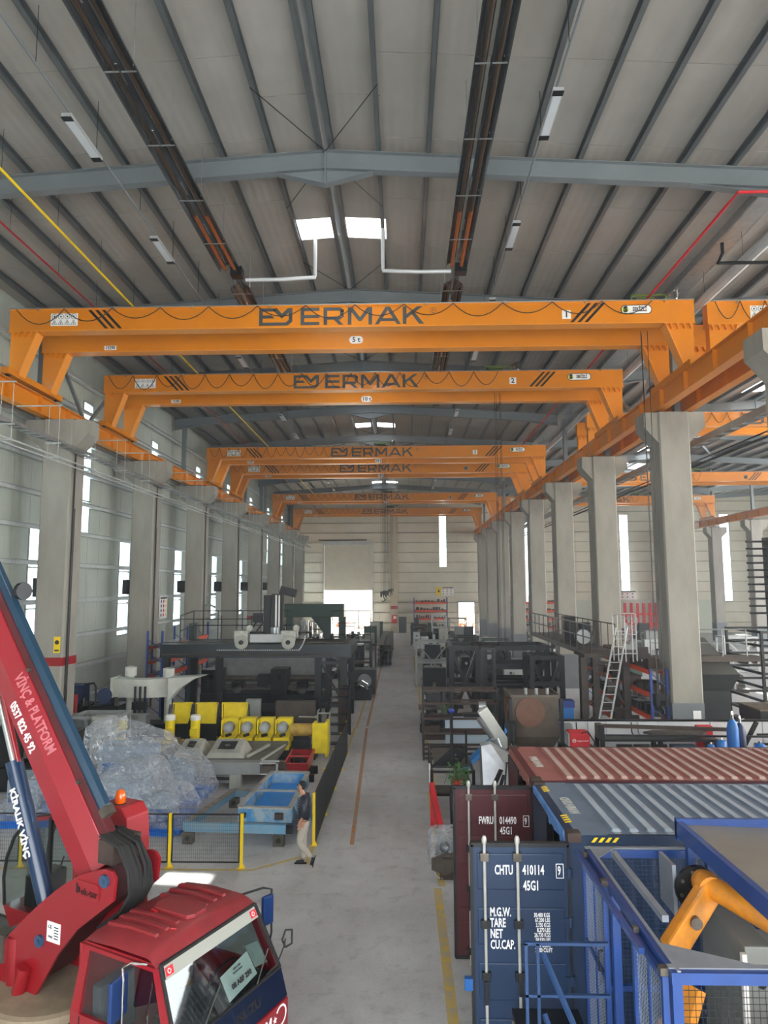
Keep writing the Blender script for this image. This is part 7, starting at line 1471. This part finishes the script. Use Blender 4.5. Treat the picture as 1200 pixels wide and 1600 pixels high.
def flue(x, xr, y, lab, z=15.95):
    tag(MB().path([(x, y, z), ((x + xr) / 2, y, z), (xr, y, z + .05), (xr, y, z + .12), (xr, y + .02, roofz(xr) + .15)], .06, 10).obj('flue_pipe', mat('flue_white', 'c9ccce', .4, .2), None, (x, y, z), smooth=True), lab, 'pipe')
heater(-5.35, 5.0, 20.3, 'dark tube heater nearest the camera under the left roof slope'); heater(1.75, 5.0, 20.3, 'dark tube heater nearest the camera under the right roof slope, painted sunlight at its end')
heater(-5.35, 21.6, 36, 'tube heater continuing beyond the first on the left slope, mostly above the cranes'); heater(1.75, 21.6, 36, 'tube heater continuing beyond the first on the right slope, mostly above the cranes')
flue(-5.0, -2.75, 20.9, 'white flue pipe bending up to the roof from the left heater'); flue(1.6, -.55, 20.5, 'white flue pipe bending up to the roof from the right heater')
# strip lights on trunking
def striplight(x, y, z, lab):
    T = thing('strip_light', (x, y, z), lab, 'lamp', 'linear hall lamps')
    MB().box(-.11, .11, -.75, .75, .0, .09).obj('housing', mat('lamp_body', 'a9adaf', .4, .3), T, bevel=.01); MB().box(-.085, .085, -.6, .6, -.012, .0).obj('diffuser', mat('lamp_diffuser', 'b9bfc4', .4), T); MB().box(-.11, .11, -.76, -.62, -.015, .0).box(-.11, .11, .62, .76, -.015, 0).obj('end_cap', 'dsteel2', T); return T
for s, x, z in (('left', -6.95, 15.85), ('right', 3.2, 15.95)):
    o = (x, 5, z); t = tag(MB().tube((x, 3, z + .2), (x, 88, z + .2), .028, 6).obj('lamp_trunking', 'steel', None, o), 'thin conduit carrying the lamps under the %s roof slope' % s, 'conduit')
    b = MB(); y = 4.0
    while y < 88: b.tube((x, y, z + .2), (x, y, roofz(x) + .1), .008, 4); y += 2.6
    b.obj('hanger', 'dsteel2', t, o)
    for k in range(13):
        y = 8.75 + 5.0 * k - (.0 if s == 'left' else .3)
        striplight(x, y, z, 'narrow strip lamp on the %s conduit, %s from the camera' % (s, ['first', 'second', 'third', 'fourth', 'fifth', 'sixth', 'seventh', 'eighth', 'ninth', 'tenth', 'eleventh', 'twelfth', 'thirteenth'][k]))
# gas, sprinkler and rain pipes
def pipe(pts, r, m, name, lab, cat='pipe'):
    b = MB(); b.path(pts, r, 8); q = tag(b.obj(name, m, None, pts[0], smooth=True), lab, cat)
    h = MB(); a, c = Vector(pts[0]), Vector(pts[-1]); n = int((c - a).length / 2.6)
    for k in range(n): p = a.lerp(c, (k + .5) / n); h.tube(p, (p.x, p.y, roofz(p.x) + .1), .006, 4)
    if n and abs(pts[0][0] - pts[-1][0]) < .1: h.obj('hanger', 'dsteel2', q, pts[0])
pipe([(-9.55, 3, 16.05), (-9.55, 86, 16.05)], .035, 'syellow', 'gas_pipe', 'yellow gas pipe under the left roof slope')
pipe([(-10.9, 3, 16.0), (-10.9, 86, 16.0)], .03, 'red', 'sprinkler_pipe', 'thin red pipe left of the yellow gas pipe')
pipe([(9.9, 16.4, 15.95), (8.55, 16.4, 15.95), (8.55, 17.0, 15.95), (8.55, 60, 15.95)], .04, 'pred', 'fire_main', 'red fire pipe with an elbow under the right roof slope')
pipe([(10.35, 8, 15.75), (10.35, 50, 15.75)], .17, 'lgrey', 'rain_pipe', 'thick pale drain pipe beside the valley gutter, upper right')
pipe([(9.15, 18.6, 15.75), (9.15, 18.6, 15.45), (9.15, 18.9, 15.3), (9.5, 18.9, 15.3), (10.6, 18.9, 15.3)], .05, 'dsteel', 'dark_pipe', 'short dark bent pipe near the pale drain pipe, upper right')
# cable tray and power rail along the left runway beam
for i, (x, z, r) in enumerate(((-12.0, 10.62, .03), (-11.9, 10.42, .025))): tag(MB().tube((x, 2, z), (x, 88, z), r, 6).obj('power_rail', 'lgrey', None, (x, 2, z)), ('upper', 'lower')[i] + ' thin pale rail running along the left columns below the runway beam', 'rail')
o = (-11.95, 2, 11.1); T = thing('cable_tray', o, 'galvanised ladder cable tray hanging below the left runway beam', 'cable tray'); b = MB().box(-12.13, -12.1, 2, 88, 11.03, 11.14).box(-11.8, -11.77, 2, 88, 11.03, 11.14); b.obj('side_rail', 'galv', T, o)
b = MB()
for k in range(190): b.box(-12.1, -11.8, 2.2 + .45 * k, 2.42 + .45 * k, 11.03, 11.05)
b.obj('rung', 'galv', T, o)['kind'] = 'stuff'
b = MB()
for k in range(30): y = 3 + 2.8 * k; b.tube((-12.13, y, 10.45), (-12.13, y, 12.3), .01, 4).tube((-11.77, y, 10.45), (-11.77, y, 12.3), .01, 4).box(-12.2, -11.7, y - .03, y + .03, 10.98, 11.02).box(-12.2, -11.7, y - .03, y + .03, 10.5, 10.53).box(-13.3, -11.7, y - .02, y + .02, 12.3, 12.34)
b.obj('hanger', 'lgrey', T, o)
o = (11.6, 22, 11.6); T = thing('cable_tray', o, 'galvanised cable tray in the second bay behind the nearest right column', 'cable tray'); MB().box(11.5, 11.53, 16, 80, 11.5, 11.75).box(11.8, 11.83, 16, 80, 11.5, 11.75).obj('side_rail', 'galv', T, o)
b = MB()
for k in range(80): b.box(11.53, 11.8, 16.2 + .8 * k, 16.5 + .8 * k, 11.5, 11.52)
b.obj('rung', 'galv', T, o)['kind'] = 'stuff'
tag(MB().tube((12.2, 14, 11.0), (12.2, 84, 11.0), .05, 6).tube((12.5, 14, 11.3), (12.5, 84, 11.3), .03, 6).obj('power_rail', 'dsteel2', None, (12.2, 14, 11)), 'dark power rail in the second bay parallel to the cable tray', 'rail')
# wall heaters (black boxes) at each left column, floodlights
for i, yc in enumerate([24.6 + 8.55 * k for k in range(0, 6)]):
    t = tag(MB().box(-14.45, -13.75, yc + 1.7, yc + 2.4, 5.7, 6.45).obj('wall_heater', 'dsteel', None, (-14.2, yc + 2, 6), bevel=.02), 'black box heater on the left wall, behind the %s left column' % ('nearest', 'second', 'third', 'fourth', 'fifth', 'sixth')[i], 'heater', 'wall heaters'); MB().box(-14.4, -13.8, yc + 1.67, yc + 1.7, 5.75, 6.4).obj('grille', 'dsteel2', t, (-14.2, yc + 2, 6))
tag(MB().cb((-11.85, 42.3, 4.9), (.5, .3, .12), ry=.5, rz=.3).bar((-12.28, 42.3, 4.9), (-12.0, 42.3, 5.0), .05).obj('floodlight', 'grey', None, (-12, 42.3, 4.9)), 'grey floodlight bracketed on the third left column', 'lamp')
# portal bracing on the left above the rail
b = tag(MB().bar((-14.05, 26.0, 16.2), (-14.05, 29.2, 13.3), .12).bar((-14.05, 32.6, 16.2), (-14.05, 29.4, 13.3), .12).bar((-14.05, 25.6, 13.2), (-14.05, 33.0, 13.2), .12).obj('portal_brace', 'steel', None, (-14.05, 29, 13.2)), 'grey steel brace between the first left posts above the runway beam', 'brace')
tag(MB().bar((10.23, 25.2, 16.2), (10.23, 29.2, 13.3), .1).bar((10.23, 33.2, 16.2), (10.23, 29.2, 13.3), .1).obj('portal_brace', 'galv', None, (9.9, 29, 13)), 'pale V-shaped steel brace above the right column row behind the nearest crane', 'brace')
# notices
def notice(x, y, z, w, h, lab, cols, name='safety_board'):
    o = (x, y, z); t = tag(MB().box(x - w / 2, x + w / 2, y - .02, y, z - h / 2, z + h / 2).obj(name, 'pwhite', None, o), lab, 'sign')
    b = MB().box(x - w / 2, x - w / 2 + w * .3, y - .026, y - .02, z - h / 2, z + h / 2).obj('yellow_field', 'pyel', t, o)
    MB().prism([(x - w * .42, z - .1 * h), (x - w * .28, z - .1 * h), (x - w * .35, z + .25 * h)], y - .03, y - .026).obj('warning_symbol', 'pblack', t, o)
    MB().box(x - w * .15, x + w * .48, y - .026, y - .02, z + h * .36, z + h * .47).obj('title_bar', 'pblack', t, o)
    for k in range(3):
        for j in range(3): MB().lathe([(min(w, h) * .07, -.006), (min(w, h) * .07, 0)], (x - .1 * w + w * .22 * k, y - .02, z + h * (.22 - .27 * j)), 10, 'y').obj('pictogram', cols[(k + j) % len(cols)], t, o)
notice(5.55, 88.85, 5.35, 2.3, 1.1, 'yellow and white safety board on the far wall right of the door column', ('rackbl', 'pred')); notice(28.6, 88.7, 4.6, 3.0, 1.5, 'yellow and white safety board on the far wall of the second bay', ('rackbl', 'pred'))
o = (-14.3, 40.6, 4.8); t = tag(MB().box(-14.35, -14.3, 40.0, 41.3, 4.2, 5.5).obj('safety_board', 'pwhite', None, o), 'white safety board with red and blue pictograms on the left wall', 'sign')
for k in range(3):
    for j in range(4): MB().lathe([(.1, 0), (.1, .006)], (-14.3, 40.25 + .4 * k, 4.4 + .27 * j), 10, 'x').obj('pictogram', ('rackbl', 'pred', 'pyel')[k], t, o)
MB().box(-14.3, -14.29, 40.1, 41.2, 5.36, 5.46).obj('title_bar', 'pblack', t, o)
o = (-12.8, 24.59, 3.95); t = tag(MB().box(-12.62, -12.38, 24.585, 24.595, 3.72, 4.3).obj('column_sign', 'pyel', None, o), 'small yellow warning sign just above the red band on the nearest left column', 'sign'); MB().lathe([(.08, -.004), (.08, 0)], (-12.5, 24.585, 4.1), 12, 'y').box(-12.58, -12.42, 24.58, 24.585, 3.78, 3.84).obj('symbol', 'pblack', t, o)
t = tag(MB().box(-1.35, -.75, 88.12, 88.25, 1.3, 2.3).obj('hose_cabinet', 'pred', None, (-1.05, 88.2, 1.3)), 'red fire hose cabinet on the beige column at the far wall', 'cabinet'); MB().box(-1.15, -.8, 88.08, 88.1, 1.85, 2.2).obj('label', 'pwhite', t, (-1.05, 88.2, 1.3))
# ================================================================== FAR ROWS
rr = random.Random(11); cols = [('dsteel', 'black'), ('dsteel2', 'dark grey'), ('grey', 'grey'), ('cream', 'cream'), ('lgrey', 'light grey'), ('yellow', 'yellow'), ('portal_green', 'dark green')]; M['portal_green'] = MATS['portal_green']
ordi = lambda n: ['nearest', 'second', 'third', 'fourth', 'fifth', 'sixth', 'seventh', 'eighth', 'ninth', 'tenth', 'eleventh', 'twelfth', 'thirteenth', 'fourteenth'][n]
cnt = {}
def place(side, x, y, kind, ci):
    m, cn = cols[ci]; k = (side, kind, cn if kind != 'pallet' else ''); cnt[k] = cnt.get(k, -1) + 1; nth = ordi(cnt[k])
    w, d, h = rr.uniform(1.4, 2.2), rr.uniform(1.2, 1.8), rr.uniform(1.4, 2.3)
    if kind == 'lathe': lathe_machine(x, y, w * 1.25, d, h * .9, m, '%s lathe %s, %s of its colour' % (cn, side, nth), rz=rr.choice((0, 0, R(90))))
    elif kind == 'milling machine': milling(x, y, w * .8, d, h * 1.1, m, '%s milling machine %s, %s of its colour' % (cn, side, nth))
    elif kind == 'cabinet': cabinet(x, y, w * .6, d * .4, h, m, '%s control cabinet %s, %s of its colour' % (cn, side, nth))
    elif kind == 'frame': steelframe(x, y, w, d, h * 1.3, m, '%s braced steel frame %s, %s of its colour' % (cn, side, nth), shelves=2, t=.12)
    elif kind == 'beams': beamstack(x, y, w * .7, 3.4, 3, rr.choice((2, 3)), m, '%s bundle of steel beams %s, %s of its colour' % (cn, side, nth), h=.22)
    else: pile(x, y, w, d, h * .7, 12, rr.randrange(999), '%s pallet of mixed machine parts %s, counted from the camera' % (nth, side))
kinds = ['lathe', 'pallet', 'frame', 'milling machine', 'cabinet', 'beams', 'pallet', 'lathe']
rows = [('left of the aisle', (-3.0, -5.6, -8.3, -10.8), range(46, 86, 4)), ('right of the aisle', (1.9, 4.2, 6.6), range(35, 86, 4)), ('in the second bay', (12.5, 15.5, 19, 23, 27), range(42, 86, 6))]
n = 0
for side, xs_, yr in rows:
    for y in yr:
        for x in xs_:
            if side.startswith('left') and x == -3.0 and 50 < y < 66: n += 1; continue
            if rr.random() < .1: continue
            n += 1; place(side, x + rr.uniform(-.3, .3), y + rr.uniform(-.6, .6), kinds[(n * 5 + y) % 8], (0, 1, 2, 3, 0, 4, 1, 6)[(n * 3 + int(x)) % 8])
# far orange racks
rack(3.6, 87.6, 4.2, .9, (1.0, 2.0, 3.0, 4.0), 4.6, 'orange rack full of parts at the far wall left of the bright side door', seed=31, bays=1, beamh=.25)
rack(13.4, 86, 5, .9, (1.0, 2.0, 3.0, 4.0), 4.8, 'orange and blue rack at the far wall between the middle columns', seed=32, bays=2, beamh=.25)
rack(19.0, 86, 4, .9, (1.0, 2.0, 3.0, 4.0), 4.8, 'orange and blue rack at the far wall of the second bay, by the column', seed=33, bays=1, beamh=.25)
# red comb stand at the far wall
o = (29.5, 84, 0); T = thing('red_stand', o, 'row of upright red steel plates at the far wall of the second bay', 'rack')
for k in range(13): MB().box(26.2 + .75 * k, 26.5 + .75 * k, 84, 84.2, 0, 3.9).obj('plate', 'pred', T, o)
MB().box(26, 36, 84.2, 84.3, 1.2, 1.5).box(26, 36, 84.2, 84.3, 2.4, 2.7).obj('rail', 'rackor', T, o)
tag(MB().box(22, 40, 88.2, 88.5, 0, 4.2).obj('plinth_wall', mat('pale_block', 'c9cfc4', .8), None, (31, 88.3, 0)), 'pale low block wall at the foot of the far wall, second bay', 'wall')
# yard seen through the doors
for i, (x, y, h) in enumerate(((-8.5, 104, 1.4), (-5.5, 100, 1.0), (7.8, 99, 2.2), (9.6, 101, 1.6))): pile(x, y, 3, 3, h, 16, 80 + i, 'stack of goods in the bright yard outside the %s' % ('roller door, left', 'roller door, right', 'side door, left', 'side door, right')[i], ('lgrey', 'rackor', 'cream'))

# fixings too small to pick apart singly
for o_ in bpy.data.objects:
    if o_.parent and o_.name.split('.')[0] in ('hanger', 'gusset', 'reflector_clip', 'bearing_bolt', 'bolt', 'bore_hole', 'quilting_seam', 'eyes_and_brows', 'festoon_track', 'energy_chain', 'brace_rod', 'wire_mesh', 'door_seam', 'door_header', 'pictogram', 'stored_parts', 'hazard_mark'): o_['kind'] = 'stuff'

# ================================================================== THIN HAZE IN THE HALL
hz = MB().box(XL + .05, 49.9, 3.0, YE - .1, .01, 19).obj('haze', 'conc'); m = bpy.data.materials.new('haze'); m.use_nodes = True; n = m.node_tree.nodes; n.remove(n['Principled BSDF'])
v = n.new('ShaderNodeVolumeScatter'); v.inputs['Density'].default_value = .0022; v.inputs['Anisotropy'].default_value = .35; v.inputs['Color'].default_value = (.9, .95, 1, 1)
m.node_tree.links.new(v.outputs[0], n['Material Output'].inputs['Volume']); hz.data.materials.clear(); hz.data.materials.append(m)
hz['kind'] = 'stuff'; hz['label'] = 'thin bluish haze hanging in the air of the hall'; hz['category'] = 'haze'
SC.cycles.volume_bounces = 0
